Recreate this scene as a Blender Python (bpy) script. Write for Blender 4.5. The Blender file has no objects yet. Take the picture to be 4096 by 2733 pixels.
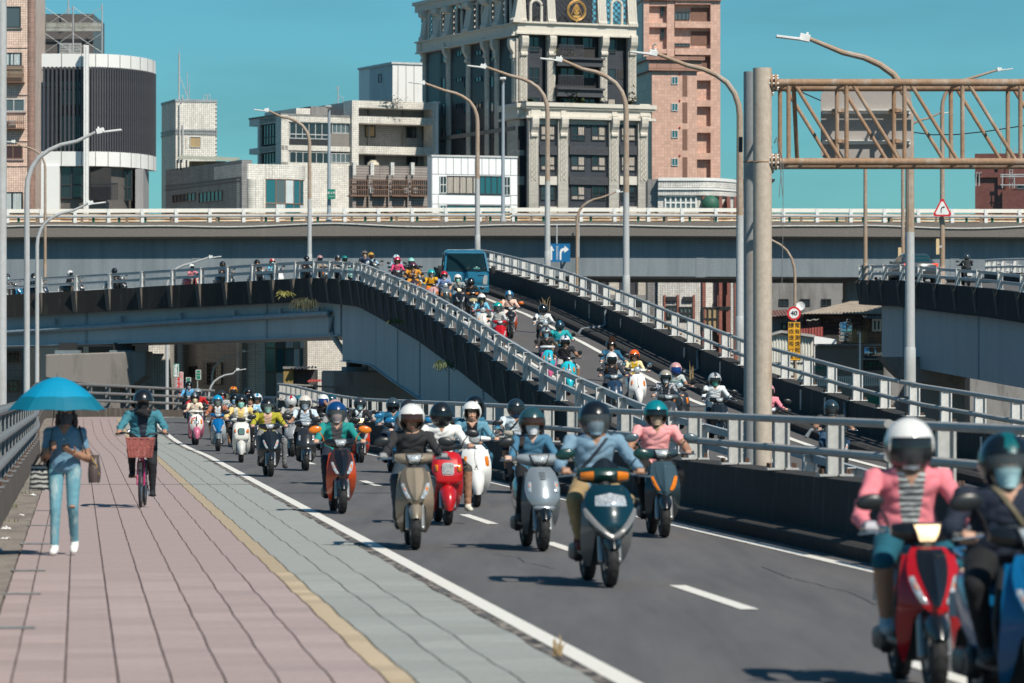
import bpy,bmesh,math,random
import numpy as np
from mathutils import Vector,Matrix,noise
from mathutils.bvhtree import BVHTree
sin,cos,pi,R = math.sin,math.cos,math.pi,math.radians
rnd = random.Random(7)
SC = bpy.context.scene
COL = SC.collection

# ------------------------------------------------------------------ camera, sky, sun, exposure
FPX = 17000.0          # focal length in photo pixels (photo 4096 wide)
EYE = 1.7
HZ = 1545.0            # horizon row
cam = bpy.data.cameras.new('camera')
cam.sensor_width = 36.0
cam.lens = 36.0 * FPX / 4096.0
cam.clip_start = 0.5
cam.clip_end = 6000
cam.dof.use_dof = True
cam.dof.focus_distance = 95.0
cam.dof.aperture_fstop = 4.6
camo = bpy.data.objects.new('camera',cam)
camo.location = (0,0,EYE)
camo.rotation_euler = (R(90) + math.atan((HZ - 1366.5) / FPX),0,0)
COL.objects.link(camo)
SC.camera = camo

SUN_EL = R(46.0)
SUN_DIR = Vector((0.56,-0.83,0)).normalized()      # horizontal direction towards the sun
world = bpy.data.worlds.new('World')
SC.world = world
world.use_nodes = True
wn = world.node_tree
wn.nodes.clear()
w_out = wn.nodes.new('ShaderNodeOutputWorld')
w_bg = wn.nodes.new('ShaderNodeBackground')
w_sky = wn.nodes.new('ShaderNodeTexSky')
w_sky.sky_type = 'NISHITA'
w_sky.sun_disc = False
w_sky.sun_elevation = SUN_EL
w_sky.sun_rotation = math.atan2(SUN_DIR.x,SUN_DIR.y)
w_sky.air_density = 1.0
w_sky.dust_density = 0.3
w_sky.ozone_density = 2.0
w_tint = wn.nodes.new('ShaderNodeMix')
w_tint.data_type = 'RGBA'
w_tint.blend_type = 'MULTIPLY'
w_tint.inputs[0].default_value = 1.0
w_tint.inputs[7].default_value = (0.24,0.58,0.68,1)      # teal cast of the photograph's colour
w_tc = wn.nodes.new('ShaderNodeTexCoord')
w_map = wn.nodes.new('ShaderNodeMapping')
w_map.inputs['Scale'].default_value = (9,9,46)
w_map.inputs['Location'].default_value = (3.1,0.4,0.9)
w_noise = wn.nodes.new('ShaderNodeTexNoise')
w_noise.inputs['Scale'].default_value = 1.0
w_noise.inputs['Detail'].default_value = 6
w_ramp = wn.nodes.new('ShaderNodeMapRange')
w_ramp.inputs[1].default_value = 0.5
w_ramp.inputs[2].default_value = 0.8
w_ramp.inputs[3].default_value = 0.0
w_ramp.inputs[4].default_value = 0.45
w_cloud = wn.nodes.new('ShaderNodeMix')
w_cloud.data_type = 'RGBA'
w_cloud.inputs[7].default_value = (.75,2.3,2.6,1)
L = wn.links.new
L(w_sky.outputs[0],w_tint.inputs[6])
L(w_tc.outputs['Generated'],w_map.inputs['Vector'])
L(w_map.outputs[0],w_noise.inputs['Vector'])
L(w_noise.outputs[0],w_ramp.inputs[0])
L(w_ramp.outputs[0],w_cloud.inputs[0])
L(w_tint.outputs[2],w_cloud.inputs[6])
L(w_cloud.outputs[2],w_bg.inputs[0])
w_bg.inputs[1].default_value = 0.115
L(w_bg.outputs[0],w_out.inputs[0])

sun = bpy.data.lights.new('sun','SUN')
sun.energy = 4.9
sun.angle = R(0.53)
sun.color = (1.0,0.93,0.82)
suno = bpy.data.objects.new('sun',sun)
to_sun = Vector((SUN_DIR.x * cos(SUN_EL),SUN_DIR.y * cos(SUN_EL),sin(SUN_EL)))
suno.rotation_euler = to_sun.to_track_quat('Z','Y').to_euler()
suno.location = (60,-60,80)
COL.objects.link(suno)

SC.view_settings.view_transform = 'Standard'
SC.view_settings.look = 'None'
SC.view_settings.exposure = 0.0
SC.view_settings.gamma = 1.0
SC.view_settings.use_curve_mapping = False
SC.cycles.max_bounces = 6
SC.cycles.transparent_max_bounces = 8

# ------------------------------------------------------------------ materials
MATS = {}
def srgb(*c):
    return tuple((v/255/12.92 if v/255 <= 0.04045 else ((v/255+0.055)/1.055)**2.4) for v in c)

class NT:
    def __init__(s,m):
        s.n = m.node_tree.nodes; s.l = m.node_tree.links
        s.b = s.n['Principled BSDF']
    def new(s,t,**kw):
        n = s.n.new('ShaderNode'+t)
        for k,v in kw.items(): setattr(n,k,v)
        return n
    def coord(s,scale=(1,1,1),kind='Object'):
        tc = s.new('TexCoord'); mp = s.new('Mapping')
        mp.inputs['Scale'].default_value = scale
        s.l.new(tc.outputs[kind],mp.inputs[0])
        return mp.outputs[0]
    def noise(s,vec,scale=5,detail=4,rough=.55):
        n = s.new('TexNoise'); n.inputs['Scale'].default_value = scale
        n.inputs['Detail'].default_value = detail; n.inputs['Roughness'].default_value = rough
        s.l.new(vec,n.inputs['Vector']); return n.outputs[0]
    def rng(s,v,a,b,c,d):
        n = s.new('MapRange'); n.inputs[0].default_value = 0
        for i,x in enumerate((a,b,c,d)): n.inputs[i+1].default_value = x
        s.l.new(v,n.inputs[0]); return n.outputs[0]
    def mix(s,fac,a,b,mode='MIX'):
        n = s.new('Mix',data_type='RGBA',blend_type=mode)
        for idx,v in ((0,fac),(6,a),(7,b)):
            if hasattr(v,'links'): s.l.new(v,n.inputs[idx])
            elif idx == 0: n.inputs[0].default_value = v
            else: n.inputs[idx].default_value = (*v[:3],1)
        return n.outputs[2]
    def scale(s,colr,fac):
        n = s.new('VectorMath',operation='SCALE')
        if hasattr(colr,'links'): s.l.new(colr,n.inputs[0])
        else: n.inputs[0].default_value = colr[:3]
        s.l.new(fac,n.inputs[3]); return n.outputs[0]
    def bump(s,h,strength=.3,dist=.01):
        n = s.new('Bump'); n.inputs['Strength'].default_value = strength; n.inputs['Distance'].default_value = dist
        s.l.new(h,n.inputs['Height']); s.l.new(n.outputs[0],s.b.inputs['Normal'])

def newmat(name,rough=.6,metal=0.,spec=.5,coat=0.):
    m = bpy.data.materials.new(name); m.use_nodes = True
    t = NT(m); b = t.b
    b.inputs['Roughness'].default_value = rough; b.inputs['Metallic'].default_value = metal
    b.inputs['Specular IOR Level'].default_value = spec
    b.inputs['Coat Weight'].default_value = coat; b.inputs['Coat Roughness'].default_value = .05
    return m,t

def mat(name,c,rough=.6,metal=0.,var=.12,vs=4.,bump=0.,bs=40.,spec=.5,coat=0.,rand=0.,stretch=(1,1,1)):
    """plain surface with tonal variation, fine relief and optional per-object variation"""
    if name in MATS: return MATS[name]
    m,t = newmat(name,rough,metal,spec,coat)
    v = t.coord(stretch)
    f = t.rng(t.noise(v,vs),.3,.7,1-var,1+var)
    c2 = t.scale(c,f)
    if rand:
        oi = t.new('ObjectInfo')
        c2 = t.scale(c2,t.rng(oi.outputs['Random'],0,1,1-rand,1+rand))
    t.l.new(c2,t.b.inputs['Base Color'])
    if bump: t.bump(t.noise(v,bs,3),bump,.004)
    MATS[name] = m; return m

def mat_stain(name,c,c2,rough=.85,scale=(.6,.6,.12),thr=(.45,.7),grain=.2,gs=30.,bump=.4,rand=0.):
    """weathered surface: base colour with stains of another colour (vertical streaks by scale)"""
    if name in MATS: return MATS[name]
    m,t = newmat(name,rough)
    v = t.coord(scale); g = t.coord()
    f = t.rng(t.noise(v,3.,6,.65),thr[0],thr[1],0,1)
    col_ = t.mix(f,c,c2)
    gr = t.noise(g,gs,4,.7)
    col_ = t.scale(col_,t.rng(gr,.3,.7,1-grain,1+grain))
    if rand:
        oi = t.new('ObjectInfo'); col_ = t.scale(col_,t.rng(oi.outputs['Random'],0,1,1-rand,1+rand))
    t.l.new(col_,t.b.inputs['Base Color'])
    if bump: t.bump(gr,bump,.006)
    MATS[name] = m; return m

def mat_tile(name,c,cm,w=.1,h=.1,mortar=.012,offs=0.,rough=.4,var=.12,stain=.35,bump=.25,stainc=(.12,.105,.09)):
    """wall of small tiles too fine to model: brick texture on (x+y, z), with streaks of dirt"""
    if name in MATS: return MATS[name]
    m,t = newmat(name,rough)
    tc = t.new('TexCoord'); sp = t.new('SeparateXYZ'); t.l.new(tc.outputs['Object'],sp.inputs[0])
    ad = t.new('Math',operation='ADD'); t.l.new(sp.outputs[0],ad.inputs[0]); t.l.new(sp.outputs[1],ad.inputs[1])
    cb = t.new('CombineXYZ'); t.l.new(ad.outputs[0],cb.inputs[0]); t.l.new(sp.outputs[2],cb.inputs[1])
    br = t.new('TexBrick'); br.offset = offs; br.squash = 1
    t.l.new(cb.outputs[0],br.inputs['Vector'])
    br.inputs['Scale'].default_value = 1; br.inputs['Mortar Size'].default_value = mortar
    br.inputs['Brick Width'].default_value = w; br.inputs['Row Height'].default_value = h
    br.inputs['Mortar Smooth'].default_value = .2
    br.inputs['Color1'].default_value = (*[x*(1-var) for x in c],1); br.inputs['Color2'].default_value = (*[min(1,x*(1+var)) for x in c],1)
    br.inputs['Mortar'].default_value = (*cm,1)
    g = t.coord((.5,.5,.1))
    f = t.rng(t.noise(g,2.2,6,.65),.5,.75,0,stain)
    g2 = t.noise(t.coord(),1.3,4)
    c2 = t.scale(t.mix(f,br.outputs['Color'],stainc),t.rng(g2,.3,.7,.9,1.08))
    t.l.new(c2,t.b.inputs['Base Color'])
    if bump: t.bump(br.outputs['Fac'],-bump,.02)
    MATS[name] = m; return m

def mat_emit(name,c,strength):
    if name in MATS: return MATS[name]
    m,t = newmat(name,.2)
    t.b.inputs['Base Color'].default_value = (*c,1)
    t.b.inputs['Emission Color'].default_value = (*c,1); t.b.inputs['Emission Strength'].default_value = strength
    MATS[name] = m; return m

def mat_glass(name,c=(.02,.03,.035),rough=.05,alpha=1.,spec=.8,var=.0):
    if name in MATS: return MATS[name]
    m,t = newmat(name,rough,0,spec)
    t.b.inputs['Base Color'].default_value = (*c,1)
    t.b.inputs['Alpha'].default_value = alpha
    if var:
        oi = t.new('ObjectInfo')
        c2 = t.scale(c,t.rng(oi.outputs['Random'],0,1,1-var,1+var)); t.l.new(c2,t.b.inputs['Base Color'])
    MATS[name] = m; return m

# ------------------------------------------------------------------ mesh builder
def frame(d,up=(0,0,1)):
    z = Vector(d).normalized(); u = Vector(up)
    if abs(z.dot(u)) > .985: u = Vector((0,1,0))
    x = u.cross(z).normalized(); y = z.cross(x)
    return x,y,z

class MB:
    def __init__(s): s.v = []; s.f = []; s.m = []; s.s = []
    def add(s,vs,fs,mi=0,smooth=False):
        o = len(s.v); s.v += [tuple(p) for p in vs]
        for f in fs: s.f.append([i+o for i in f])
        s.m += [mi]*len(fs); s.s += [smooth]*len(fs); return s
    def obox(s,c,x,y,z,mi=0):
        c,x,y,z = Vector(c),Vector(x),Vector(y),Vector(z)
        vs = [c+a*x+b*y+e*z for e in (-1,1) for b in (-1,1) for a in (-1,1)]
        return s.add(vs,[(0,2,3,1),(4,5,7,6),(0,1,5,4),(2,6,7,3),(0,4,6,2),(1,3,7,5)],mi)
    def box(s,x0,x1,y0,y1,z0,z1,mi=0):
        return s.obox(((x0+x1)/2,(y0+y1)/2,(z0+z1)/2),((x1-x0)/2,0,0),(0,(y1-y0)/2,0),(0,0,(z1-z0)/2),mi)
    def bar(s,a,b,w,h,up=(0,0,1),mi=0):
        a,b = Vector(a),Vector(b); x,y,z = frame(b-a,up)
        return s.obox((a+b)/2,x*w/2,y*h/2,(b-a)/2,mi)
    def rbox(s,x0,x1,y0,y1,z0,z1,r,mi=0):
        """box with chamfered vertical and horizontal edges (via loft of rounded rects)"""
        def ring(rr,z): 
            pts = []
            for cx,cy,a0 in ((x1-r,y1-r,0),(x0+r,y1-r,90),(x0+r,y0+r,180),(x1-r,y0+r,270)):
                for k in range(3):
                    a = R(a0+45*k); pts.append((cx+rr*cos(a),cy+rr*sin(a),z))
            return pts
        rings = [ring(0,z0),ring(r*.7,z0+r*.3),ring(r,z0+r),ring(r,z1-r),ring(r*.7,z1-r*.3),ring(0,z1)]
        return s.loft(rings,mi=mi)
    def tube(s,pts,r,n=10,mi=0,caps=True,smooth=True,sq=1.,up=(0,0,1)):
        P_ = [Vector(p) for p in pts]; k = len(P_)
        rs = r if isinstance(r,(list,tuple)) else [r]*k
        rings = []
        for i in range(k):
            d = (P_[min(i+1,k-1)]-P_[max(i-1,0)])
            x,y,z = frame(d,up)
            rings.append([P_[i]+x*rs[i]*cos(2*pi*j/n)+y*rs[i]*sq*sin(2*pi*j/n) for j in range(n)])
        return s.loft(rings,mi=mi,caps=caps,smooth=smooth)
    def loft(s,rings,mi=0,caps=True,smooth=True,closed=True):
        n = len(rings[0]); vs = [p for r_ in rings for p in r_]; fs = []
        for i in range(len(rings)-1):
            for j in range(n if closed else n-1):
                a = i*n+j; b = i*n+(j+1) % n
                fs.append((a,b,b+n,a+n))
        s.add(vs,fs,mi,smooth)
        if caps and closed:
            o = len(s.v)-len(vs)
            s.f.append([o+j for j in reversed(range(n))]); s.f.append([o+(len(rings)-1)*n+j for j in range(n)])
            s.m += [mi,mi]; s.s += [False,False]
        return s
    def lathe(s,prof,c=(0,0,0),axis=(0,0,1),n=20,mi=0,smooth=True,caps=True,up=(0,0,1)):
        x,y,z = frame(axis,up); c = Vector(c)
        return s.loft([[c+z*h+(x*cos(2*pi*j/n)+y*sin(2*pi*j/n))*max(r,1e-4) for j in range(n)] for r,h in prof],mi=mi,smooth=smooth,caps=caps)
    def ball(s,c,r,nu=12,nv=8,mi=0,M=None):
        r = (r,r,r) if not isinstance(r,(tuple,list)) else r
        c = Vector(c); rings = []
        for i in range(nv+1):
            a = -pi/2+pi*i/nv; q = max(cos(a),.02)
            ring = []
            for j in range(nu):
                p = Vector((r[0]*q*cos(2*pi*j/nu),r[1]*q*sin(2*pi*j/nu),r[2]*sin(a)))
                ring.append(c+(M @ p if M else p))
            rings.append(ring)
        return s.loft(rings,mi=mi)
    def prism(s,poly,o,x,y,depth,mi=0,smooth=False):
        """polygon (2d) in plane (x, y) at o, extruded by the vector depth"""
        o,x,y,d = Vector(o),Vector(x),Vector(y),Vector(depth)
        a = [o+x*p[0]+y*p[1] for p in poly]; n = len(a)
        vs = a+[p+d for p in a]
        fs = [list(range(n)),list(range(2*n-1,n-1,-1))]+[(i,i+n,(i+1) % n+n,(i+1) % n) for i in range(n)]
        return s.add(vs,fs,mi,smooth)
    def grid(s,fn,nu,nv,mi=0,smooth=True):
        vs = [fn(i/nu,j/nv) for j in range(nv+1) for i in range(nu+1)]
        fs = [(j*(nu+1)+i,j*(nu+1)+i+1,(j+1)*(nu+1)+i+1,(j+1)*(nu+1)+i) for j in range(nv) for i in range(nu)]
        return s.add(vs,fs,mi,smooth)
    def shell(s,fn,nu,nv,th,mi=0):
        """grid surface given thickness th along -normal"""
        pts = [[Vector(fn(i/nu,j/nv)) for i in range(nu+1)] for j in range(nv+1)]
        back = [[None]*(nu+1) for _ in range(nv+1)]
        for j in range(nv+1):
            for i in range(nu+1):
                du = pts[j][min(i+1,nu)]-pts[j][max(i-1,0)]; dv = pts[min(j+1,nv)][i]-pts[max(j-1,0)][i]
                nn = du.cross(dv); nn = nn.normalized() if nn.length > 1e-9 else Vector((0,0,1))
                back[j][i] = pts[j][i]-nn*th
        w = nu+1; A = [p for r_ in pts for p in r_]; B = [p for r_ in back for p in r_]; N = len(A)
        fs = []
        for j in range(nv):
            for i in range(nu):
                a,b,c,d = j*w+i,j*w+i+1,(j+1)*w+i+1,(j+1)*w+i
                fs.append((a,b,c,d)); fs.append((N+d,N+c,N+b,N+a))
        e = [j*w for j in range(nv+1)]; g = [j*w+nu for j in range(nv+1)]
        for L_,rev in ((list(range(w)),0),([nv*w+i for i in range(w)],1),(e,1),(g,0)):
            for p,q in zip(L_,L_[1:]):
                fs.append((p,N+p,N+q,q) if not rev else (q,N+q,N+p,p))
        return s.add(A+B,fs,mi,True)
    def mesh(s,name,mats=(),sharp=35,recalc=True,bevel=0.):
        me = bpy.data.meshes.new(name)
        me.from_pydata(s.v,[],s.f)
        me.polygons.foreach_set('material_index',s.m)
        me.polygons.foreach_set('use_smooth',s.s)
        if recalc or bevel:
            bm = bmesh.new(); bm.from_mesh(me)
            bmesh.ops.recalc_face_normals(bm,faces=bm.faces)
            if bevel:
                es = [e for e in bm.edges if len(e.link_faces) == 2 and e.calc_face_angle() > R(40)]
                bmesh.ops.bevel(bm,geom=es,offset=bevel,segments=1,affect='EDGES',clamp_overlap=True)
            bm.to_mesh(me); bm.free()
        if any(s.s): me.set_sharp_from_angle(angle=R(sharp))
        for m in mats: me.materials.append(m)
        return me
    def build(s,name,mats,parent=None,**kw):
        if not isinstance(mats,(list,tuple)): mats = [mats]
        return link(name,s.mesh(name,mats,**kw),parent)

def link(name,me,parent=None,loc=None,rz=None):
    o = bpy.data.objects.new(name,me); COL.objects.link(o)
    if parent is not None: o.parent = parent
    if loc is not None: o.location = loc
    if rz is not None: o.rotation_euler = (0,0,rz)
    return o
def tag(o,label=None,cat=None,group=None,kind=None):
    if label: o['label'] = label
    if cat: o['category'] = cat
    if group: o['group'] = group
    if kind: o['kind'] = kind
    return o
def thing(name,label,cat,loc=(0,0,0),rz=0.,group=None):
    o = link(name,None,None,loc,rz); o.empty_display_size = .3
    return tag(o,label,cat,group)
def roles(o,ms):
    """give this copy its own materials, slot by slot, while it shares its mesh"""
    for i,m in enumerate(ms):
        if i < len(o.material_slots):
            o.material_slots[i].link = 'OBJECT'; o.material_slots[i].material = m
    return o
def copy_tree(o,parent=None):
    c = o.copy(); COL.objects.link(c); c.parent = parent
    for ch in list(o.children): copy_tree(ch,c)
    return c

def P(x,y,d):
    """point of the place seen at photo pixel (x, y), at depth d"""
    return Vector(((x-2048)*d/FPX,d,EYE+(HZ-y)*d/FPX))
def sstep(a,b,x):
    t = min(1,max(0,(x-a)/(b-a))); return t*t*(3-2*t)
def interp(x,xs,ys): return float(np.interp(x,xs,ys))
# ------------------------------------------------------------------ shared surface materials
M_ASPH = mat_stain('asphalt',(.134,.128,.127),(.080,.078,.081),.9,(.8,.05,1),(.38,.78),.26,70,.6)
M_ASPH2 = mat_stain('asphalt_ramp',(.125,.115,.11),(.095,.09,.088),.9,(.5,.06,1),(.35,.75),.2,90,.5)
M_LINE = mat_stain('road_paint',(.80,.77,.70),(.50,.47,.42),.7,(6,1.5,1),(.58,.85),.12,60,.2)
M_PINK = mat_stain('pink_paver',(.42,.325,.305),(.35,.275,.26),.85,(.5,7,1),(.4,.8),.14,45,.3,.09)
M_GREY = mat_stain('grey_paver',(.35,.36,.335),(.265,.275,.255),.85,(.5,7,1),(.4,.8),.14,45,.3,.09)
M_YEL = mat_stain('yellow_paver',(.47,.36,.225),(.54,.45,.33),.85,(.5,3,1),(.4,.7),.12,60,.3,.14)
M_MORT = mat_stain('mortar',(.13,.105,.10),(.08,.07,.066),.95,(1,1,1),(.4,.7),.25,40)
M_GUT = mat_stain('gutter_concrete',(.26,.225,.19),(.14,.12,.105),.95,(.7,.3,1),(.45,.7),.35,25,.6)
M_DARKC = mat_stain('black_stained_concrete',(.032,.029,.027),(.11,.10,.088),.95,(1.4,1.4,.16),(.55,.8),.3,25,.6)
M_RIBC = mat_stain('rib_concrete',(.13,.115,.10),(.045,.04,.038),.95,(1.5,1.5,.3),(.5,.75),.35,25,.6)
M_CONC = mat_stain('concrete',(.24,.22,.20),(.13,.12,.11),.92,(.5,.5,.1),(.5,.75),.2,20,.5)
M_BAND = mat_stain('weathered_concrete_band',(.185,.165,.15),(.30,.26,.23),.95,(.25,.25,.05),(.6,.8),.35,14,.6)
M_STEEL = mat_stain('blue_grey_steel',(.37,.435,.465),(.29,.35,.38),.55,(.3,.3,.05),(.45,.8),.06,10,.05)
M_STEELD = mat_stain('slate_steel',(.225,.26,.285),(.15,.18,.205),.6,(.5,.5,.05),(.42,.75),.08,10,.05)
M_GALV = mat_stain('galvanised',(.42,.44,.45),(.30,.31,.315),.42,(1,1,.4),(.5,.8),.10,20,.1)
M_RAIL = mat_stain('rail_grey',(.33,.33,.32),(.21,.21,.205),.55,(2,.5,2),(.5,.8),.12,12,.1)
M_RAILD = mat_stain('rail_dull',(.20,.21,.215),(.13,.13,.13),.6,(2,.5,2),(.5,.8),.12,12,.1)
M_POST = mat_stain('post_white',(.60,.60,.585),(.46,.43,.39),.6,(2,2,.8),(.6,.85),.10,18,.1)
M_RUSTPIPE = mat_stain('rusty_pipe',(.33,.20,.12),(.46,.38,.31),.75,(1.2,1.2,.3),(.48,.72),.2,14,.3)
M_RUSTGREY = mat_stain('pale_rusty_column',(.50,.42,.34),(.36,.22,.13),.75,(1.6,1.6,.14),(.52,.78),.14,12,.2)
M_LAMPBR = mat_stain('lamp_brown',(.36,.25,.17),(.42,.37,.32),.6,(1,1,.3),(.45,.7),.15,10,.1)
M_LAMPGR = mat_stain('lamp_grey',(.47,.48,.48),(.36,.33,.29),.5,(1,1,.25),(.5,.8),.08,10,.05)
M_WHITE = mat('white_paint',(.80,.79,.76),.5,var=.06)
M_BOARD = mat_stain('white_board',(.86,.82,.74),(.74,.62,.46),.6,(.3,.3,.6),(.62,.85),.06,8,0)
M_RUSTB = mat_stain('rust_streaked_beam',(.72,.60,.45),(.50,.24,.08),.7,(.25,.25,2.2),(.42,.66),.12,6,0)
M_GREENP = mat('green_plastic',(.02,.16,.11),.4)
M_BLACK = mat('black_rubber',(.02,.02,.022),.7)
M_SOIL = mat_stain('ground_dirt',(.10,.095,.085),(.06,.055,.05),.95,(.1,.1,1),(.4,.7),.3,6)

# ------------------------------------------------------------------ the ways
def bend(d): return -.35*sstep(100,140,d) + (.0059*(d-160)**2 if d > 160 else 0) - (.0059*(d-230)**2*.8 if d > 230 else 0)
def zmain(d):
    return .45*sstep(112,165,d) - (.00034*(d-165)**2 if d > 165 else 0) - .02*max(0,d-215)
def und(o,d): return .005*sin(d*1.55+.4*sin(o*.7)) + .0035*sin(d*3.3+1.1)
def main(o,d,h=0): return Vector((o-.102*d+bend(d),d,zmain(d)+h))
RT = [10,40,60,70,80,93,100,117,130,142,160,179,190,193.6,202.4,211,219.8,228.6,237,246,262]
RZ = [-2.612,-1.675,-0.878,-0.503,-0.175,0.200,0.500,1.344,2.216,3.059,4.231,5.263,5.825,6.036,6.199,6.217,6.143,5.974,5.739,5.505,5.017]
def zramp(t): return interp(t,RT,RZ)
CAM_SCALE = .9375              # ramp scaled about the camera by this factor, baked into its height tables too
RL,RR = 12.8,18.3      # left deck edge and right parapet of the ramp
def ramp(o,t,h=0):
    if t <= 190: return Vector(((o-.102*t)*CAM_SCALE,t*CAM_SCALE,zramp(t)+h))
    a = R(5.82)+(t-190)/50; r = 50+(o-RL)
    return Vector(((-56.3+r*cos(a))*CAM_SCALE,(184.93+r*sin(a))*CAM_SCALE,zramp(t)+h))
def redge(o,t,h=0): return ramp(o,t,h+.22*sstep(191,206,t))   # the raised outer edge of the bend
def heading(fn,o,t):
    v = fn(o,t+.5)-fn(o,t-.5); return v.normalized()
def strip(fn,o0,o1,ts,h=0,nu=1,mb=None,mi=0,hf=None):
    mb = mb or MB(); n = len(ts)
    return mb.grid(lambda u,v: fn(o0+(o1-o0)*u,ts[min(n-1,round(v*(n-1)))],h+(hf(o0+(o1-o0)*u,ts[round(v*(n-1))]) if hf else 0)),nu,n-1,mi,True)
def sweep(fn,prof,ts,mb=None,mi=0,smooth=False):
    """profile [(o, h)] swept along a way; closed solid"""
    mb = mb or MB()
    return mb.loft([[fn(o,t,h) for o,h in prof] for t in ts],mi=mi,smooth=smooth)
def rail(fn,o,h,ts,r,mb=None,mi=0,n=10,sq=1.): 
    mb = mb or MB()
    return mb.tube([fn(o,t,h) for t in ts],r,n,mi,sq=sq)
def fr(a,b,st):
    n = max(1,round((b-a)/st)); return [a+(b-a)*i/n for i in range(n+1)]

# ground
g = MB(); g.grid(lambda u,v: (-2500+5000*u,-300+5300*v,-4.2),10,10)
tag(g.build('ground',M_SOIL),kind='structure')

# main road
TS = fr(3,260,2.0)
tag(strip(main,3.0,7.75,TS,0,4).build('road',M_ASPH),kind='structure')
rd = bpy.data.objects['road']
base = sweep(main,[(-1.4,-.12),(-1.4,-1.0),(8.3,-1.0),(8.3,-.12)],fr(3,260,6)); base.build('road_slab',M_CONC,rd)
e = strip(main,3.07,3.22,fr(4,258,1),.006,1); e.build('edge_line',M_LINE,rd)
strip(main,7.22,7.36,fr(4,258,1),.006,1).build('edge_line',M_LINE,rd)
dm = None
for k in range(-2,20):
    a = 36.2-3.9+k*10.0
    if 12 < a < 230:
        strip(main,5.03,5.17,fr(a,a+3.9,1),.006,1).build('lane_dash',M_LINE,rd)
jm = strip(main,3.24,7.5,[67.5,67.72],.008,1)
for q in ([(4.2,43),(4.35,42.2),(4.3,41),(4.45,39.5)],[(6.2,33),(6.35,35),(6.3,37.5),(6.42,40)],[(3.9,58),(4.1,58.4),(4.5,58.2),(5.2,58.7)],[(5.7,27),(5.62,28.4),(5.7,30)]):
    b_ = MB(); w_ = .006
    for (o0,d0),(o1,d1) in zip(q,q[1:]):
        n_ = 5; pts_ = [(o0+(o1-o0)*i/n_+rnd.gauss(0,.012),d0+(d1-d0)*i/n_) for i in range(n_+1)]
        for (u0,v0),(u1,v1) in zip(pts_,pts_[1:]): b_.add([main(u0-w_,v0,.004),main(u0+w_,v0,.004),main(u1+w_,v1,.004),main(u1-w_,v1,.004)],[(0,1,2,3)])
    b_.build('crack',mat('tar_seam',(.07,.067,.067),.8),rd)
jm.build('expansion_joint',mat('joint_steel',(.16,.17,.18),.5,.3),rd)

# walkway of pavers
wk = strip(main,-.95,3.03,TS,-.012,1,hf=und).build('walkway',M_MORT)
tag(wk,kind='structure')
gt = strip(main,-.93,-.60,fr(3,240,.8),.006,2,hf=lambda o,d: und(o,d)+.006*sin(d*7+o*9)).build('gutter',M_GUT,wk)
strip(main,2.975,3.065,fr(3,240,.5),.003,1,hf=lambda o,d: .6*und(o,d)).build('kerb_strip',mat_stain('dirty_kerb',(.30,.26,.22),(.05,.045,.045),.95,(3,.9,1),(.42,.56),.3,30),wk)
COLS = [(-.59,-.385,0)]+[(-.385+.3075*i,-.385+.3075*(i+1),0) for i in range(7)]+[(1.768,1.935,2),(1.935,2.235,1),(2.235,2.54,1),(2.54,2.965,1)]
PM = {}
def paver_mesh(w,l,mi):
    k = (round(w,3),mi)
    if k not in PM:
        b = MB(); z = .010; c = .0015
        b.loft([[(-w/2,-l/2,-z),(w/2,-l/2,-z),(w/2,l/2,-z),(-w/2,l/2,-z)],
                [(-w/2,-l/2,z-c),(w/2,-l/2,z-c),(w/2,l/2,z-c),(-w/2,l/2,z-c)],
                [(-w/2+c,-l/2+c,z),(w/2-c,-l/2+c,z),(w/2-c,l/2-c,z),(-w/2+c,l/2-c,z)]],smooth=False)
        PM[k] = b.mesh('paving_slab',[(M_PINK,M_GREY,M_YEL)[mi]])
    return PM[k]
PL = .61
far = [MB(),MB(),MB()]
row = 0; d = 23.6
while d < 236:
    for o0,o1,mi in COLS:
        n_sub = 1
        w = o1-o0-.013; o = (o0+o1)/2
        zc = und(o,d)+.0008*rnd.uniform(-1,1)
        p = main(o,d,zc-.002); hd = heading(main,o,d); rz = math.atan2(-hd.x,hd.y)
        tilt = math.atan((und(o,d+.3)-und(o,d-.3))/.6)
        if row < 25:
            ob = link('paving_slab',paver_mesh(w,PL-.0015,mi),wk)
            ob.location = p; ob.rotation_euler = (tilt,0,rz)
        else:
            L_ = PL-.0015
            x = Vector((cos(rz),sin(rz),0)); y = Vector((-sin(rz),cos(rz),tilt))
            far[mi].obox(p,x*w/2,y*L_/2,Vector((0,0,.010)))
    d += PL; row += 1
for i,nm in enumerate(('pink','grey','yellow')):
    tag(far[i].build('paving',(M_PINK,M_GREY,M_YEL)[i],wk,recalc=False),kind='stuff')
strip(main,-.6,2.97,[73.0,73.16],.016,3,hf=und).build('expansion_joint',mat('joint_steel',(.16,.17,.18),.5,.3),wk)
for k,dd in enumerate((29.6,34.4,39.0,45.3,51.5,57.4)):
    strip(main,-.62,-.30,[dd,dd+.28],.0135,2,hf=und).build('patch_strip',mat_stain('patch_metal',(.36,.38,.38),(.17,.16,.15),.6,(3,3,1),(.35,.6),.3,40),wk)

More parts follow.
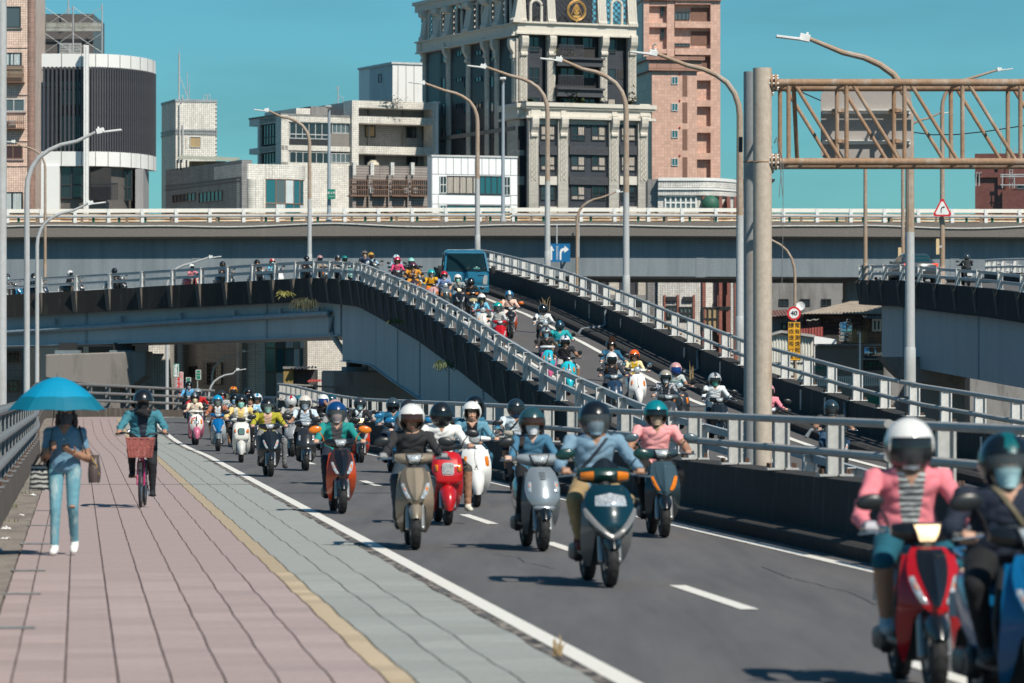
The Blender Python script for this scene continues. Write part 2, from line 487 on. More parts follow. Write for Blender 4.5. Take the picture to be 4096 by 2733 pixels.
# ------------------------------------------------------------------ posts and guard rails
def post_mesh(h,w=.19,dp=.16,m=M_POST,taper=.0,name='post'):
    b = MB(); t = .012
    b.prism([(-w/2+taper,0),(w/2-taper,0),(w/2,h),(-w/2,h)],(0,-t,0),(1,0,0),(0,0,1),(0,2*t,0))
    for sx in (-1,1):
        b.prism([(sx*(w/2-taper),0),(sx*(w/2-taper)+sx*t*2,0),(sx*w/2+sx*t*2,h),(sx*w/2,h)],(0,-dp/2,0),(1,0,0),(0,0,1),(0,dp,0))
        b.box(sx*(w/2+.045)-.075,sx*(w/2+.045)+.075,-dp/2-.05,dp/2+.05,0,.022)
        for sy in (-1,1):
            b.lathe([(.016,0),(.016,.055),(.004,.06)],(sx*(w/2+.085),sy*(dp/2+.015),.02),n=6,mi=1)
    b.box(-w/2,w/2,-dp/2,dp/2,h,h+.012)
    return b.mesh(name,[m,mat('rusty_bolt',(.11,.06,.04),.8)])
def put_posts(me,fn,o,h,ts,parent,name='post'):
    for t in ts:
        v = heading(fn,o,t); p = fn(o,t,h)
        ob = link(name,me,parent); ob.location = p
        ob.rotation_euler = (0,0,math.atan2(-v.x,v.y))

# right barrier of the main road: kerb, dark wall, two tubes on posts
rb = thing('guard_rail','grey two-tube guard rail on a black stained wall right of the near road','guard rail',main(7.95,40))
def W(o):   # keep world coordinates for children of a placed thing
    for c in o.children: c.matrix_parent_inverse = o.matrix_basis.inverted()
sweep(main,[(7.62,-.05),(7.58,.13),(7.64,.16),(7.93,.17),(7.96,.72),(8.25,.74),(8.27,-.05)],fr(8,250,2)).build('parapet',M_DARKC,rb)
for a,b in ((12,40.0),(41.7,120),(120.15,250)):
    for h in (1.0,1.33):
        mb = rail(main,7.95,h,fr(a,b,3),.050,sq=.9); mb.build('rail',M_RAIL,rb)
pm = post_mesh(.60,.125,.13,mat_stain('post_grey',(.46,.46,.445),(.33,.31,.28),.6,(2,2,.8),(.55,.8),.12,18,.1))
put_posts(pm,main,8.08,.74,[26.5,30,33.5,37,39.6,42.0]+[45.4+3.45*i for i in range(36)],rb)
W(rb)

# left barrier of the walkway: low wall, three tubes
lb = thing('guard_rail','grey three-tube guard rail on a low stained wall left of the walkway','guard rail',main(-1.1,60))
sweep(main,[(-.93,-.05),(-.95,.40),(-1.25,.42),(-1.27,-.05)],fr(8,250,2)).build('parapet',mat_stain('brown_stained_wall',(.085,.072,.062),(.19,.165,.14),.95,(1.6,.9,.2),(.5,.75),.3,25,.5),lb)
for h,o in ((.70,-1.0),(1.02,-1.02),(1.36,-1.05)):
    rail(main,o,h,fr(10,196,3),.062).build('rail',M_RAILD,lb)
put_posts(post_mesh(.98,.15,.13,M_RAILD),main,-1.13,.42,fr(30,195,3.4),lb)
W(lb)
ps = thing('guard_rail','low pipe railing continuing the walkway rail beside the red sign','guard rail',main(-1.1,210))
for h in (.5,.85,1.2): rail(main,-1.05,h,fr(197.5,240,3),.05).build('rail',M_GALV,ps)
put_posts(post_mesh(.8,.12,.1,M_GALV),main,-1.1,.42,fr(198,240,3.6),ps)
W(ps)

# ------------------------------------------------------------------ the ramp
RTS = fr(50,262,2)
tag(strip(ramp,RL+.1,RR-.1,RTS,0,4).build('ramp_road',M_ASPH2),kind='structure')
rr = bpy.data.objects['ramp_road']
strip(ramp,16.75,16.93,fr(52,260,1),.012).build('edge_line',M_LINE,rr)
strip(ramp,13.05,13.18,fr(52,260,1),.012).build('edge_line',M_LINE,rr)
strip(ramp,14.02,14.14,fr(120,235,1),.012).build('centre_line',M_LINE,rr)
strip(ramp,14.26,14.38,fr(120,235,1),.012).build('centre_line',M_LINE,rr)
for a in range(60,118,10): strip(ramp,14.1,14.24,fr(a,a+4,1),.012).build('lane_dash',M_LINE,rr)
strip(ramp,13.0,17.2,[113.6,114.3],.014).build('expansion_joint',mat('joint_steel',(.16,.17,.18),.5,.3),rr)
sweep(ramp,[(RL+.06,-.02),(RL+.06,-.6),(RR+.3,-.6),(RR+.3,-.02)],RTS).build('deck_slab',M_CONC,rr)

br_ = thing('ramp_bridge','blue grey steel box girders carrying the ramp of scooters over its piers','bridge',ramp(15,200,-7))
GT = [60,100,117,130,150,165,181,193,199.8]; GB = [-3.831,-2.144,-1.3,-0.456,0.669,1.231,1.981,2.638,2.825]
gm = MB()
gts = fr(60,199.8,2.5)
def girder(ts,bot,o0,o1,mb,top=-.6):
    rings = []
    for t in ts:
        zt = redge(o0,t).z; b = bot(t)
        ring = []
        for o,z in ((o0,zt+top),(o1,zt+top),(o1,b),(o0,b)):
            p = ramp(o,t); ring.append((p.x,p.y,z))
        rings.append(ring)
    return mb.loft(rings,smooth=False)
girder(gts,lambda t: interp(t,GT,GB),RL+.55,RR-.2,gm)
gm.build('girder',M_STEEL,br_)
gm = MB(); girder(fr(200.2,262,2.5),lambda t: interp(t,[200,219,240,262],[3.95,3.856,3.631,3.294]),RL+.55,RR-.2,gm); gm.build('girder',M_STEEL,br_)
def flange(ts,bot,parent):
    b = MB(); rings = []
    for t in ts:
        z = bot(t); rings.append([(ramp(o,t).x,ramp(o,t).y,z+dz) for o,dz in ((RL+.42,.0),(RL+.42,-.035),(RR-.1,-.035),(RR-.1,.0))])
    b.loft(rings,smooth=False).build('flange',M_STEEL,parent)
flange(gts,lambda t: interp(t,GT,GB),br_)
flange(fr(200.2,262,2.5),lambda t: interp(t,[200,219,240,262],[3.95,3.856,3.631,3.294]),br_)
def stiff(t,bot,parent,fn=ramp,o=RL+.55,ztop=-.62,zfn=zramp):
    b = MB(); v = heading(fn,o,t); n_ = Vector((-v.y,v.x,0)); p = fn(o,t); zt = zfn(t)+ztop
    c0 = Vector((p.x,p.y,0))+n_*.012
    b.obox(c0+Vector((0,0,(zt+bot)/2)),v*.09,n_*.012,(0,0,(zt-bot)/2),0)
    z = bot+.06
    while z < zt-.05:
        b.obox(c0+n_*.02+v*.05+Vector((0,0,z)),v*.045,n_*.014,(0,0,.022),1)
        b.obox(c0+n_*.02-v*.05+Vector((0,0,z)),v*.045,n_*.014,(0,0,.022),1)
        z += .105
    b.build('splice_plate',[M_STEEL,M_STEELD],parent)
for t in (190.5,177.5,166,153,140,127): stiff(t,interp(t,GT,GB),br_)
for t in (210.2,226.5): stiff(t,interp(t,[200,219,240,262],[3.95,3.856,3.631,3.294]),br_)
W(br_)
# piers
def pier(name,label,t,w0,w1,ztop,drop,thick,zc=-4.2,parent=None):
    r = thing(name,label,'bridge pier',ramp(15.5,t,-8))
    v = heading(ramp,15.5,t); n_ = Vector((v.y,-v.x,0)); c = ramp(15.5,t); o = Vector((c.x,c.y,0))-v*thick/2
    b = MB(); b.prism([(-w0,ztop),(w0,ztop),(w0,ztop-drop*.5),(w1,ztop-drop),(-w1,ztop-drop),(-w0,ztop-drop*.5)],o,n_,(0,0,1),v*thick)
    b.build('pier_cap',M_CONC,r,bevel=.05)
    b = MB(); b.lathe([(w1*.62,zc),(w1*.62,ztop-drop)],(c.x,c.y,0),n=24); b.build('column',M_CONC,r)
    for sx in (-1,1):
        b = MB(); b.obox(Vector((c.x,c.y,ztop+.09))+n_*sx*w0*.6,n_*.45,v*.45,(0,0,.09)); b.build('bearing',mat('bearing',(.16,.2,.22),.6),r)
        b = MB(); b.obox(Vector((c.x,c.y,ztop+.32))+n_*sx*w0*.6,n_*.28,v*.3,(0,0,.14)); b.build('bearing',M_BLACK,r)
    W(r)
pier('bridge_pier','dark concrete pier under the curved end of the steel girder',198.5,3.0,1.6,2.36,1.9,2.3)
# the pier at the left stands square to the view, carrying the flat span
r = thing('bridge_pier','wide grey concrete pier cap under the flat span left of the signs','bridge pier',(-20,208,-4.2))
dz = 206.
pts = [(180,1418),(585,1405),(585,1502),(515,1556),(275,1530),(180,1512)]
pv = [P(x,y,dz) for x,y in pts]
b = MB(); b.prism([(p.x,p.z) for p in pv],(0,dz,0),(1,0,0),(0,0,1),(0,4.0,0)); b.build('pier_cap',M_CONC,r,bevel=.06)
b = MB(); a = P(385,1500,dz); b.box(a.x-1.1,a.x+1.1,dz+.6,dz+3.2,-4.2,a.z); b.build('column',M_CONC,r)
for x in (272,490):
    a = P(x,1410,dz+.9); b = MB(); b.box(a.x-.6,a.x+.6,dz+.5,dz+1.5,a.z-.12,a.z+.10); b.build('bearing',mat('bearing',(.16,.2,.22),.6),r)
    b = MB(); b.box(a.x-.42,a.x+.42,dz+.6,dz+1.4,a.z+.10,a.z+.46); b.build('bearing',M_BLACK,r)
W(r)
# drain pipe under the left span
dp_ = thing('drain_pipe','grey drain pipe slung along the girder and down past the ferns','pipe',ramp(RL,205,-2))
b = MB(); o_ = RL+.33
b.tube([ramp(o_,t,-1.24-(t-201)*.008) for t in fr(201.5,240,2)],.13,10)
p0 = ramp(o_,201.5,-1.24); q = [p0+Vector((.06,-.1,-.05)),p0+Vector((.12,-.15,-.2)),p0+Vector((.12,-.15,-.85)),p0+Vector((1.05,-.3,-2.25)),p0+Vector((1.15,-.3,-2.5)),p0+Vector((1.15,-.3,-3.6))]
b.tube([p0]+q,.13,10)
for t in fr(203,239,5.2): b.tube([ramp(o_,t,-1.25),ramp(o_,t,-.95)],.09,8)
b.build('pipe',mat('pipe_grey',(.27,.33,.37),.5),dp_); 
for t in fr(202,239,1.9):
    b = MB(); v = heading(ramp,o_,t); b.lathe([(.145,-.05),(.145,.05)],ramp(o_,t,-1.24-(t-201)*.008),v,10)
    b.build('collar',mat('pipe_grey',(.27,.33,.37),.5),dp_)
W(dp_)

# left edge of the ramp: fascia with ribs, posts and two box rails
gl = thing('guard_rail','white posted guard rail on the ribbed black edge of the scooter ramp','guard rail',ramp(RL,150))
sweep(redge,[(RL,.14),(RL+.32,.14),(RL+.34,.02),(RL+.06,-.9),(RL+.0,-.95)],fr(56,262,2)).build('fascia',M_DARKC,gl)
LP = [58+4.3*i for i in range(31)]+[189.7+2.65*i for i in range(27)]
b = MB(); w = .17
for (h0,a0),(h1,a1) in (((.13,.0),(-.96,.0)),):
    b.add([(-w,-.002,h0),(w,-.002,h0),(w*.8,-.002,h1),(-w*.8,-.002,h1),(-w,-.16,h0),(w,-.16,h0),(w*.8,-.02,h1+.1),(-w*.8,-.02,h1+.1)],
          [(0,1,2,3),(4,7,6,5),(0,4,5,1),(3,2,6,7),(0,3,7,4),(1,5,6,2)])
ribm = b.mesh('rib',[M_RIBC])
b = MB(); H = .75; b.prism([(-.105,0),(.075,0),(.105,H),(-.105,H)],(0,-.012,0),(1,0,0),(0,0,1),(0,.024,0))
for sx in (-1,1):
    b.obox((sx*.10,0,H/2),(.012,0,0),(0,.085,0),(0,0,H/2))
    b.box(sx*.10-.06,sx*.10+.06,-.13,.13,0,.02)
b.box(-.11,.11,-.085,.085,H,H+.012)
lpm = b.mesh('post',[M_POST])
for t in LP:
    v = heading(ramp,RL,t); out = Vector((-v.y,v.x,0))
    # rib: its flat back on the fascia, facing outward (local -y outward)
    ob = link('rib',ribm,gl); ob.location = redge(RL,t,0); ob.rotation_euler = (0,0,math.atan2(-out.y,-out.x)-pi/2)
    ob = link('post',lpm,gl); ob.location = redge(RL+.13,t,.14); ob.rotation_euler = (0,0,math.atan2(-v.x,v.y))
for h in (.50,.84):
    b = MB(); sweep(redge,[(RL+.17,h-.065),(RL+.17,h+.065),(RL+.25,h+.065),(RL+.25,h-.065)],fr(57,262,2.2),b)
    sweep(redge,[(RL+.155,h+.045),(RL+.155,h+.066),(RL+.168,h+.066),(RL+.168,h+.045)],fr(57,262,2.2),b)
    sweep(redge,[(RL+.155,h-.066),(RL+.155,h-.045),(RL+.168,h-.045),(RL+.168,h-.066)],fr(57,262,2.2),b)
    b.build('rail',M_GALV,gl)
W(gl)

# right side of the ramp: kerb, dark parapet, two round rails
gr = thing('guard_rail','grey two-tube guard rail on the dark parapet along the far side of the ramp','guard rail',ramp(RR,130))
sweep(ramp,[(17.45,-.02),(17.42,.15),(17.5,.2),(RR-.04,.22),(RR,.82),(RR+.3,.84),(RR+.32,-.6)],fr(54,198,2)).build('parapet',M_DARKC,gr)
sweep(ramp,[(17.6,-.02),(17.6,.1),(RR,.14),(RR+.3,.14),(RR+.32,-.6)],fr(198,262,2)).build('parapet',M_CONC,gr)
for h in (.34,.62): rail(ramp,RR+.02,h,fr(198,262,2.4),.05).build('rail',M_POST,gr)
put_posts(post_mesh(.5,.14,.12),ramp,RR+.15,.14,fr(199,261,4.4),gr)
for seg in ((54,94.6),(94.75,118.9),(119.05,143.5),(143.65,167.6),(167.75,191.6),(191.75,198)):
    for h in (1.14,1.52):
        rail(ramp,RR+.02,h,fr(seg[0],seg[1],2.4),.052,sq=.92).build('rail',M_RAIL,gr)
put_posts(post_mesh(.66,.17,.15),ramp,RR+.15,.84,[56.2+3.42*i for i in range(42)],gr)
W(gr)
b = MB()
refl = MB(); refl.box(-.012,.012,-.09,.09,-.24,.24)
rm = refl.mesh('reflector',[mat('reflector_pad',(.42,.38,.36),.5)])
for t in (104,107.5,121,86,152):
    ob = link('reflector',rm,gr); ob.parent = gr; ob.matrix_parent_inverse = gr.matrix_basis.inverted()
    ob.location = ramp(RR-.03,t,.5); v = heading(ramp,RR,t); ob.rotation_euler = (0,0,math.atan2(-v.x,v.y))
for t in (156,143,128,112):
    b = MB(); p = ramp(RR-.035,t,.55); b.lathe([(.15,0),(.15,.03)],p,(-1,-.1,0),16)
    ob = b.build('reflector',mat('reflector_disc',(.30,.27,.26),.5),gr); ob.matrix_parent_inverse = gr.matrix_basis.inverted()
for t in (125,101,147):
    b = MB(); b.tube([ramp(RR-.08,t,.8),ramp(RR-.08,t,.3),ramp(RR-.2,t,.24),ramp(17.4,t,.16),ramp(17.3,t,.02)],.05,8)
    ob = b.build('drain_spout',M_STEELD,gr); ob.matrix_parent_inverse = gr.matrix_basis.inverted()

# ------------------------------------------------------------------ the third ramp at the right
def r3(o,t,h=0):
    # edge at left, coming down towards the viewer at the right
    xs = [150,177,193,205,224,232]
    z = interp(t,[130,150,177,182,193,202,224,240],[2.7,4.1,5.5,5.75,6.2,6.6,7.15,7.3])
    k = .0066*max(0,t-205)**2
    q = -.012*max(0,190-t)**1.0
    return Vector((o-.102*t+k-q*0,t,z+h))
O3 = 38.9
tag(strip(r3,O3+.1,O3+6.6,fr(120,246,2),0,3).build('ramp_road',M_ASPH2),kind='structure')
r3b = thing('ramp_bridge','pale grey steel girder of the rising ramp at the right edge','bridge',r3(O3+3,190,-8))
sweep(r3,[(O3+.1,-.05),(O3+.1,-.6),(O3+6.8,-.6),(O3+6.8,-.05)],fr(120,246,3)).build('deck_slab',M_CONC,r3b)
b = MB(); rings = []
for t in fr(120,209,3):
    zt = r3(O3,t).z; bt = interp(t,[120,177,200,224,226],[-.2,1.6,2.55,3.35,3.4])
    rings.append([(r3(o,t).x,t,z) for o,z in ((O3+.5,zt-.6),(O3+6,zt-.6),(O3+6,bt),(O3+.5,bt))])
b.loft(rings,smooth=False).build('girder',M_STEEL,r3b)
for t in (171,186,203): stiff(t,interp(t,[120,177,200,224],[-.2,1.6,2.55,3.35]),r3b,r3,O3+.5,-.62,lambda t: r3(O3,t).z)
sweep(r3,[(O3,.14),(O3+.32,.14),(O3+.34,.02),(O3+.06,-1.05),(O3,-1.1)],fr(120,246,2)).build('fascia',M_DARKC,r3b)
W(r3b)
g3 = thing('guard_rail','white posted guard rail in front of the dark car at the right','guard rail',r3(O3,200))
for t in fr(150,240,4.3):
    v = heading(r3,O3,t); out = Vector((-v.y,v.x,0))
    ob = link('rib',ribm,g3); ob.location = r3(O3,t,0); ob.rotation_euler = (0,0,math.atan2(-out.y,-out.x)-pi/2)
    ob = link('post',lpm,g3); ob.location = r3(O3+.13,t,.14); ob.rotation_euler = (0,0,math.atan2(-v.x,v.y))
for h in (.45,.80):
    sweep(r3,[(O3+.17,h-.065),(O3+.17,h+.065),(O3+.25,h+.065),(O3+.25,h-.065)],fr(122,246,3)).build('rail',M_GALV,g3)
W(g3)
g3 = thing('guard_rail','white railing beyond the dark car and scooter at the far right','guard rail',r3(O3+6.6,200))
sweep(r3,[(O3+6.5,-.05),(O3+6.5,.5),(O3+6.8,.5),(O3+6.8,-.05)],fr(120,246,3)).build('parapet',M_DARKC,g3)
for h in (.8,1.15): rail(r3,O3+6.6,h,fr(122,246,3),.06).build('rail',M_POST,g3)
put_posts(post_mesh(.66,.19,.15),r3,O3+6.7,.5,fr(124,245,3.5),g3)
W(g3)
r = thing('bridge_pier','concrete pier under the rising ramp behind the speed camera sign','bridge pier',(20,200,-4.2))
dz = 199.; pts = [(3530,1428),(3900,1428),(3900,1480),(3850,1528),(3620,1528),(3570,1480)]
pv = [P(x,y,dz) for x,y in pts]
b = MB(); b.prism([(p.x,p.z) for p in pv],(0,dz,0),(1,0,0),(0,0,1),(0,3,0)); b.build('pier_cap',M_CONC,r)
a0,a1 = P(3655,1500,dz),P(3862,1500,dz); b = MB(); b.box(a0.x,a1.x,dz+.3,dz+2.6,-4.2,a0.z); b.build('column',M_CONC,r); W(r)

# low guard rail of the street below at the right
def low(o,t,h=0): return Vector((o+.25*(t-120)*-.55,t,-1.3+.022*(t-90)+h))
gx = thing('guard_rail','lower grey guard rail behind the ramp at the right edge','guard rail',low(14,110))
for h in (.35,.72): sweep(low,[(14.0,h-.06),(14.0,h+.06),(14.1,h+.06),(14.1,h-.06)],fr(84,160,4)).build('rail',M_GALV,gx)
sweep(low,[(13.9,-.9),(13.9,0),(14.2,0),(14.2,-.9)],fr(84,160,4)).build('parapet',M_DARKC,gx)
put_posts(lpm,low,13.95,.0,fr(85,158,2.6),gx); W(gx)

# ------------------------------------------------------------------ the main viaduct across the back
VD = 250.; vs_ = FPX/VD
def vz(y): return EYE+(HZ-y)/vs_
def hump(x): return .10*math.exp(-(x/22)**2)-.0  # slight crown
vts = fr(-120,120,4)
def via(o,x,h=0): return Vector((x,VD+o,hump(x)+h))
vi = thing('viaduct','long steel viaduct with a rusty white guard rail crossing behind the ramps','viaduct',(0,VD+4,-4.2))
zb0,zb1 = vz(893),vz(958)
sweep(via,[(0,zb1+.12),(0,zb0),(.35,zb0),(.35,zb0-.5),(9,zb0-.5),(9,zb1),(.15,zb1)],vts).build('concrete_band',M_BAND,vi)
MB().loft([[tuple(via(o,x,z if z is not None else vz(1110)-1.5*(1-sstep(-14,-5,x)))) for o,z in ((1.02,zb1+.02),(1.02,None),(6.5,None),(6.5,zb1+.02))] for x in vts],smooth=False).build('girder',M_STEELD,vi)
for k in range(3):
    y0 = 7.2+k*3.2; sweep(via,[(y0,zb1+.02),(y0,vz(1112)-.02),(y0+.5,vz(1112)-.02),(y0+.5,zb1+.02)],vts).build('girder',M_STEELD,vi)
sweep(via,[(9.001,zb1+.3),(9.001,zb0-.4),(20,zb0-.4),(20,zb1+.3)],vts).build('deck_slab',M_CONC,vi)
for px in (785,2802,3820):
    b = MB(); x = (px-2048)*(VD+1)/FPX; z0,z1 = vz(1108),zb1-.1
    b.box(x-.27,x+.27,VD+1.0,VD+1.016,z0,z1,0)
    z = z0+.1
    while z < z1:
        for k in range(5): b.lathe([(.022,0),(.022,.02)],(x-.2+.1*k,VD+1.0,z),(0,-1,0),6,1)
        z += .14
    b.build('splice_plate',[M_STEELD,M_GALV],vi)
# front pipe on brackets, green delineators
for a,b_ in ((-120,-.6),(.0,120)):
    b = MB(); b.tube([via(.15,x,vz(868)) for x in fr(a,b_,4)],.085,10); b.build('rail',M_GALV,vi)
b = MB(); b.prism([(-.09,0),(.09,0),(.06,.3),(.12,.42),(-.12,.42),(-.06,.3)],(0,-.03,0),(1,0,0),(0,0,1),(0,.06,0)); b.box(-.12,.12,-.1,.1,0,.03)
bk = b.mesh('bracket',[mat_stain('rusty_bracket',(.22,.14,.09),(.34,.29,.24),.8)])
dl = MB(); dl.lathe([(.075,0),(.075,.3),(.05,.31)],n=10); dlm = dl.mesh('delineator',[M_GREENP])
x = (150-2048)/vs_-8
k = 0
while x < 45:
    ob = link('bracket',bk,vi); ob.location = via(.15,x,zb0+.0); x += 180/vs_
px = 70-420
while px < 4600:
    ob = link('delineator',dlm,vi); ob.location = via(.22+.1,(px-2048)/vs_,zb0+.0); px += rnd.choice((103,103,105,190,110))
def vz2(y): return EYE+(HZ-y)*(VD+8.6)/FPX
# back fence: white top beam, posts, rust-streaked beams
sweep(via,[(8.5,vz2(853)),(8.5,vz2(838)),(8.72,vz2(838)),(8.72,vz2(853))],vts).build('top_board',M_BOARD,vi)
for y0,y1 in ((858,867),(871,881),(884,893)):
    sweep(via,[(8.62,vz2(y1)),(8.56,(vz2(y0)+vz2(y1))/2),(8.62,vz2(y0)),(8.7,vz2(y0)),(8.7,vz2(y1))],vts).build('guard_beam',M_RUSTB,vi)
b = MB(); b.box(-.1,.1,0,.12,vz2(896),vz2(838.2)); fpm = b.mesh('fence_post',[M_WHITE])
px = 30-540
while px < 4700:
    ob = link('fence_post',fpm,vi); ob.location = ((px-2048)/vs_*1.034,VD+8.45,hump((px-2048)/vs_)); px += 135
# cable slung along the band
b = MB(); pts = []
for x in fr(-40,40,.8): pts.append((x,VD-.05,vz(906)+hump(x)+.10*sin(x*.42)*abs(sin(x*.16))-.06*abs(sin(x*.3))))
b.tube(pts,.045,6); b.build('cable',mat('cable_white',(.6,.58,.54),.6),vi)
W(vi)
for px,where in ((-250,'outside the left edge'),(1600,'behind the bend of the ramp'),(3480,'behind the rising ramp'),(4800,'outside the right edge')):
    r = thing('bridge_pier','far concrete column of the viaduct '+where,'bridge pier',((px-2048)/vs_,VD+4,-4.2),group='columns under the viaduct')
    b = MB(); b.box(-1.2,1.2,-1.2,1.2,0,vz(1112)+4.1); b.build('column',M_CONC,r)

# ------------------------------------------------------------------ lamp posts
M_HEAD = mat('lamp_white',(.78,.78,.76),.4)
def lamp_post(label,base,ztop,reach,side=-1,mats=(M_LAMPGR,M_LAMPBR),r=.09,rise=.34,group=None,band=False,curve=1.0,head=1.0):
    """tapered pole, curved arm, flat head; side -1 = arm to the left"""
    base = Vector(base); h = ztop-base.z
    t = thing('street_lamp',label,'street lamp',base,0,group)
    zb = h-rise*reach*.55-1.25*curve
    b = MB(); b.tube([(0,0,0),(0,0,zb*.55)],[r*1.1,r*.95],12); b.build('pole',mats[0],t)
    b = MB(); b.lathe([(r*1.22,-.5),(r*1.22,.06),(r*1.2,.5),(r*1.12,.52)],n=12); b.build('base',mats[0],t)
    q = [(0,zb*.55),(0,zb*.8),(0,zb),(.03,zb+.3*curve),(.14,zb+.62*curve),(.34,zb+.9*curve),(.62,zb+1.1*curve),(.95,zb+1.25*curve),(1.4,zb+1.25*curve+(h-zb-1.25*curve)*.45/1.0*.6),(reach,h)]
    q = [(min(a,reach*.999) if i < len(q)-1 else a,z) for i,(a,z) in enumerate(q)]
    b = MB(); b.tube([(side*a,0,z) for a,z in q],[r*.95,r*.9,r*.85,r*.8,r*.76,r*.72,r*.68,r*.64,r*.58,r*.45],10,up=(0,1,0)); b.build('arm',mats[1],t)
    s = head; b = MB()
    ax = Vector((side,0,.22)).normalized()
    p = Vector((side*reach,0,h))
    b.bar(p,p+ax*.22*s,.16*s,.15*s); b.bar(p+ax*.2*s+Vector((0,0,-.05*s)),p+ax*.72*s+Vector((0,0,-.10*s)),.24*s,.05*s)
    b.bar(p+ax*.05*s+Vector((0,0,.08*s)),p+ax*.05*s+Vector((0,0,.13*s)),.05*s,.05*s)
    b.build('lamp_head',M_HEAD,t,bevel=.008)
    if band:
        b = MB(); b.lathe([(r*1.0,1.6),(r*1.0,2.0)],n=12); b.build('sticker',mat('yellow_sticker',(.7,.45,.05),.5),t)
    return t
def lamp_px(label,bx,by,d,hx,hy,mats=(M_LAMPGR,M_LAMPBR),r=.09,zb=None,**k):
    b = P(bx,by,d); h = P(hx,hy,d)
    if zb is not None: b.z = zb
    return lamp_post(label,b,h.z,abs(h.x-b.x),-1 if hx < bx else 1,mats,r,**k)
for (x,y,d,hx,hy,lb_,bd) in ((2190,1062,157.1,1945,268,'brown rusty street lamp on the ramp rail beside the blue arrow sign',0),(2505,1168,134.5,2250,240,'street lamp with a yellow sticker standing on the ramp rail before the ornate tower',1),
                           (2960,1345,111.5,2630,215,'rusty brown street lamp just left of the twin gantry columns',0),(3640,1490,88.7,3240,155,'grey street lamp on the ramp rail whose arm rises over the sign gantry',0),
                           (1910,990,181,1700,333,'rusty street lamp rising behind the blue truck',0),(1238,1060,202.5,1075,443,'brown street lamp behind the riders at the top of the ramp bend',1)):
    lamp_px(lb_,x,y,d,hx,hy,band=bd,r=.10)
lamp_px('pale street lamp at the far left whose arm bends before the white louvred building',107,1560,119,385,527,(M_LAMPGR,M_LAMPGR),.088,zb=.3)
lamp_px('pale street lamp with a lower arm, second from the left edge',148,1560,165,350,815,(M_LAMPGR,M_LAMPGR),.085,zb=.4)
t = thing('utility_pole','plain pale pole at the very left edge of the view','pole',P(6,1545,84)); b = MB(); b.tube([(0,0,-1.5),(0,0,10)],[.105,.09],14); b.build('pole',M_LAMPGR,t)
b = MB(); b.lathe([(.14,-1.5),(.14,-1.4)],n=12); b.build('base',M_LAMPGR,t)
lamp_px('brown thin street lamp before the pink tiled block, arm to the left',180,1100,246,60,568,(M_LAMPBR,M_LAMPBR),.085,zb=vz(1100))
lamp_px('pale street lamp rising behind the ramp with its arm over the riders',668,1600,240,835,1030,(M_LAMPGR,M_LAMPGR),.10,zb=-4.2)
lamp_px('small pale street lamp under the bridge, higher of two arms',848,1700,262,970,1406,(M_LAMPGR,M_LAMPGR),.075,zb=-4.2,head=.8)
lamp_px('small pale street lamp under the bridge, lower of two arms',835,1700,244,945,1480,(M_LAMPGR,M_LAMPGR),.075,zb=-4.2,head=.8)
lamp_px('short brown street lamp with its arm curving right before the viaduct',2308,1200,234,2465,768,(M_LAMPBR,M_LAMPBR),.09,zb=-4.2)
lamp_px('slim brown street lamp below the gantry that carries the speed sign',3180,1500,178,3035,935,(M_LAMPBR,M_LAMPBR),.075,zb=-4.2,curve=1.2)
lamp_px('tall brown street lamp behind the triangle warning sign, arm to the right',3770,1110,193,3990,280,(M_LAMPBR,M_LAMPBR),.11,band=True)
lamp_px('rusty street lamp right of the sign back with its arm under the gantry',3612,1095,226,3760,452,(M_LAMPBR,M_LAMPBR),.10,band=True)
lamp_px('rusty street lamp left of the dark car at the right',3462,1095,214,3300,360,(M_LAMPBR,M_LAMPBR),.10,band=True)
for px,topy,lb_,dd in ((1316,440,'grey lamp post on the viaduct before the white tiled offices',VD+.6),(2012,328,'grey lamp post on the viaduct before the white panelled building',VD+.6)):
    t = thing('street_lamp',lb_,'street lamp',P(px,888,dd)); top = P(px,topy,dd).z-t.location.z
    b = MB(); b.tube([(0,0,0),(0,0,top)],[.12,.085],12); b.build('pole',mat_stain('lamp_blue_grey',(.33,.38,.42),(.26,.3,.34),.5),t)
    b = MB(); b.lathe([(.2,0),(.2,.08),(.14,.25),(.13,.5)],n=12); b.build('base',M_GALV,t)
    b = MB(); b.bar((0,0,top),(0,-.8,top+.12),.09,.09); b.build('arm',M_GALV,t)
    b = MB(); b.rbox(-.18,.18,-1.35,-.7,top+.06,top+.2,.05); b.build('lamp_head',M_GALV if px < 1500 else M_HEAD,t)
# ------------------------------------------------------------------ buildings
GZ = -4.2
T_WHITE = mat_tile('white_mosaic_tile',(.82,.77,.68),(.40,.40,.39),.14,.14,.015,stain=.35)
T_WHITE2 = mat_tile('white_small_tile',(.78,.75,.69),(.38,.37,.36),.16,.12,.016,stain=.5)
T_PINKT = mat_tile('pink_mosaic_tile',(.86,.64,.52),(.42,.30,.25),.15,.15,.016,stain=.45)
T_GREYT = mat_tile('grey_strip_tile',(.30,.29,.285),(.14,.135,.135),1.2,.11,.02,stain=.5,stainc=(.05,.045,.04))
T_BRICKD = mat_tile('dark_brown_brick',(.115,.10,.095),(.19,.175,.165),.42,.14,.014,.5,stain=.2)
T_BRICKB = mat_tile('blue_black_brick',(.040,.042,.052),(.075,.078,.09),.5,.12,.014,.5,stain=.1)
T_STONE = mat_tile('beige_stone_strip',(.48,.445,.39),(.37,.34,.30),.9,.13,.012,.5,stain=.2)
T_SALMON = mat_tile('salmon_tile',(.64,.41,.32),(.53,.33,.255),.24,.24,.016,stain=.12,stainc=(.25,.14,.1))
T_SALMOND = mat_tile('rose_granite',(.40,.22,.165),(.2,.11,.08),1.1,.75,.02,stain=.15)
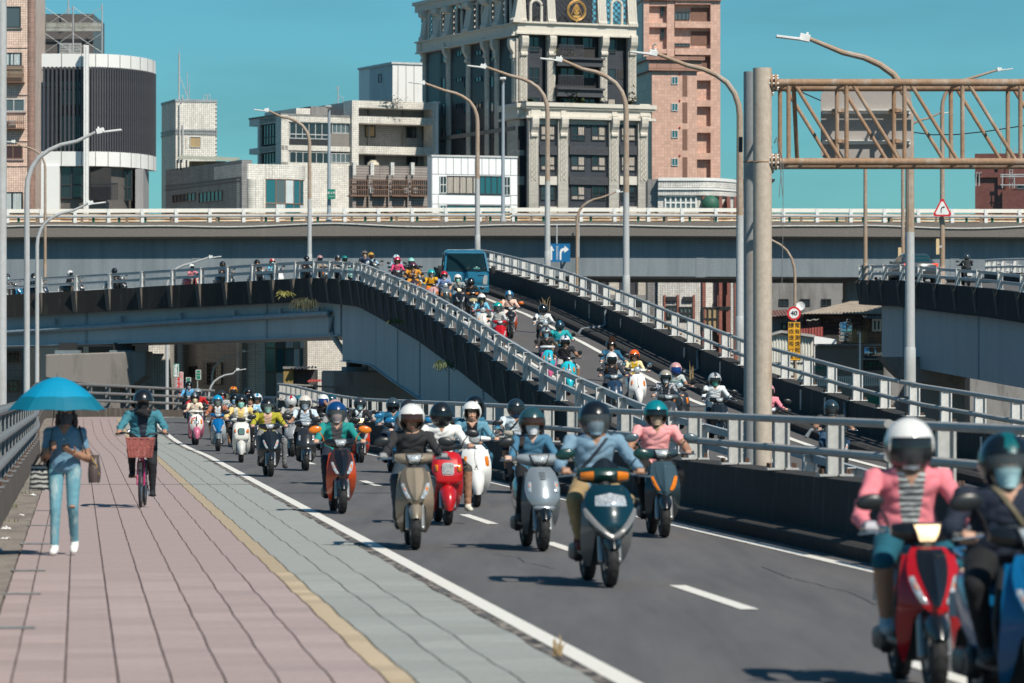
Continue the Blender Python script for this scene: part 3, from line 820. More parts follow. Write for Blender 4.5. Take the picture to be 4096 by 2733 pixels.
T_BROWNRED = mat_tile('dark_red_tile',(.20,.075,.062),(.12,.05,.04),.24,.12,.014,.5,stain=.25)
T_BRSLAT = mat_tile('brown_strip_tile',(.34,.295,.265),(.17,.145,.13),2.0,.17,.03,stain=.55,stainc=(.05,.04,.035))
M_CREAM = mat_stain('cream_stone',(.66,.61,.53),(.47,.43,.37),.8,(.5,.5,.12),(.55,.8),.08,8,.1)
M_PANELW = mat_stain('white_panel',(.80,.79,.76),(.64,.62,.58),.45,(.4,.4,.1),(.6,.85),.03,6,0)
M_PANELD = mat('white_panel_bright',(.85,.86,.86),.35,var=.03)
M_LOUV = mat('louvre_dark',(.065,.065,.075),.45,var=.1)
M_GLASS = mat_glass('window_glass',(.022,.03,.036),.06,var=.5)
M_GLASST = mat_glass('teal_glass',(.02,.13,.16),.08,var=.15)
M_GLASSG = mat_glass('grey_glass',(.10,.13,.14),.1,var=.3)
M_FRD = mat('frame_dark',(.03,.032,.036),.5)
M_FRB = mat('frame_bronze',(.22,.13,.09),.5)
M_FRW = mat('frame_pale',(.55,.56,.55),.5)
M_CURT = mat('curtain',(.48,.42,.36),.9,var=.25,vs=3,stretch=(9,9,.3))
M_CURTW = mat('curtain_pale',(.55,.62,.62),.9,var=.25,vs=3,stretch=(9,9,.3))
M_DEEP = mat('shadowy_recess',(.035,.034,.035),.8)  # shade inside recesses put into the colour; dark boards share it
M_GREYW = mat_stain('grey_render',(.26,.255,.25),(.13,.125,.12),.9,(.5,.5,.1),(.45,.7),.15,10)
M_GOLD = mat('gold_paint',(.62,.36,.10),.45,.3)
M_TIN = mat_stain('tin_sheet',(.40,.34,.27),(.25,.19,.14),.6,(.5,.5,.5),(.45,.7),.1,10,0)

class Bld:
    """a building whose front runs from a corner at photo column x0, depth d, turned by th degrees"""
    def __init__(s,name,label,x0,d,th=0.,cat='building'):
        s.c,s.s_ = cos(R(th)),sin(R(th)); s.X = (x0-2048)*d/FPX; s.D = d
        s.o = thing(name,label,cat,(s.X,d,GZ),R(th))
    def u(s,x,out=0.):
        k = (x-2048)/FPX; X0 = s.X+out*s.s_; D0 = s.D-out*s.c
        return (k*D0-X0)/(s.c-k*s.s_)
    def v(s,x,out=0.):      # along the left face, going back
        k = (x-2048)/FPX; X0 = s.X-out*s.c; D0 = s.D-out*s.s_
        return (k*D0-X0)/(-s.s_-k*s.c)
    def zf(s,y,u,out=0): return EYE+(HZ-y)*(s.D+u*s.s_-out*s.c)/FPX-GZ
    def zl(s,y,v,out=0): return EYE+(HZ-y)*(s.D+v*s.c-out*s.s_)/FPX-GZ
    def rect(s,f,x0,y0,x1,y1,out=0.):
        if f == 'F':
            a0,a1 = s.u(x0,out),s.u(x1,out); m = (a0+a1)/2; z = lambda y: s.zf(y,m,out)
        else:
            a0,a1 = s.v(x1,out)+.03,s.v(x0,out); m = (a0+a1)/2; z = lambda y: s.zl(y,m,out)
        g = lambda y: 0. if y is None else z(y)
        return a0,a1,g(y1),g(y0)
    def add(s,b,f,a0,a1,z0,z1,o0,o1,mi=0):
        if f == 'F': return b.box(a0,a1,-o1,-o0,z0,z1,mi)
        return b.box(-o1,-o0,a0,a1,z0,z1,mi)
    def slab(s,f,x0,y0,x1,y1,o0,o1,m,name='wall',bevel=0.,ref=None,parent=None):
        a0,a1,z0,z1 = s.rect(f,x0,y0,x1,y1,max(0.,o1) if ref is None else ref)
        b = MB(); s.add(b,f,a0,a1,z0,z1,o0,o1); return b.build(name,m,parent or s.o,bevel=bevel)
    def win(s,f,x0,y0,x1,y1,nc=2,nr=1,fr_=M_FRD,gl=M_GLASS,out=0.,t=.06,cur=None,split=None,name='window',bars=0):
        a0,a1,z0,z1 = s.rect(f,x0,y0,x1,y1,out)
        b = MB()
        for p,q in ((a0,a0+t),(a1-t,a1)): s.add(b,f,p,q,z0,z1,out-.02,out+.07)
        for p,q in ((z0,z0+t),(z1-t,z1)): s.add(b,f,a0+t,a1-t,p,q,out-.02,out+.068)
        for i in range(1,nc):
            c = a0+(a1-a0)*i/nc; s.add(b,f,c-t*.45,c+t*.45,z0+t,z1-t,out-.02,out+.062)
        rows = [i/nr for i in range(1,nr)] if split is None else [split]
        for q in rows:
            c = z0+(z1-z0)*q; s.add(b,f,a0+t,a1-t,c-t*.6,c+t*.6,out-.02,out+.065)
        for i in range(bars):
            c = z0+(z1-z0)*(i+.5)/bars; s.add(b,f,a0-.1,a1+.1,c-.015,c+.015,out+.2,out+.23)
        if bars:
            for i in range(5): c = a0-.1+(a1-a0+.2)*i/4; s.add(b,f,c-.015,c+.015,z0,z1,out+.2,out+.225)
        w = b.build(name,fr_,s.o)
        b = MB(); s.add(b,f,a0+t*.5,a1-t*.5,z0+t*.5,z1-t*.5,out-.01,out+.018); b.build('pane',gl,w)
        if cur:
            for c0,c1,q0,q1 in cur:
                b = MB(); A,B = a0+t+(a1-a0-2*t)*c0,a0+t+(a1-a0-2*t)*c1; n = max(4,int((B-A)/.09))
                zz0,zz1 = z0+t+(z1-z0-2*t)*q0,z0+t+(z1-z0-2*t)*q1
                for i in range(n):
                    p,q = A+(B-A)*i/n,A+(B-A)*(i+.8)/n
                    s.add(b,f,p,q,zz0,zz1,out+.015,out+.024+.012*(i % 2))
                b.build('curtain',M_CURT if cur is not CWP else M_CURTW,w)
        return w
    def railing(s,f,x0,y0,x1,y1,out,m=M_FRD,n=14,name='balcony_railing'):
        a0,a1,z0,z1 = s.rect(f,x0,y0,x1,y1,out); b = MB()
        for z in (z0,z1-.05): s.add(b,f,a0,a1,z,z+.05,out-.03,out+.03)
        for i in range(n+1):
            c = a0+(a1-a0)*i/n; s.add(b,f,c-.02,c+.02,z0,z1,out-.015,out+.015)
        return b.build(name,m,s.o)
CW1 = [(.55,1,.33,1)]; CW2 = [(0,.45,.33,1),(.55,1,.33,1),(0,1,0,.28)]; CWP = [(0,.45,0,1),(.55,.95,0,1)]; CW3 = [(.5,1,.33,1),(0,1,0,.28)]

# --- pink tiled apartment block at the left edge
B = Bld('apartment_block','pink tiled apartment block with a round corner column at the left edge',-160,275,0)
B.slab('F',-160,-140,118,None,-9,0,T_PINKT)
u1 = B.u(126); b = MB(); b.lathe([(.27,0),(.27,B.zf(-140,0))],(u1-.05,.12,0),n=20,smooth=True); b.build('corner_column',mat_tile('pink_column_tile',(.40,.25,.20),(.2,.13,.11),.1,.32,.014,stain=.5),B.o)
for x0,y0,x1,y1,k in ((-20,25,82,110,0),(-10,210,86,263,1),(10,395,98,446,2),(12,582,90,636,3),(5,768,92,846,4),(8,960,90,1010,0),(8,1130,90,1190,1)):
    B.win('F',x0,y0,x1,y1,(1,3,2,2,2,2,2)[k],1,(M_FRD,M_FRD,M_FRW,M_FRB,M_FRD)[k],(M_GLASSG,M_GLASSG,M_GLASSG,mat_glass('wine_glass',(.07,.02,.02),.1),M_GLASSG)[k],cur=CWP if k in (1,4) else None,out=.02)
    B.slab('F',x0-4,y1,x1+5,y1+5,0,.12,M_PINK if k else M_GREYW,'sill')
for y0,y1 in ((262,330),(458,516)):
    B.railing('F',8,y0,93,y1,.75,M_FRB,11,'window_cage'); B.slab('F',8,y1-4,93,y1,.0,.75,M_FRB,'cage_floor')
    B.railing('F',8,(y0+y1)/2-1,93,(y0+y1)/2+8,.75,M_FRB,3,'window_cage')
B.slab('F',10,270,88,322,.1,.55,mat_stain('green_rust',(.35,.33,.25),(.3,.2,.12)),'flower_box')
w = B.slab('F',14,480,60,510,.12,.55,M_FRW,'air_conditioner',.01)
b = MB(); a0,a1,z0,z1 = B.rect('F',20,484,40,508); b.lathe([(.15,0),(.15,.02)],((a0+a1)/2,-.55,(z0+z1)/2),(0,-1,0),14); b.build('fan_grille',M_FRD,w)
for yy in (185,375,560,660): B.slab('F',-160,yy,108,yy+5,0,.07,T_PINKT,'ledge')

# --- dark brick stair tower with a scaffold
B = Bld('brick_tower','dark brown brick tower behind the louvred building',138,292,0)
B.slab('F',138,55,372,None,-8,0,T_BRICKD)
B.slab('F',180,155,372,168,.0,.12,M_FRD,'canopy')
for x0,x1 in ((234,278),(280,324)):
    B.win('F',x0,172,x1,216,1,7,M_FRW,M_GLASSG,t=.04,out=.02,name='louvre_window')
B.slab('F',143,62,150,160,0,.15,M_FRD,'downpipe')
B.slab('F',140,268,168,280,-.0,.2,M_DEEP,'ledge')
sc = thing('scaffold','tall steel scaffold with two corrugated sheets on the brick tower roof','scaffold',P(290,215,288))
def X3(x,y,d=288): return P(x,y,d)
for dd in (288,290.2):
    for x in (177,291,407):
        b = MB(); b.tube([X3(x,222,dd),X3(x,14 if x != 291 else 22,dd)],.045,8); b.build('pole',M_GALV,sc)
for xa,xb in ((177,291),(291,407)):
    for ya,yb in ((28,104),(132,210)):
        for p,q in (((xa,ya),(xb,yb)),((xa,yb),(xb,ya))):
            b = MB(); b.tube([X3(*p),X3(*q)],.02,6); b.build('brace',M_GALV,sc)
    b = MB(); n = 40
    p0,p1 = X3(xa+6,126),X3(xb-4,90)
    b.grid(lambda u,v: (p0.x+(p1.x-p0.x)*u,287.9+.03*sin(v*60),p0.z+(p1.z-p0.z)*v),4,40); b.build('corrugated_sheet',mat_stain('zinc_sheet',(.62,.62,.58),(.4,.38,.33),.4,(1,1,.5)),sc)
W(sc)
an = thing('antenna','thin roof mast above the brick tower at the left','antenna',P(272,55,291))
b = MB(); b.tube([P(272,55,291),P(272,-60,291)],.05,6); b.build('mast',M_GALV,an)
for sx in (-9,9): b = MB(); b.tube([P(272,20,291),P(272+sx,54,291)],.02,6); b.build('stay',M_GALV,an)
W(an)

# --- curved white building with dark vertical louvres
cb = thing('louvred_building','white curved building with dark vertical louvres and a white mast','building',P(360,1545,266)+Vector((0,3,GZ-EYE)))
X0,D0 = (165-2048)*264/FPX,264.
def cpath(s_,off=0.):
    Ls = (345-165)*264/FPX; rx,ry = 3.75-off*.6,6.6-off
    if s_ < Ls: return Vector((X0+s_,D0+off,0))
    a = (s_-Ls)/5.4; a = min(a,pi/2)
    return Vector((X0+Ls+(3.75-off)*sin(a),D0+6.6-(6.6-off)*cos(a),0))
SMAX = (345-165)*264/FPX+5.4*pi/2
def zc(y): return EYE+(HZ-y)*264/FPX
ss = fr(0,SMAX,.28)
def cband(y0,y1,off,th,m,name):
    b = MB(); rings = []
    for s_ in ss:
        p,q = cpath(s_,off),cpath(s_,off+th)
        rings.append([(p.x,p.y,zc(y1)),(p.x,p.y,zc(y0)),(q.x,q.y,zc(y0)),(q.x,q.y,zc(y1))])
    return b.loft(rings,smooth=False).build(name,m,cb)
cband(214,269,0,.6,M_PANELW,'parapet'); cband(606,664,-.04,.8,M_PANELW,'band')
cband(664,2000,.55,.5,mat_tile('brown_strip',(.13,.115,.108),(.09,.08,.075),.9,.1,.014),'wall')
cband(270,606,1.3,.4,T_BRICKD,'inner_wall')
b = MB()
for y in (276,346,600): 
    rings = []
    for s_ in ss:
        p,q = cpath(s_,.22),cpath(s_,.30); rings.append([(p.x,p.y,zc(y+4)),(p.x,p.y,zc(y)),(q.x,q.y,zc(y)),(q.x,q.y,zc(y+4))])
    b.loft(rings,smooth=False)
b.build('louvre_rail',M_LOUV,cb)
b = MB(); b.box(-.06,.06,-.13,.13,zc(612),zc(266)); lm = b.mesh('louvre',[M_LOUV])
s_ = .15
while s_ < SMAX-.05:
    p = cpath(s_,.1); q = cpath(min(SMAX,s_+.05),.1)-cpath(max(0,s_-.05),.1)
    ob = link('louvre',lm,cb); ob.location = (p.x,p.y,0); ob.rotation_euler = (0,0,math.atan2(q.y,q.x)); s_ += .262 if s_ < 3.2 else .225
for s0,s1,y0,y1 in ((1.1,2.75,460,590),(3.1,4.6,470,600),(3.2,4.7,285,350),(1.1,2.7,320,415)):
    p,q = cpath(s0,1.24),cpath(s1,1.24)
    b = MB(); b.prism([(p.x,zc(y1)),(q.x,zc(y1)),(q.x,zc(y0)),(p.x,zc(y0))],(0,min(p.y,q.y)-.02,0),(1,0,0),(0,0,1),(0,.05,0)); b.build('pane',M_GLASST if y0 == 285 else M_GLASS,cb)
for i,s_ in enumerate((1.25,2.5,3.6,4.7,5.8,6.9,8.0,9.1,10.2)):   # joints of the cladding panels
    for y0,y1,off in ((215,268.5,-.006),(607,663.5,-.046)):
        p = cpath(s_,off); q = cpath(s_+.02,off); v = (q-p).normalized()
        b = MB(); b.obox(Vector((p.x,p.y,(zc(y0)+zc(y1))/2)),v*.02,Vector((-v.y,v.x,0))*.02,(0,0,(zc(y0)-zc(y1))/2)); b.build('panel_joint',M_GREYW,cb)
W2 = lambda s_,y,off: (cpath(s_,off).x,cpath(s_,off).y,zc(y))
def cwin(x0,y0,x1,y1,off,d=264.,m=M_GLASS,nr=2,nc=2):
    p0,p1 = P(x0,y1,d+off-.0),P(x1,y0,d+off); t = .05
    b = MB()
    for i in range(nc+1):
        x = p0.x+(p1.x-p0.x)*i/nc; b.box(x-t,x+t,p0.y-.12,p0.y+.02,p0.z,p1.z)
    for i in range(nr+1):
        z = p0.z+(p1.z-p0.z)*(0,.42,1)[i] if nr == 2 else p0.z+(p1.z-p0.z)*i/nr; b.box(p0.x-t,p1.x+t,p0.y-.115,p0.y+.02,z-t,z+t)
    w = b.build('window',M_FRD,cb); b = MB(); b.box(p0.x,p1.x,p0.y-.04,p0.y,p0.z,p1.z); b.build('pane',m,w)
cwin(240,666,334,792,.45); cwin(492,682,526,800,2.2,nc=2)
p0,p1 = P(165,1500,264),P(238,664,264); b = MB(); b.box(p0.x,p1.x,263.8,265,GZ,p1.z); b.build('white_wall',M_PANELW,cb)
p0,p1 = P(362,800,264.5),P(444,672,264.5); b = MB(); b.box(p0.x,p1.x,264.3,264.53,p0.z,p1.z); b.build('recess_shade',M_DEEP,cb)  # dark sheet paints the shade of the balcony
b = MB()
for i in range(24):
    x = 362+(470-362)*i/23; p = P(x,800,264.1); b.box(p.x-.018,p.x+.018,264.05,264.1,p.z,p.z+1.0)
p0,p1 = P(360,800,264.1),P(472,800,264.1); b.box(p0.x,p1.x,264.03,264.12,p0.z+.98,p0.z+1.05); b.build('balcony_railing',M_FRD,cb)
p0 = P(541,664,266.5); p1 = P(584,664,268.5); b = MB(); b.box(p0.x,p1.x,266.4,270.5,GZ,zc(668)); b.build('end_pier',mat_stain('pale_granite',(.36,.35,.345),(.28,.27,.27),.7),cb)
p0 = P(334,180,263.2); p1 = P(353,845,263.2); b = MB(); b.box(p0.x,p1.x,263.1,263.5,GZ,p0.z); b.box((p0.x+p1.x)/2-.02,(p0.x+p1.x)/2+.02,263.08,263.2,GZ,p0.z-.1,1); b.build('mast',[M_WHITE,M_FRW],cb)
p0 = P(165,330,264.9); p1 = P(235,330,264.9); b = MB(); b.box(p0.x,p1.x,264.6,264.9,zc(606),p0.z); b.build('stone_panel',mat_stain('pale_granite',(.36,.35,.345),(.28,.27,.27),.7),cb)
W(cb)

# --- white tile stair tower and the low office with the rounded bay
B = Bld('tiled_tower','white tiled roof tower with a boarded window and antennas',702,292,18)
B.slab('F',702,402,866,None,-4.2,0,T_WHITE)
for y0,y1 in ((517,525),(530,538)): B.slab('F',700,y0,868,y1,-4.25,.06,mat_tile('grey_band_tile',(.20,.215,.23),(.35,.35,.35),.14,.14,.018),'band')
B.slab('F',700,398,868,408,-4.22,.05,mat_tile('blue_band_tile',(.24,.30,.34),(.4,.4,.4),.14,.14,.018),'coping')
B.win('F',758,547,802,590,1,1,M_FRW,mat_stain('boarded',(.42,.30,.15),(.3,.26,.18)),t=.03)
B.slab('F',742,545,748,590,0,.06,T_WHITE,'pilaster')
b = MB(); u0 = B.u(716); b.tube([(u0,-.15,B.zf(640,0)),(u0,-.15,B.zf(415,0)),(u0+.2,-.15,B.zf(400,0)),(u0+.2,-.15,B.zf(380,0))],.05,8)
b.tube([(B.u(729),-.12,B.zf(640,0)),(B.u(729),-.12,B.zf(497,0))],.05,8); b.build('drain_pipes',M_FRW,B.o)
for k in range(14): B.slab('F',862,415+16*k,868,419+16*k,0,.05,M_GREYW,'rung')
an = thing('antenna','tall antenna mast with a slanted stay on the white tiled tower','antenna',P(715,400,294))
b = MB(); b.tube([P(715,400,294),P(716,215,294)],.06,8); b.tube([P(716,215,294),P(719,188,294)],.015,5); b.build('mast',M_GALV,an)
b = MB(); b.tube([P(718,305,294),P(752,398,294)],.03,6); b.build('stay',M_GALV,an)
for x,y in ((748,288),(757,332)): b = MB(); b.tube([P(x,398,294),P(x,y,294)],.025,6); b.build('whip',M_GALV,an)
for x in (820,834): b = MB(); b.tube([P(x-6,400,294),P(x-6,383,294),P(x,376,294),P(x+6,383,294),P(x+6,400,294)],.025,6); b.build('ladder_hoop',M_GALV,an)
W(an)
B = Bld('low_office','grey tiled office with a rounded corner and a curved bay of bronze windows',968,272,25)
B.slab('L',662,660,968,None,-.7,0,T_GREYT,ref=0)
for y0,y1 in ((704,710),(718,724)): B.slab('L',662,y0+22,968,y1+22,0,.05,mat('grey_stripe',(.13,.135,.14),.5),'band',ref=0)
# windows along the shaded side
for x0,x1 in ((692,782),(797,890)): B.win('L',x0,765+ (10 if x0 < 700 else 0),x1,808,6,1,M_FRB,M_GLASS,t=.04)
for x0,x1,y0,y1 in ((830,890,1450,1540),(760,790,1465,1510)): B.win('L',x0,y0,x1,y1,2,1,M_FRD,M_GLASS,t=.05,bars=6)
# rounded corner and white tile front
u1 = B.u(1050)
b = MB(); zt = B.zf(655,0)
b.lathe([(.75,0),(.75,zt)],(.70,.70,0),n=28); b.build('corner_column',T_WHITE,B.o)
b = MB(); b.box(.8,u1+.2,.02,6,0,zt); b.build('wall',T_WHITE,B.o)
b = MB(); b.lathe([(.6,0),(.6,B.zf(715,0))],(B.u(1022),.1,0),n=24); b.build('column',T_WHITE,B.o)
b = MB(); c0 = B.u(1120); b.prism([(B.u(968)-.02,.0)]+[(c0+2.35*sin(a),1.9-2.05*cos(a)) for a in [R(-60+12*k) for k in range(13)]]+[(c0+2.4,5),(0,5)],(0,0,B.zf(714,1)),(1,0,0),(0,1,0),(0,0,zt-B.zf(714,1))); b.build('parapet',T_WHITE,B.o)
bay = [R(-58+116*k/7) for k in range(8)]
ztop = B.zf(716,1)
nb = 9; lv = [ztop-1.55*i for i in range(nb+1) if ztop-1.55*i > .2]
for i in range(7):
    p = Vector((c0+2.3*sin(bay[i]),1.9-2.0*cos(bay[i]),0)); q = Vector((c0+2.3*sin(bay[i+1]),1.9-2.0*cos(bay[i+1]),0))
    b = MB(); b.tube([(p.x,p.y,0),(p.x,p.y,ztop)],.045,6,smooth=False); b.build('mullion',M_FRB,B.o)
    for z1,z0 in zip(lv,lv[1:]):
        h = rnd.random(); b = MB(); v = (q-p); b.obox((p+q)/2+Vector((0,0,(z0+z1)/2)),v*.48,Vector((0,.02,0)),(0,0,(z1-z0)/2-.03)); b.build('pane',M_GLASST if h < .35 else M_GLASSG if h < .7 else M_CURTW,B.o)
for z in lv:
    b = MB(); b.tube([(c0+2.3*sin(a),1.9-2.02*cos(a),z) for a in bay],.04,6,smooth=False); b.build('transom',M_FRB,B.o)
# roof shed of the office
r = thing('roof_shed','tin roofed shed on the low office beside the tiled tower','shed',P(770,680,283))
b = MB(); p0,p1 = P(760,672,284),P(905,648,284); b.box(p0.x,p1.x,283,287,p0.z,p1.z); b.build('wall',mat_stain('cream_wall',(.5,.42,.28),(.3,.26,.2)),r)
b = MB(); p0,p1,p2 = P(703,636,281.5),P(945,640,281.5),P(930,650,281.5); b.grid(lambda u,v: (p0.x+(p1.x-p0.x)*u,281+6*v,p0.z-.18*u+.55*v+.035*sin(u*120)),80,1,smooth=False); b.build('roof_sheet',mat_stain('green_tin',(.36,.38,.30),(.25,.25,.2),.6),r)
for x in (708,722,745): b = MB(); a = P(x,680,282); c = P(x,640,282); b.tube([a,c],.05,6); b.build('post',M_GREYW,r)
W(r)

# --- white gridded office with open balconies
B = Bld('tiled_office','white tiled four storey office with open dark balconies',1124,306,26)
L_Y = lambda y: y
for (y0,y1) in ((470,492),(588,606),(654,None)): B.slab('L',1030,y0,1126,y1,-6,0,T_WHITE,'wall',ref=0)
B.slab('L',1030,470,1038,None,-6,.01,T_WHITE,'pier',ref=0); B.slab('L',1112,460,1126,None,-.5,.012,T_WHITE,'pier',ref=0)
B.slab('L',1034,480,1120,700,-6,-.35,M_DEEP,'recess_shade',ref=0)  # near-black block paints the shade behind the side windows
for y0,y1 in ((497,580),(612,660)): B.win('L',1042,y0,1110,y1,6,1,M_FRD,M_GLASS,t=.05,split=.38 if y1 < 600 else None,out=-.2)
for (y0,y1) in ((462,492),(583,606),(660,None)): B.slab('F',1124,y0,1408,y1,-6,0,T_WHITE)
B.slab('F',1122,458,1410,464,-6,.06,M_GREYW,'coping')
for x0,x1 in ((1124,1156),(1398,1408)): B.slab('F',x0,460,x1,None,-1,.012,T_WHITE,'pier')
B.slab('F',1150,480,1402,680,-5,-.3,M_GREYW,'inner_wall',ref=0)
B.slab('F',1156,556,1320,584,-.25,-.05,M_FRD,'parapet',ref=0); B.slab('F',1322,534,1398,584,-.25,-.04,M_CONC,'parapet',ref=0)
B.win('F',1156,492,1312,556,6,1,M_FRW,M_GLASS,split=.28,out=-.12,t=.05); B.win('F',1326,494,1398,534,4,1,M_FRW,M_GLASSG,out=-.12,t=.05)
B.win('F',1156,608,1318,659,6,1,M_FRW,M_GLASS,out=-.1,t=.05); B.win('F',1324,614,1398,652,4,1,M_FRW,M_GLASSG,out=-.1,t=.05)
# taller block
for (y0,y1) in ((406,434),(468,496),(587,618),(700,None)): B.slab('F',1408,y0,1740,y1,-1.2,.35,T_WHITE,'band')
B.slab('F',1408,404,1434,None,-1.2,.36,T_WHITE,'pier'); B.slab('F',1730,410,1746,None,-1.2,.362,T_WHITE,'pier')
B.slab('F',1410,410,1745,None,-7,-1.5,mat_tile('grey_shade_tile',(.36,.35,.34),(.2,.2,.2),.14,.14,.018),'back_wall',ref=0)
B.slab('F',1748,408,1754,None,-5,.5,M_PANELD,'white_fin'); B.slab('F',1743,406,1760,412,-5,.55,M_PANELD,'coping')
B.win('F',1460,503,1500,550,1,1,M_FRD,mat_stain('boarded',(.42,.30,.15),(.3,.26,.18)),out=-1.45); B.win('F',1625,508,1664,552,1,1,M_FRD,M_GLASS,out=-1.45)
B.win('F',1458,624,1500,660,2,1,M_FRD,M_GLASS,out=-1.45); B.win('F',1626,628,1668,660,2,1,M_FRD,M_GLASS,out=-1.45); B.win('F',1690,505,1712,560,1,1,M_FRD,M_GLASS,out=-1.4)
for x in (1502,1640): B.slab('F',x,434,x+6,600,-1.5,-1.3,M_GREYW,'downpipe',ref=0)
B.slab('F',1250,423,1306,None,-9,-3.0,T_WHITE,'roof_block',ref=0); B.slab('F',1330,413,1408,462,-8,-4,M_GREYW,'roof_block',ref=0)
an = thing('antenna','aerial and hooped ladder on the white tiled office roof','antenna',P(1352,460,312))
b = MB(); b.tube([P(1352,460,312),P(1352,345,312)],.04,6); b.build('mast',M_GALV,an)
for sy in (348,354): b = MB(); b.tube([P(1341,sy+2,312),P(1357,sy-3,312)],.02,5); b.build('aerial_arm',M_GALV,an)
b = MB(); b.tube([P(1350,460,312),P(1352,392,312),P(1362,385,312),P(1372,392,312),P(1372,420,312)],.03,6); b.tube([P(1336,460,312),P(1336,412,312),P(1341,408,312)],.03,6); b.build('ladder_hoop',M_GALV,an); W(an)

B = Bld('strip_tiled_house','brown strip tiled house with caged windows and small white piers',1405,280,22)
B.slab('F',1405,664,1716,None,-.5,0,T_BRSLAT)
for x in (1412,1483,1564,1645): B.slab('F',x,650,x+13,700,0,.25,T_WHITE2,'pier')
for x in (1412,1476,1555,1632): B.slab('F',x-2,700,x+12,None,0,.3,T_BRSLAT,'buttress')
for x0,x1 in ((1400,1468),(1488,1550),(1566,1630),(1644,1708)):
    B.win('F',x0+4,722,x1,780,3,1,M_FRD,M_GLASS,out=.02); B.railing('F',x0,718,x1+2,784,.55,M_FRB,8,'window_cage'); B.railing('F',x0,740,x1+2,760,.55,M_FRB,2,'window_cage')
    B.slab('F',x0,782,x1+3,786,0,.6,M_FRB,'cage_floor'); B.win('F',x0+6,826,x1,860,3,1,M_FRB,M_GLASS,out=.02)
for x in (1480,1618,1655): B.slab('F',x,750,x+16,772,.1,.45,M_FRW,'air_conditioner')
t = thing('roof_tank','cream round tank on the roof of the brown strip tiled house','water tank',P(1492,668,281)); b = MB(); b.lathe([(.3,0),(.42,.12),(.36,.3),(.22,.36),(.22,.44),(.12,.45)],n=16); b.build('tank',mat('cream_tank',(.6,.52,.4),.6),t)

B = Bld('panelled_building','white panelled building with a long teal window band',1730,270,18)
B.slab('F',1730,628,2069,None,-.8,0,M_PANELD); B.slab('L',1711,624,1730,None,-.05,.03,M_PANELD,'side_wall',ref=0)
B.slab('F',1726,622,2072,629,-.9,.08,M_FRW,'coping')
for x in (1753,1784,1814,1845,1872,1900,1928,1956,1984,2013,2043): B.slab('F',x-1,630,x+1,700,0,.012,M_GREYW,'panel_joint')
for x in (1753,1900,2043): B.slab('F',x-1,782,x+1,836,0,.012,M_GREYW,'panel_joint')
for y in (699,779,818): B.slab('F',1730,y-1,2069,y+1,0,.014,M_GREYW,'panel_joint')
B.win('F',1758,704,1786,774,2,2,M_FRW,M_GLASS,out=.02,t=.05); B.win('F',1786,704,1917,776,5,1,M_FRD,M_GLASST,out=.02,t=.05,cur=[(.0,.98,0,1)])
B.win('F',1917,704,2012,778,4,1,M_FRD,M_GLASST,out=.02,t=.05); B.win('F',2013,706,2041,782,2,2,M_FRW,M_GLASS,out=.02,t=.05)
B.win('F',1758,820,1786,880,2,1,M_FRW,M_GLASST,out=.02,t=.05); B.win('F',1788,821,2010,880,6,1,M_FRD,M_GLASST,out=.02,t=.05); B.win('F',2013,822,2041,880,2,1,M_FRW,M_GLASST,out=.02,t=.05)

B = Bld('metal_shed','pale metal clad roof house behind the white tiled office',1570,330,24)
B.slab('F',1570,252,1692,None,-7,0,M_PANELW)
B.slab('L',1478,264,1568,None,-.06,.02,mat_stain('blue_white_panel',(.50,.53,.54),(.4,.43,.44),.5),'side_wall',ref=0)
B.slab('F',1566,249,1694,257,-7,.1,M_FRW,'coping'); B.slab('L',1476,260,1570,268,-1,.1,M_FRW,'coping',ref=0)
for x in (1592,1624,1656): B.slab('F',x-1,258,x+1,420,0,.02,M_GREYW,'panel_joint')
B.win('L',1515,296,1527,330,1,1,M_FRD,M_GLASS,t=.04)
t = thing('shrub','small shrub growing on the roof edge below the metal shed','shrub',P(1580,412,309))
b = MB()
for k in range(90):
    p = Vector((rnd.gauss(0,.45),rnd.gauss(0,.25),abs(rnd.gauss(.15,.18)))); a = rnd.random()*6.28; q = Vector((cos(a),sin(a),rnd.uniform(-.3,.6)))*.14
    b.add([p-q*.5,p+Vector((-q.y,q.x,.03))*.4,p+q,p+Vector((q.y,-q.x,.03))*.4],[(0,1,2,3)])
b.build('foliage',mat('leaf_olive',(.11,.115,.04),.7,rand=.2),t)
b = MB(); b.tube([(0,0,-.2),(0,0,.3)],.02,5); b.build('stem',M_FRB,t)

# --- ornate tower with cream pilasters
B = Bld('ornate_tower','tall dark brick tower with cream pilasters, arches and a gold fountain emblem',2066,300,23)
yb = 470
B.slab('F',2066,96,2546,None,-14.5,-.35,T_BRICKB,ref=0)
B.slab('L',1690,130,2066,None,-1,-.0,T_BRICKB,'wall',ref=0)
def cor(b,w,h,d_):
    pr = [(0,0),(d_*.35,0),(d_*.5,h*.06),(d_*.48,h*.16),(d_*.3,h*.22),(d_*.5,h*.36),(d_*.85,h*.5),(d_,h*.66),(d_,h*.9),(d_*.85,h),(0,h)]
    n = 5
    for i in range(n):
        x0 = -w/2+w*i/n; b.prism(pr,(x0+.012,0,0),(0,-1,0),(0,0,1),(w/n-.024,0,0))
    b.prism([(p[0]*.95,p[1]) for p in pr],(-w/2+.005,0,0),(0,-1,0),(0,0,1),(w-.01,0,0)); return b
corm = cor(MB(),.52,1.42,.42).mesh('corbel',[M_CREAM])
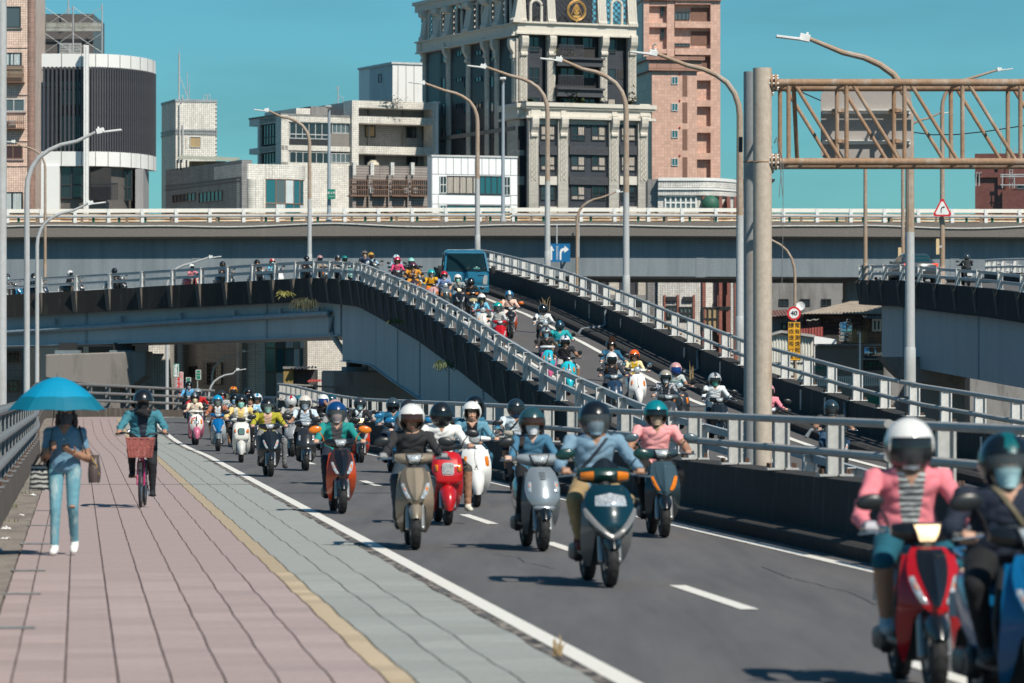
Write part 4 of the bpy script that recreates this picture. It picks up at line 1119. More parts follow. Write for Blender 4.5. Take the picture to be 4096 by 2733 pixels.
def relief(w,h):
    b = MB(); n = max(2,round(h/(w*1.05))); s_ = h/n
    for i in range(n):
        for p,q in (((-w/2,0),(w/2,s_)),((w/2,0),(-w/2,s_))):
            b.bar((p[0],-.03,i*s_+p[1]),(q[0],-.03,i*s_+q[1]),.05,.05,(0,1,0))
        b.ball((0,-.03,(i+.5)*s_+s_*.5*(i < n-1)),(w*.17,.05,w*.2),6,4)
    for sx in (-1,1): b.box(sx*w/2-.02,sx*w/2+.02,-.06,0,0,h)
    b.lathe([(.17,-.04),(.17,.04)],(0,-.05,h+.12),(0,1,0),12)
    return b
relm = {}
def pilaster(B,f,x0,x1,y0,y1,out=.0,w=.3,rel=(None,None),m=T_STONE,cb_=True,name='pilaster'):
    a0,a1,z0,z1 = B.rect(f,x0,y0,x1,y1,out+w); b = MB(); B.add(b,f,a0,a1,z0,z1,out-.05,out+w); pl = b.build(name,m,B.o)
    c = (a0+a1)/2
    def put(me,z,nm):
        o = link(nm,me,pl); o.location = (c,-(out+w)+.002,z) if f == 'F' else (-(out+w)+.002,c,z)
        if f == 'L': o.rotation_euler = (0,0,-pi/2)
        return o
    if cb_: put(corm,z1-1.46,'corbel')
    if rel[0] is not None:
        zz = (B.zf if f == 'F' else B.zl); q0,q1 = zz(rel[1],c,out+w),zz(rel[0],c,out+w); k = round(q1-q0,1)
        if k not in relm: relm[k] = relief(.36,q1-q0).mesh('relief',[M_CREAM])
        put(relm[k],q0,'relief')
    return pl
def frieze(f,x0,y0,x1,y1,out,extra=.18):
    B.slab(f,x0,y0+7,x1,y1-7,-.1,out,M_CREAM,'frieze',ref=out); 
    B.slab(f,x0-3*(f == 'F'),y0,x1+3,y0+7,-.1,out+extra,M_CREAM,'cornice',ref=out); B.slab(f,x0-3*(f == 'F'),y1-7,x1+3,y1,-.1,out+extra*.7,M_CREAM,'cornice',ref=out)
for x0,x1 in ((2078,2110),(2190,2222),(2402,2430),(2514,2546)): pilaster(B,'F',x0,x1,141,405,0,.3,(212,402))
for x0,x1 in ((1690,1702),(1783,1800),(1864,1880),(1938,1955),(1977,1995),(2046,2066)): pilaster(B,'L',x0,x1,150 if x0 > 1900 else 170,410 if x0 > 2000 else 900,0,.1,(250,402),)
frieze('F',2066,92,2546,143,.38)
zq = B.zf(92,0)
b = MB(); a1 = B.v(1690); 
for o,za,zb_ in ((.38,B.zf(137,0),B.zf(98,0)),(.56,B.zf(98,0),B.zf(92,0)),(.5,B.zf(143,0),B.zf(137,0))):
    b.box(-o,.0,-.3,a1+.3,za,zb_)
b.build('frieze',M_CREAM,B.o)
# crown: lattice, arches, slanted columns
zc0 = zq; zc1 = B.zf(-60,0)
def lattice(f,a0,a1,z0,z1,out,st=.42):
    b = MB(); H_ = z1-z0; k = a0-H_
    while k < a1:
        for sg in (1,-1):
            p0,q0 = max(k,a0),min(k+H_,a1)
            if q0 > p0:
                za,zb_ = z0+(p0-k),z0+(q0-k)
                if sg < 0: za,zb_ = z1-(p0-k),z1-(q0-k)
                P0,P1 = ((p0,-out,za),(q0,-out,zb_)) if f == 'F' else ((-out,p0,za),(-out,q0,zb_))
                b.bar(P0,P1,.05,.05)
        k += st
    o = b.build('lattice',M_FRD,B.o); o['kind'] = 'stuff'; return o
def arch(f,x0,x1,out):
    a0,a1,_,_ = B.rect(f,x0,0,x1,10,out); r = (a1-a0)/2; c = (a0+a1)/2; zt = zc1-.55-r if f == 'L' else B.zf(0,c)-r-.02
    q = [(c-r,zc0)]+[(c-r*cos(R(k)),zt+r*sin(R(k))) for k in range(0,181,15)]+[(c+r,zc0)]
    b = MB(); b.tube([(p,-out,z) if f == 'F' else (-out,p,z) for p,z in q],.11,8,smooth=False); b.build('arch',M_CREAM,B.o)
a_end = B.u(2546)
lattice('F',0,a_end,zc0,zc1,.1); lattice('L',0,a1,zc0,zc1-.35,.1)
for x0,x1 in ((2122,2166),(2446,2488)): arch('F',x0,x1,.3)
for x0,x1 in ((1716,1736),(1764,1784),(1826,1848),(1909,1930),(1964,1984),(2022,2044)): arch('L',x0,x1,.3)
for f,x0,x1 in [('F',2072,2104),('F',2190,2222),('F',2392,2426),('F',2512,2548)]+[('L',1684,1700),('L',1734,1754),('L',1776,1798),('L',1858,1882),('L',1930,1954),('L',1978,2000),('L',2050,2066)]:
    a0,a1_,_,_ = B.rect(f,x0,0,x1,10,.4); b = MB(); ht = (zc1 if f == 'F' else zc1-.5)
    n = 5
    for i in range(n):
        p0,p1 = a0+(a1_-a0)*i/n+.01,a0+(a1_-a0)*(i+1)/n-.01
        for pr in ([(.0,zc0),(.62,zc0),(.62,zc0+.2),(.5,zc0+.35),(.28,ht-.55),(.62,ht-.4),(.66,ht-.1),(.5,ht),(0,ht)],):
            if f == 'F': b.prism(pr,(p0,0,0),(0,-1,0),(0,0,1),(p1-p0,0,0))
            else: b.prism(pr,(0,p0,0),(-1,0,0),(0,0,1),(0,p1-p0,0))
    b.build('crown_column',M_CREAM,B.o)
b = MB(); b.box(-.5,.0,-.4,a1+.3,zc1-.5,zc1); b.box(-.65,0,-.6,a1+.5,zc1,zc1+.25); b.box(.0,a_end+.4,-.5,.0,zc1+.002,zc1+.25); b.build('crown_beam',M_CREAM,B.o)
b = MB(); b.box(.7,1.2,1.2,a1-.2,zc0,zc1-.6); b.build('inner_wall',M_DEEP,B.o)  # dark sheet added to paint the shaded inside of the crown
b = MB(); b.box(2.2,a_end-2,3.2,9,zc0,zc1-.3); b.build('roof_house',T_BRICKB,B.o)
# planting on the crown ledge
def bush(parent,c,rx,ry,rz_,n,m,ls=.13,name='foliage'):
    b = MB()
    for k in range(n):
        p = Vector((c[0]+rnd.gauss(0,rx*.5),c[1]+rnd.gauss(0,ry*.5),c[2]+abs(rnd.gauss(0,rz_*.6)))); a = rnd.random()*6.28
        q = Vector((cos(a),sin(a),rnd.uniform(-.3,.7)))*ls
        b.add([p-q*.5,p+Vector((-q.y,q.x,.03))*.45,p+q,p+Vector((q.y,-q.x,.03))*.45],[(0,1,2,3)])
    return b.build(name,m,parent,recalc=False)
M_LEAF = mat('leaf_green',(.05,.075,.025),.6,var=.4,vs=3); M_LEAF2 = mat('leaf_yellow',(.22,.20,.05),.6,var=.4,vs=3)
for i in range(9): bush(B.o,(a_end*(i+.5)/9,.3,zc0),.9,.4,.55+.3*rnd.random(),60,M_LEAF,.16,'planting')
# gold fountain emblem
ex,ez = B.u(2307,.45),B.zf(44,B.u(2307)); em = MB(); r0 = .70
em.tube([(ex+r0*cos(R(a)),-.45,ez+r0*sin(R(a))) for a in range(0,361,12)],.05,6)
em.tube([(ex+(r0-.1)*cos(R(a)),-.45,ez+(r0-.1)*sin(R(a))) for a in range(0,361,12)],.02,6)
for w_,z_ in ((.34,-.42),(.24,-.18),(.14,.02)): em.prism([(-w_,.07),(w_,.07),(w_*.5,-.1),(-w_*.5,-.1)],(ex,-.45,ez+z_),(1,0,0),(0,0,1),(0,.06,0))
for w_,h_,z_ in ((.44,.34,-.35),(.33,.34,-.12),(.22,.30,.06),(.10,.34,.10),(.38,.42,-.25),(.16,.42,.0)):
    for sx in (-1,1): em.tube([(ex+sx*w_*t_,-.45,ez+z_+h_*(1-(2*t_-1)**2)) for t_ in [k/8 for k in range(9)]],.018,5)
em.tube([(ex,-.45,ez-.1),(ex,-.45,ez+.5)],.02,5); em.box(ex-.05,ex+.05,-.48,-.42,ez-.82,ez-.68)
em.build('emblem',M_GOLD,B.o)
# windows of the tower front
for y0,y1 in ((146,206),(268,328),(388,430)): B.win('F',2110,y0,2158,y1,2,1,M_FRD,M_GLASS,out=-.33,split=.28)
for y0,y1 in ((155,213),(274,332),(392,430)): B.win('F',2430,y0,2463,y1,1,1,M_FRD,M_GLASS,out=-.33,split=.2,cur=[(0,1,.2,1)] if y0 > 390 else None)
for y0,y1 in ((155,198),(276,314)): B.slab('F',2478,y0,2505,y1,-.4,-.32,M_DEEP,'recess_shade',ref=0)  # dark slabs on the wall paint the shade of the slots
B.slab('F',2222,146,2402,410,-.5,-.3,M_DEEP,'balcony_shade',ref=0)  # dark sheet paints the shade of the balcony bay
for y0 in (146,268,388):
    B.win('F',2240,y0+2,2300,y0+50,2,1,M_FRD,M_GLASS,out=-.28); B.win('F',2328,y0+2,2385,y0+46,2,1,M_FRD,M_GLASS,out=-.28)
M_BALC = mat('balcony_stone',(.055,.058,.068),.7)
for y0,y1 in ((231,266),(352,388)):
    B.slab('F',2222,y0,2412,y0+8,-.3,1.0,M_BALC,'balcony_slab',ref=.6); B.slab('F',2226,y0+8,2408,y1-5,-.3,.8,M_BALC,'balcony_apron',ref=.6); B.slab('F',2222,y1-5,2412,y1,-.3,.9,M_BALC,'balcony_slab',ref=.6)
    B.railing('F',2236,y0-52,2333,y0-1,.75,M_BALC,16)
bush(B.o,(B.u(2275,.6),-.5,B.zf(228,3)),.9,.25,.45,70,M_LEAF2,.15,'planting')
# left face windows
for x,w_ in ((1768,16),(1826,24),(1858,10),(1902,26),(1962,16)):
    for k,y0 in enumerate((195,300,405,510,615)):
        B.win('L',x,y0+(2050-x)*.035,x+w_,y0+(46 if w_ < 20 else 22)+(2050-x)*.035,1 if w_ < 20 else 2,1,M_FRD,(M_GLASST,M_GLASS,M_GLASS)[(k+w_) % 3],out=.0,t=.05)
B.slab('L',1690,532,2066,548,-.2,.15,M_CONC,'belt',ref=0)
# podium
PO = 1.6
zt0,zt1 = B.zf(470,0,PO),B.zf(408,0,PO); ax0,ax1 = B.u(2116,PO),B.u(2592,PO)
b = MB(); b.box(ax0,ax1,-PO,3,0,zt1); b.build('podium_wall',T_BRICKB,B.o)
b = MB(); b.box(ax0-.15,ax1+.1,-PO-.32,3,zt0+.12,zt1-.32); b.build('podium_frieze',M_CREAM,B.o)
for o,z0,z1 in ((.62,zt1-.3,zt1-.02),(.5,zt1-.45,zt1-.3),(.55,zt0-.05,zt0+.12)):
    b = MB(); b.box(ax0-.15-o*.5,ax1+.1+o*.5,-PO-o,3.02,z0,z1); b.build('podium_cornice',M_CREAM,B.o)
for x0,x1 in ((2236,2256),(2440,2460),(2552,2592),(2116,2154)): B.slab('F',x0,418,x1,466,PO+.2,PO+.40,M_CREAM,'frieze_block',ref=PO)
for x0,x1 in ((2116,2154),(2233,2273),(2437,2476),(2553,2592)): pilaster(B,'F',x0,x1,466,None,PO,.35,(548,722))
for x0,x1 in ((2154,2233),(2273,2437),(2476,2553)): B.slab('F',x0,470,x1,499,PO-.05,PO+.1,T_STONE,'lintel',ref=PO)
for j,(y0,y1) in enumerate(((501,561),(621,682),(741,800),(862,900))):
    for x0,x1,k in ((2162,2220,0),(2283,2340,1),(2365,2422,2),(2484,2541,3)):
        B.win('F',x0,y0+k,x1,y1+k,2,1,M_FRD,M_GLASS,out=PO+.01,split=.34,t=.07,cur=((CW2,CW1,CW3,CW2),(CW3,CW3,CW3,CW2),(None,CW3,None,None),(None,)*4)[j][k])
for y0,y1 in ((587,620),(709,740),(830,860)):
    B.slab('F',2273,y0,2437,y1,PO-.05,PO+.22,M_BALC,'spandrel',ref=PO)
    for x0,x1 in ((2154,2233),(2476,2553)): B.slab('F',x0,y0-3,x1,y1,PO-.05,PO+.2,M_CREAM if y0 > 700 else M_BALC,'spandrel',ref=PO)
    for k in range(14):   # carved relief on the spandrels
        a = B.u(2290+10*k,PO); z = B.zf((y0+y1)/2,a,PO); b = MB(); b.tube([(a-.05,-PO-.23,z-.16),(a+.06*sin(k),-PO-.24,z),(a+.07,-PO-.23,z+.16)],.022,5); b.build('carving',M_BALC,B.o)
b = MB(); b.box(-.1,ax0+.2,-.75,1.5,0,B.zf(480,0)); b.build('podium_return',T_STONE,B.o)
for y0,y1 in ((505,600),(622,705),(740,840)): B.slab('F',2072,y0,2104,y1,.7,.77,M_DEEP,'recess_shade',ref=.7)  # dark sheets paint the shade of the niches
b = MB(); b.box(-.35,ax0+.1,-1.05,1.5,zt0+.0,zt1-.35); b.build('podium_frieze',M_CREAM,B.o); b = MB(); b.box(-.5,ax0+.1,-1.25,1.5,zt1-.35,zt1-.05); b.build('podium_cornice',M_CREAM,B.o)
for x,hh in ((2290,.9),(2530,.8),(2120,.3),(2330,.35)): bush(B.o,(B.u(x,.9),-.9,zt1),.4*hh+.1,.25,hh,60,M_LEAF,.2,'planting')

# --- salmon tower
B = Bld('salmon_tower','salmon pink tiled apartment tower right of the ornate tower',2575,330,6)
B.slab('F',2575,-90,2882,None,-10,-.5,T_SALMON,ref=0)
B.slab('F',2575,-90,2597,None,-1,0,T_SALMON,'pier'); B.slab('F',2843,-90,2882,None,-1,.0,T_SALMON,'pier'); B.slab('F',2668,-90,2698,240,-1,-.0,T_SALMON,'pier')
for y in (5,90,195): B.slab('F',2598,y,2667,y+18,-.5,-.05,T_SALMON,'ledge',ref=0)
for y in (-10,85,193,295,400,505,612): B.slab('F',2700 if y < 200 else 2786,y,2844,y+26,-.5,.05,T_SALMON,'balcony_band',ref=0)
for y in (20,115,218): B.slab('F',2768,y+8,2843,y+62,-.5,-.44,mat('salmon_shade',(.20,.11,.08),.8),'recess_shade',ref=0)  # shadow under the balcony bands painted as darkened salmon
for y0,y1 in ((47,80),(173,187)): B.win('F',2697,y0,2760,y1,4,1,M_FRD,M_GLASSG,out=-.42)
for y0 in (22,115): B.win('F',2643,y0,2655,y0+42,1,1,M_FRD,M_GLASS,out=-.42)
B.win('F',2697,214,2762,230,8,1,M_FRD,M_GLASSG,out=-.42)
B.slab('F',2570,-14,2888,0,-10,.25,T_SALMOND,'cornice')
b = MB(); u0 = B.u(2610); b.tube([(u0,-.3,B.zf(215,0)),(u0,-.3,B.zf(182,0)),(u0+.15,-.3,B.zf(177,0)),(u0+.3,-.3,B.zf(180,0))],.05,8); b.build('vent_pipe',mat('teal_pipe',(.03,.2,.22),.5),B.o)
B = Bld('salmon_wing','lower salmon tiled wing with four small teal windows',2608,322,10)
B.slab('F',2608,250,2788,None,-5,0,T_SALMON); B.slab('L',2540,240,2608,None,-.3,.02,T_SALMOND,'side_wall',ref=0)
b = MB(); e1 = B.u(2788); ev = B.v(2540)
b.box(-.3,e1+.3,-.3,ev+.2,B.zf(282,0),B.zf(240,0)); b.build('cornice',T_SALMOND,B.o); b = MB(); b.box(-.55,e1+.5,-.55,ev+.2,B.zf(240,0),B.zf(226,0)); b.build('coping',T_SALMOND,B.o)
for y in (306,413,521,633):
    B.win('F',2686,y,2712,y+31,2,1,M_FRW,M_GLASST,out=.01,t=.05)
    B.slab('F',2730,y-4,2750,y+80,-.1,.01,mat('salmon_shade',(.20,.11,.08),.8),'recess_shade')  # shadow strips painted in the same darkened salmon
    a0 = B.u(2719); b = MB(); b.lathe([(.08,0),(.07,.08),(.01,.1)],(a0,0,B.zf(y-11,a0)),(0,-1,0),10); b.build('alarm_bell',mat('red_bell',(.4,.03,.03),.4),B.o)

# --- white curved house behind the viaduct
ch = thing('curved_house','low white house with a curved banded roof edge and a green awning','house',P(2790,1545,283)+Vector((0,2,GZ-EYE)))
def zc2(y): return EYE+(HZ-y)*282/FPX
def hp(k,off=0): 
    x = 2632+(2960-2632)*k; p = P(x,800,282); p.y = 282+off+(max(0,k-.45)/.55)**2.2*3.0; return p
def hband(y0,y1,off,th,m,name):
    b = MB(); b.loft([[(hp(k,-off).x,hp(k,-off).y,zc2(y1)),(hp(k,-off).x,hp(k,-off).y,zc2(y0)),(hp(k,-off).x,hp(k,-off).y+th,zc2(y0)),(hp(k,-off).x,hp(k,-off).y+th,zc2(y1))] for k in fr(0,1,.05)],smooth=False); b.build(name,m,ch)
hband(712,724,.45,.8,M_WHITE,'roof_band'); hband(724,750,.35,.8,T_WHITE2,'roof_band'); hband(752,760,.42,.8,M_WHITE,'roof_band'); hband(760,782,.3,.8,T_WHITE2,'roof_band'); hband(782,None or 2200,.0,1.0,T_WHITE2,'wall')
p0,p1 = P(2592,716,282),P(2632,716,282); b = MB(); b.box(p0.x,p1.x+.02,282.3,287,GZ,p0.z); b.build('side_wall',T_GREYT,ch)
def wpx(x0,y0,x1,y1,d,nc,fm,gm,nr=1,name='window',parent=ch):
    a,c = P(x0,y1,d),P(x1,y0,d); t = .05; b = MB()
    for i in range(nc+1): x = a.x+(c.x-a.x)*i/nc; b.box(x-t,x+t,d-.08,d+.1,a.z,c.z)
    for i in range(nr+1): z = a.z+(c.z-a.z)*i/nr; b.box(a.x-t,c.x+t,d-.075,d+.1,z-t,z+t)
    w = b.build(name,fm,parent); b = MB(); b.box(a.x,c.x,d-.01,d+.12,a.z,c.z); b.build('pane',gm,w)
wpx(2662,786,2784,836,281.95,6,M_WHITE,M_GLASSG,2)
p = P(2842,812,281.8); b = MB(); b.ball((p.x,281.9,p.z-.1),(.62,.5,.62),16,10); b.build('awning',mat('awning_green',(.03,.12,.08),.6),ch)
for x in (2810,2876,2910,2938): a,c = P(x,836,281.9),P(x+13,786,281.9); b = MB(); b.box(a.x,c.x,281.85 if x < 2900 else 282.2,283.5,GZ,c.z); b.build('pier',mat_tile('red_pier_tile',(.36,.13,.10),(.2,.1,.08),.2,.1,.015),ch)
for x0,y0,x1,y1 in ((2668,1190,2704,1202),(2735,1190,2768,1202),(2668,1225,2706,1268),(2720,1230,2768,1276),(2870,1230,2920,1238),(2812,1232,2870,1320),(2630,1300,2700,1340)): wpx(x0,y0,x1,y1,281.9,3,M_FRD,M_GLASSG if y1 < 1300 else mat_stain('boarded',(.42,.30,.15),(.3,.26,.18)),2)
for x in (2655,2708,2772,2870,2905): a,c = P(x,1340,281.88),P(x+9,1180,281.88); b = MB(); b.box(a.x,c.x,281.9,282.05,a.z,c.z); b.build('pier',mat_tile('red_pier_tile',(.36,.13,.10),(.2,.1,.08),.2,.1,.015),ch)
W(ch)
gh = Bld('grey_house','dim grey house with a roof slab seen behind the gantry columns',2946,292,0); gh.slab('F',2946,722,3070,None,-6,0,M_GREYW); gh.slab('F',2940,716,3100,724,-6,.5,M_FRD,'roof'); gh.win('F',2985,790,3010,835,1,1,M_FRD,M_GLASS)

# --- dark red building at the right edge
B = Bld('red_building','dark red tiled building with pipes and a ladder at the right edge',3900,305,-10)
B.slab('F',3900,615,4300,None,-8,-.25,T_BROWNRED,ref=0)
B.slab('F',3900,613,4300,630,-8,.05,T_BROWNRED,'coping'); B.slab('F',3992,630,4016,None,-.3,.04,T_BROWNRED,'pier'); B.slab('F',3900,690,3992,710,-.3,.03,T_BROWNRED,'ledge'); B.slab('F',4010,760,4300,None,-.3,.5,T_BROWNRED,'parapet')
b = MB()
for x in (3905,3918): b.tube([(B.u(x),-.15,B.zf(745,0)),(B.u(x),-.15,B.zf(695,0)),(B.u(x+10),-.15,B.zf(690,0))],.05,8)
for y in (700,708,742): b.tube([(B.u(4005),-.6,B.zf(y,3)),(B.u(4150),-.6,B.zf(y,5))],.045,8)
for x in (4012,4060): b.tube([(B.u(x),-.6,B.zf(755,2)),(B.u(x),-.6,B.zf(700,2))],.04,8)
o = b.build('pipes',M_GALV,B.o); o['kind'] = 'stuff'
b = MB()
for x in (4040,4052): b.tube([(B.u(x),-.35,B.zf(755,2)),(B.u(x),-.35,B.zf(615,2))],.025,6)
for k in range(11): b.tube([(B.u(4040),-.35,B.zf(620+12*k,2)),(B.u(4052),-.35,B.zf(620+12*k,2))],.02,5)
b.build('ladder',M_GALV,B.o)
B.win('F',4068,738,4120,756,2,1,M_FRW,M_GLASSG,out=.0)
an = thing('antenna','thin antennas on the dark red building roof','antenna',P(4060,613,308))
for x,y in ((4060,585),(4072,600),(4005,500)): b = MB(); b.tube([P(x,620,308),P(x,y,308)],.03,6); b.build('mast',M_GALV,an)
W(an)

# --- far blocks closing the gaps under the viaduct
for x0,x1,y0,d,m,lb_ in ((2990,3878,1120,300,M_GREYW,'dim grey block in shade under the viaduct at the right'),(3880,4400,1150,290,M_GREYW,'grey block behind the rising ramp at the far right'),(-300,110,1100,262,T_GREYT,'dark tiled block in shade under the ramp at the left edge'),(1230,1640,1200,300,T_WHITE,'white tiled wall seen between the drain pipe and the girder'),(1640,2640,1180,300,M_GREYW,'grey block hidden under the viaduct behind the scooter ramp'),(570,680,1120,276,T_WHITE2,'narrow white tiled house beside the pier under the ramp')):
    B = Bld('far_block',lb_,x0,d,0); B.slab('F',x0,y0,x1,None,-6,0,m)
    if m is M_GREYW:
        for k in range(int((x1-x0)/85)): B.win('F',x0+40+85*k,1196,x0+80+85*k,1225,2,1,M_FRD,M_GLASS)
    if x0 < 0:
        for y0_ in (1405,1522): B.win('F',28,y0_,78,y0_+48,2,2,M_FRB,M_GLASS,bars=4)
    if x0 == 570:
        for y_ in (1415,1560): B.slab('F',575,y_,652,y_+5,0,.8,M_GREYW,'ledge')

# ------------------------------------------------------------------ the yards right of the ramp
def wallpx(name,label,cat,x0,y0,x1,y1,d,th,m,part='wall',zb=None,ysl=0):
    a,c = P(x0,y1,d),P(x1,y0,d); r = thing(name,label,cat,((a.x+c.x)/2,d,GZ))
    b = MB(); zb = a.z if zb is None else zb; zr = P(x1,y0+ysl,d).z
    b.prism([(a.x,zb),(c.x,zb),(c.x,zr),(a.x,c.z)],(0,d,0),(1,0,0),(0,0,1),(0,th,0)); b.build(part,m,r); W(r); return r
def corr(name,m,parent,p00,p10,p11,p01,n,amp=.02):
    p00,p10,p11,p01 = map(Vector,(p00,p10,p11,p01)); nn = (p10-p00).cross(p01-p00).normalized()
    b = MB()
    b.grid(lambda u,v: (p00*(1-u)+p10*u)*(1-v)+(p01*(1-u)+p11*u)*v+nn*amp*(1 if int(u*n*2+.5) % 4 < 2 else -1),n*2,1,smooth=False)
    return b.build(name,m,parent)
M_TINW = mat_stain('white_tin',(.66,.66,.60),(.45,.42,.36),.5,(.4,.4,.1),(.55,.8)); M_TINR = mat_stain('red_tin',(.36,.09,.08),(.2,.06,.05),.6,(.6,.6,.2),(.5,.8))
sh = thing('shack','old black timber shack with a tan corrugated roof right of the speed sign','shack',P(3350,1545,240)+Vector((0,0,GZ-EYE)))
a = lambda x,y,d: P(x,y,d)
corr('roof_sheet',M_TIN,sh,a(3203,1256,236),a(3444,1248,236),a(3530,1203,246),a(3404,1206,246),34)
corr('roof_sheet',M_TIN,sh,a(3444,1248.5,236),a(3540,1232,236),a(3560,1200,246),a(3530,1203.5,246),14)
p0,p1 = a(3207,1345,237),a(3450,1256,237); b = MB(); b.box(p0.x,p1.x,237,245,GZ,p1.z); b.build('wall',mat_stain('charred_boards',(.03,.028,.027),(.11,.10,.09),.9,(.4,.4,3),(.5,.7),.3,10),sh)
p0,p1 = a(3444,1345,237.5),a(3530,1262,237.5); b = MB(); b.box(p0.x,p1.x,237.4,245,GZ,p1.z); b.build('wall',mat_stain('old_brick',(.18,.12,.09),(.08,.07,.065),.9,(1,1,1),(.4,.6),.3,8),sh)
corr('roof_sheet',mat_stain('grey_tin',(.3,.27,.24),(.18,.15,.13),.7),sh,a(3452,1272,234.5),a(3535,1274,234.5),a(3535,1256,238),a(3452,1256,238),12,.03)
wpx(3230,1278,3278,1306,236.9,3,M_FRD,M_GLASSG,1,parent=sh); corr('awning',M_TINW,sh,a(3226,1284,235.6),a(3276,1278,235.6),a(3276,1274,237),a(3226,1279,237),4,.02)
wpx(3492,1280,3522,1322,237.3,2,M_FRW,M_GLASST,1,parent=sh); W(sh)
sh = thing('shack','shack with a rusty maroon roof behind the round speed sign','shack',P(3140,1545,244)+Vector((0,0,GZ-EYE)))
corr('roof_sheet',mat_stain('maroon_tin',(.2,.09,.08),(.28,.18,.14),.7),sh,a(3070,1270,240),a(3210,1252,240),a(3190,1238,250),a(3060,1243,250),22)
p0,p1 = a(3070,1345,241),a(3207,1262,241); b = MB(); b.box(p0.x,p1.x,241,249,GZ,p1.z); b.build('wall',M_GREYW,sh); wpx(3128,1296,3146,1318,240.9,1,M_FRD,M_GLASS,1,parent=sh); W(sh)
sh = thing('shed','red corrugated shed between the white tin shed and the timber shack','shed',P(3210,1545,236)+Vector((0,0,GZ-EYE)))
corr('wall_sheet',M_TINR,sh,a(3123,1350,234),a(3293,1350,234),a(3293,1307,234),a(3123,1324,234),30,.03); p0,p1 = a(3123,1350,234.1),a(3293,1328,234.1); b = MB(); b.box(p0.x,p1.x,234.1,236.5,GZ,p1.z); b.build('frame',M_TINR,sh); W(sh)
sh = thing('shed','white corrugated tin shed with a gable behind the yellow sign','shed',P(3170,1545,230)+Vector((0,0,GZ-EYE)))
corr('wall_sheet',M_TINW,sh,a(3060,1450,228),a(3255,1450,228),a(3255,1348,228),a(3060,1334,228),34,.03)
b = MB(); b.prism([(a(3060,0,228).x,a(0,1342,228).z),(a(3125,0,228).x,a(0,1322,228).z),(a(3258,0,228).x,a(0,1340,228).z),(a(3258,0,228).x,a(0,1350,228).z),(a(3125,0,228).x,a(0,1332,228).z),(a(3060,0,228).x,a(0,1350,228).z)],(0,227.7,0),(1,0,0),(0,0,1),(0,4,0)); b.build('roof',mat_stain('grey_tin2',(.42,.42,.39),(.3,.29,.27),.6),sh)
p0,p1 = a(3062,1600,228.1),a(3254,1345,228.1); b = MB(); b.box(p0.x,p1.x,228.1,232,GZ,p1.z); b.build('frame',M_TINW,sh); W(sh)
wallpx('wall','bright white wall under the vertical steel tank','wall',3257,1344,3345,1385,233,.3,M_PANELD,zb=GZ,ysl=14)
gw = wallpx('wall','stained grey wall with peeling green paint below the steel tanks','wall',3262,1380,3535,1446,226,.4,mat_stain('green_peeling',(.19,.17,.15),(.02,.14,.10),.9,(.16,.16,.35),(.53,.60),.2,10),zb=GZ)
b = MB(); p0,p1 = P(3258,1384,225.8),P(3535,1376,225.8); b.box(p0.x,p1.x,225.7,226.6,p0.z,p1.z); b.build('coping',M_GREYW,gw); W(gw)
M_INOX = mat('stainless',(.62,.64,.65),.16,1.,var=.05)
def tank(name,label,c,axis,r,L_,ribs):
    t = thing(name,label,'water tank',c); b = MB(); ax = Vector(axis)
    b.lathe([(.03,-.12*r*2),(r*.6,-.08*r*2),(r*.92,-.03),(r,.04),(r,L_-.04),(r*.92,L_+.03),(r*.6,L_+.14*r),(r*.2,L_+.2*r),(.03,L_+.2*r)],(0,0,0),ax,28); b.build('tank',M_INOX,t)
    for k in range(ribs): b = MB(); z = L_*(k+.5)/ribs; b.lathe([(r,z-.03),(r+.022,z),(r,z+.03)],(0,0,0),ax,28,caps=False); b.build('rib',M_INOX,t)
    return t
pt = P(3383,1364,231); tk = tank('water_tank','upright stainless steel water tank on the shack roof',pt,(0,0,1),.345,.98,5)
b = MB(); b.lathe([(.3,-.25),(.3,-.02)],n=14); b.build('stand',M_FRD,tk); b = MB(); b.tube([(.05,0,1.05),(.05,0,1.16),(.25,0,1.16),(.25,0,1.03)],.015,6); b.build('handle',M_GALV,tk)
pt = P(3458,1412,224); tk = tank('water_tank','stainless steel tank lying on its side by the pier',pt,(1,0,0),.30,1.1,3)
b = MB(); b.box(.0,1.2,-.3,.3,-.36,-.29); b.build('stand',M_GREYW,tk)
sb = thing('sign_board','dark board with dim green phone digits by the pier','sign',P(3495,1461,222)); p0,p1 = P(3453,1482,222),P(3532,1440,222)
b = MB(); b.box(p0.x,p1.x,222,222.12,p0.z,p1.z); b.build('board',M_DEEP,sb); b = MB(); b.box(p0.x-.3,p1.x,221.8,222.3,p1.z,p1.z+.06); b.build('ledge',M_GREYW,sb); W(sb)
t = thing('satellite_dish','small white satellite dish above the round speed sign','satellite dish',P(3203,1240,239)); b = MB(); b.lathe([(.02,.0),(.16,.03),(.27,.1),(.27,.115),(.15,.05),(.02,.02)],(0,0,.17),(-.3,-1,.4),18,caps=False); b.build('dish',M_WHITE,t); b = MB(); b.tube([(0,.05,-.2),(0,.05,.15)],.02,6); b.build('stand',M_GALV,t)
def grass(name,label,p,n,h,m,sp=.25,cat='grass',spread=.5):
    t = thing(name,label,cat,p); b = MB()
    for k in range(n):
        x,y = rnd.gauss(0,sp*.4),rnd.gauss(0,sp*.3); a_ = rnd.random()*6.28; l = h*rnd.uniform(.5,1.1); dx,dy = cos(a_)*l*spread*rnd.random(),sin(a_)*l*spread*rnd.random(); w_ = .006+.004*h
        b.add([(x-w_,y,0),(x+w_,y,0),(x+dx*.5+w_*.7,y+dy*.5,l*.65),(x+dx*.5-w_*.7,y+dy*.5,l*.65),(x+dx,y+dy,l*(.95-.25*spread))],[(0,1,2,3),(3,2,4)])
    o = b.build('blades',m,t,recalc=False); o['kind'] = 'stuff'; return t
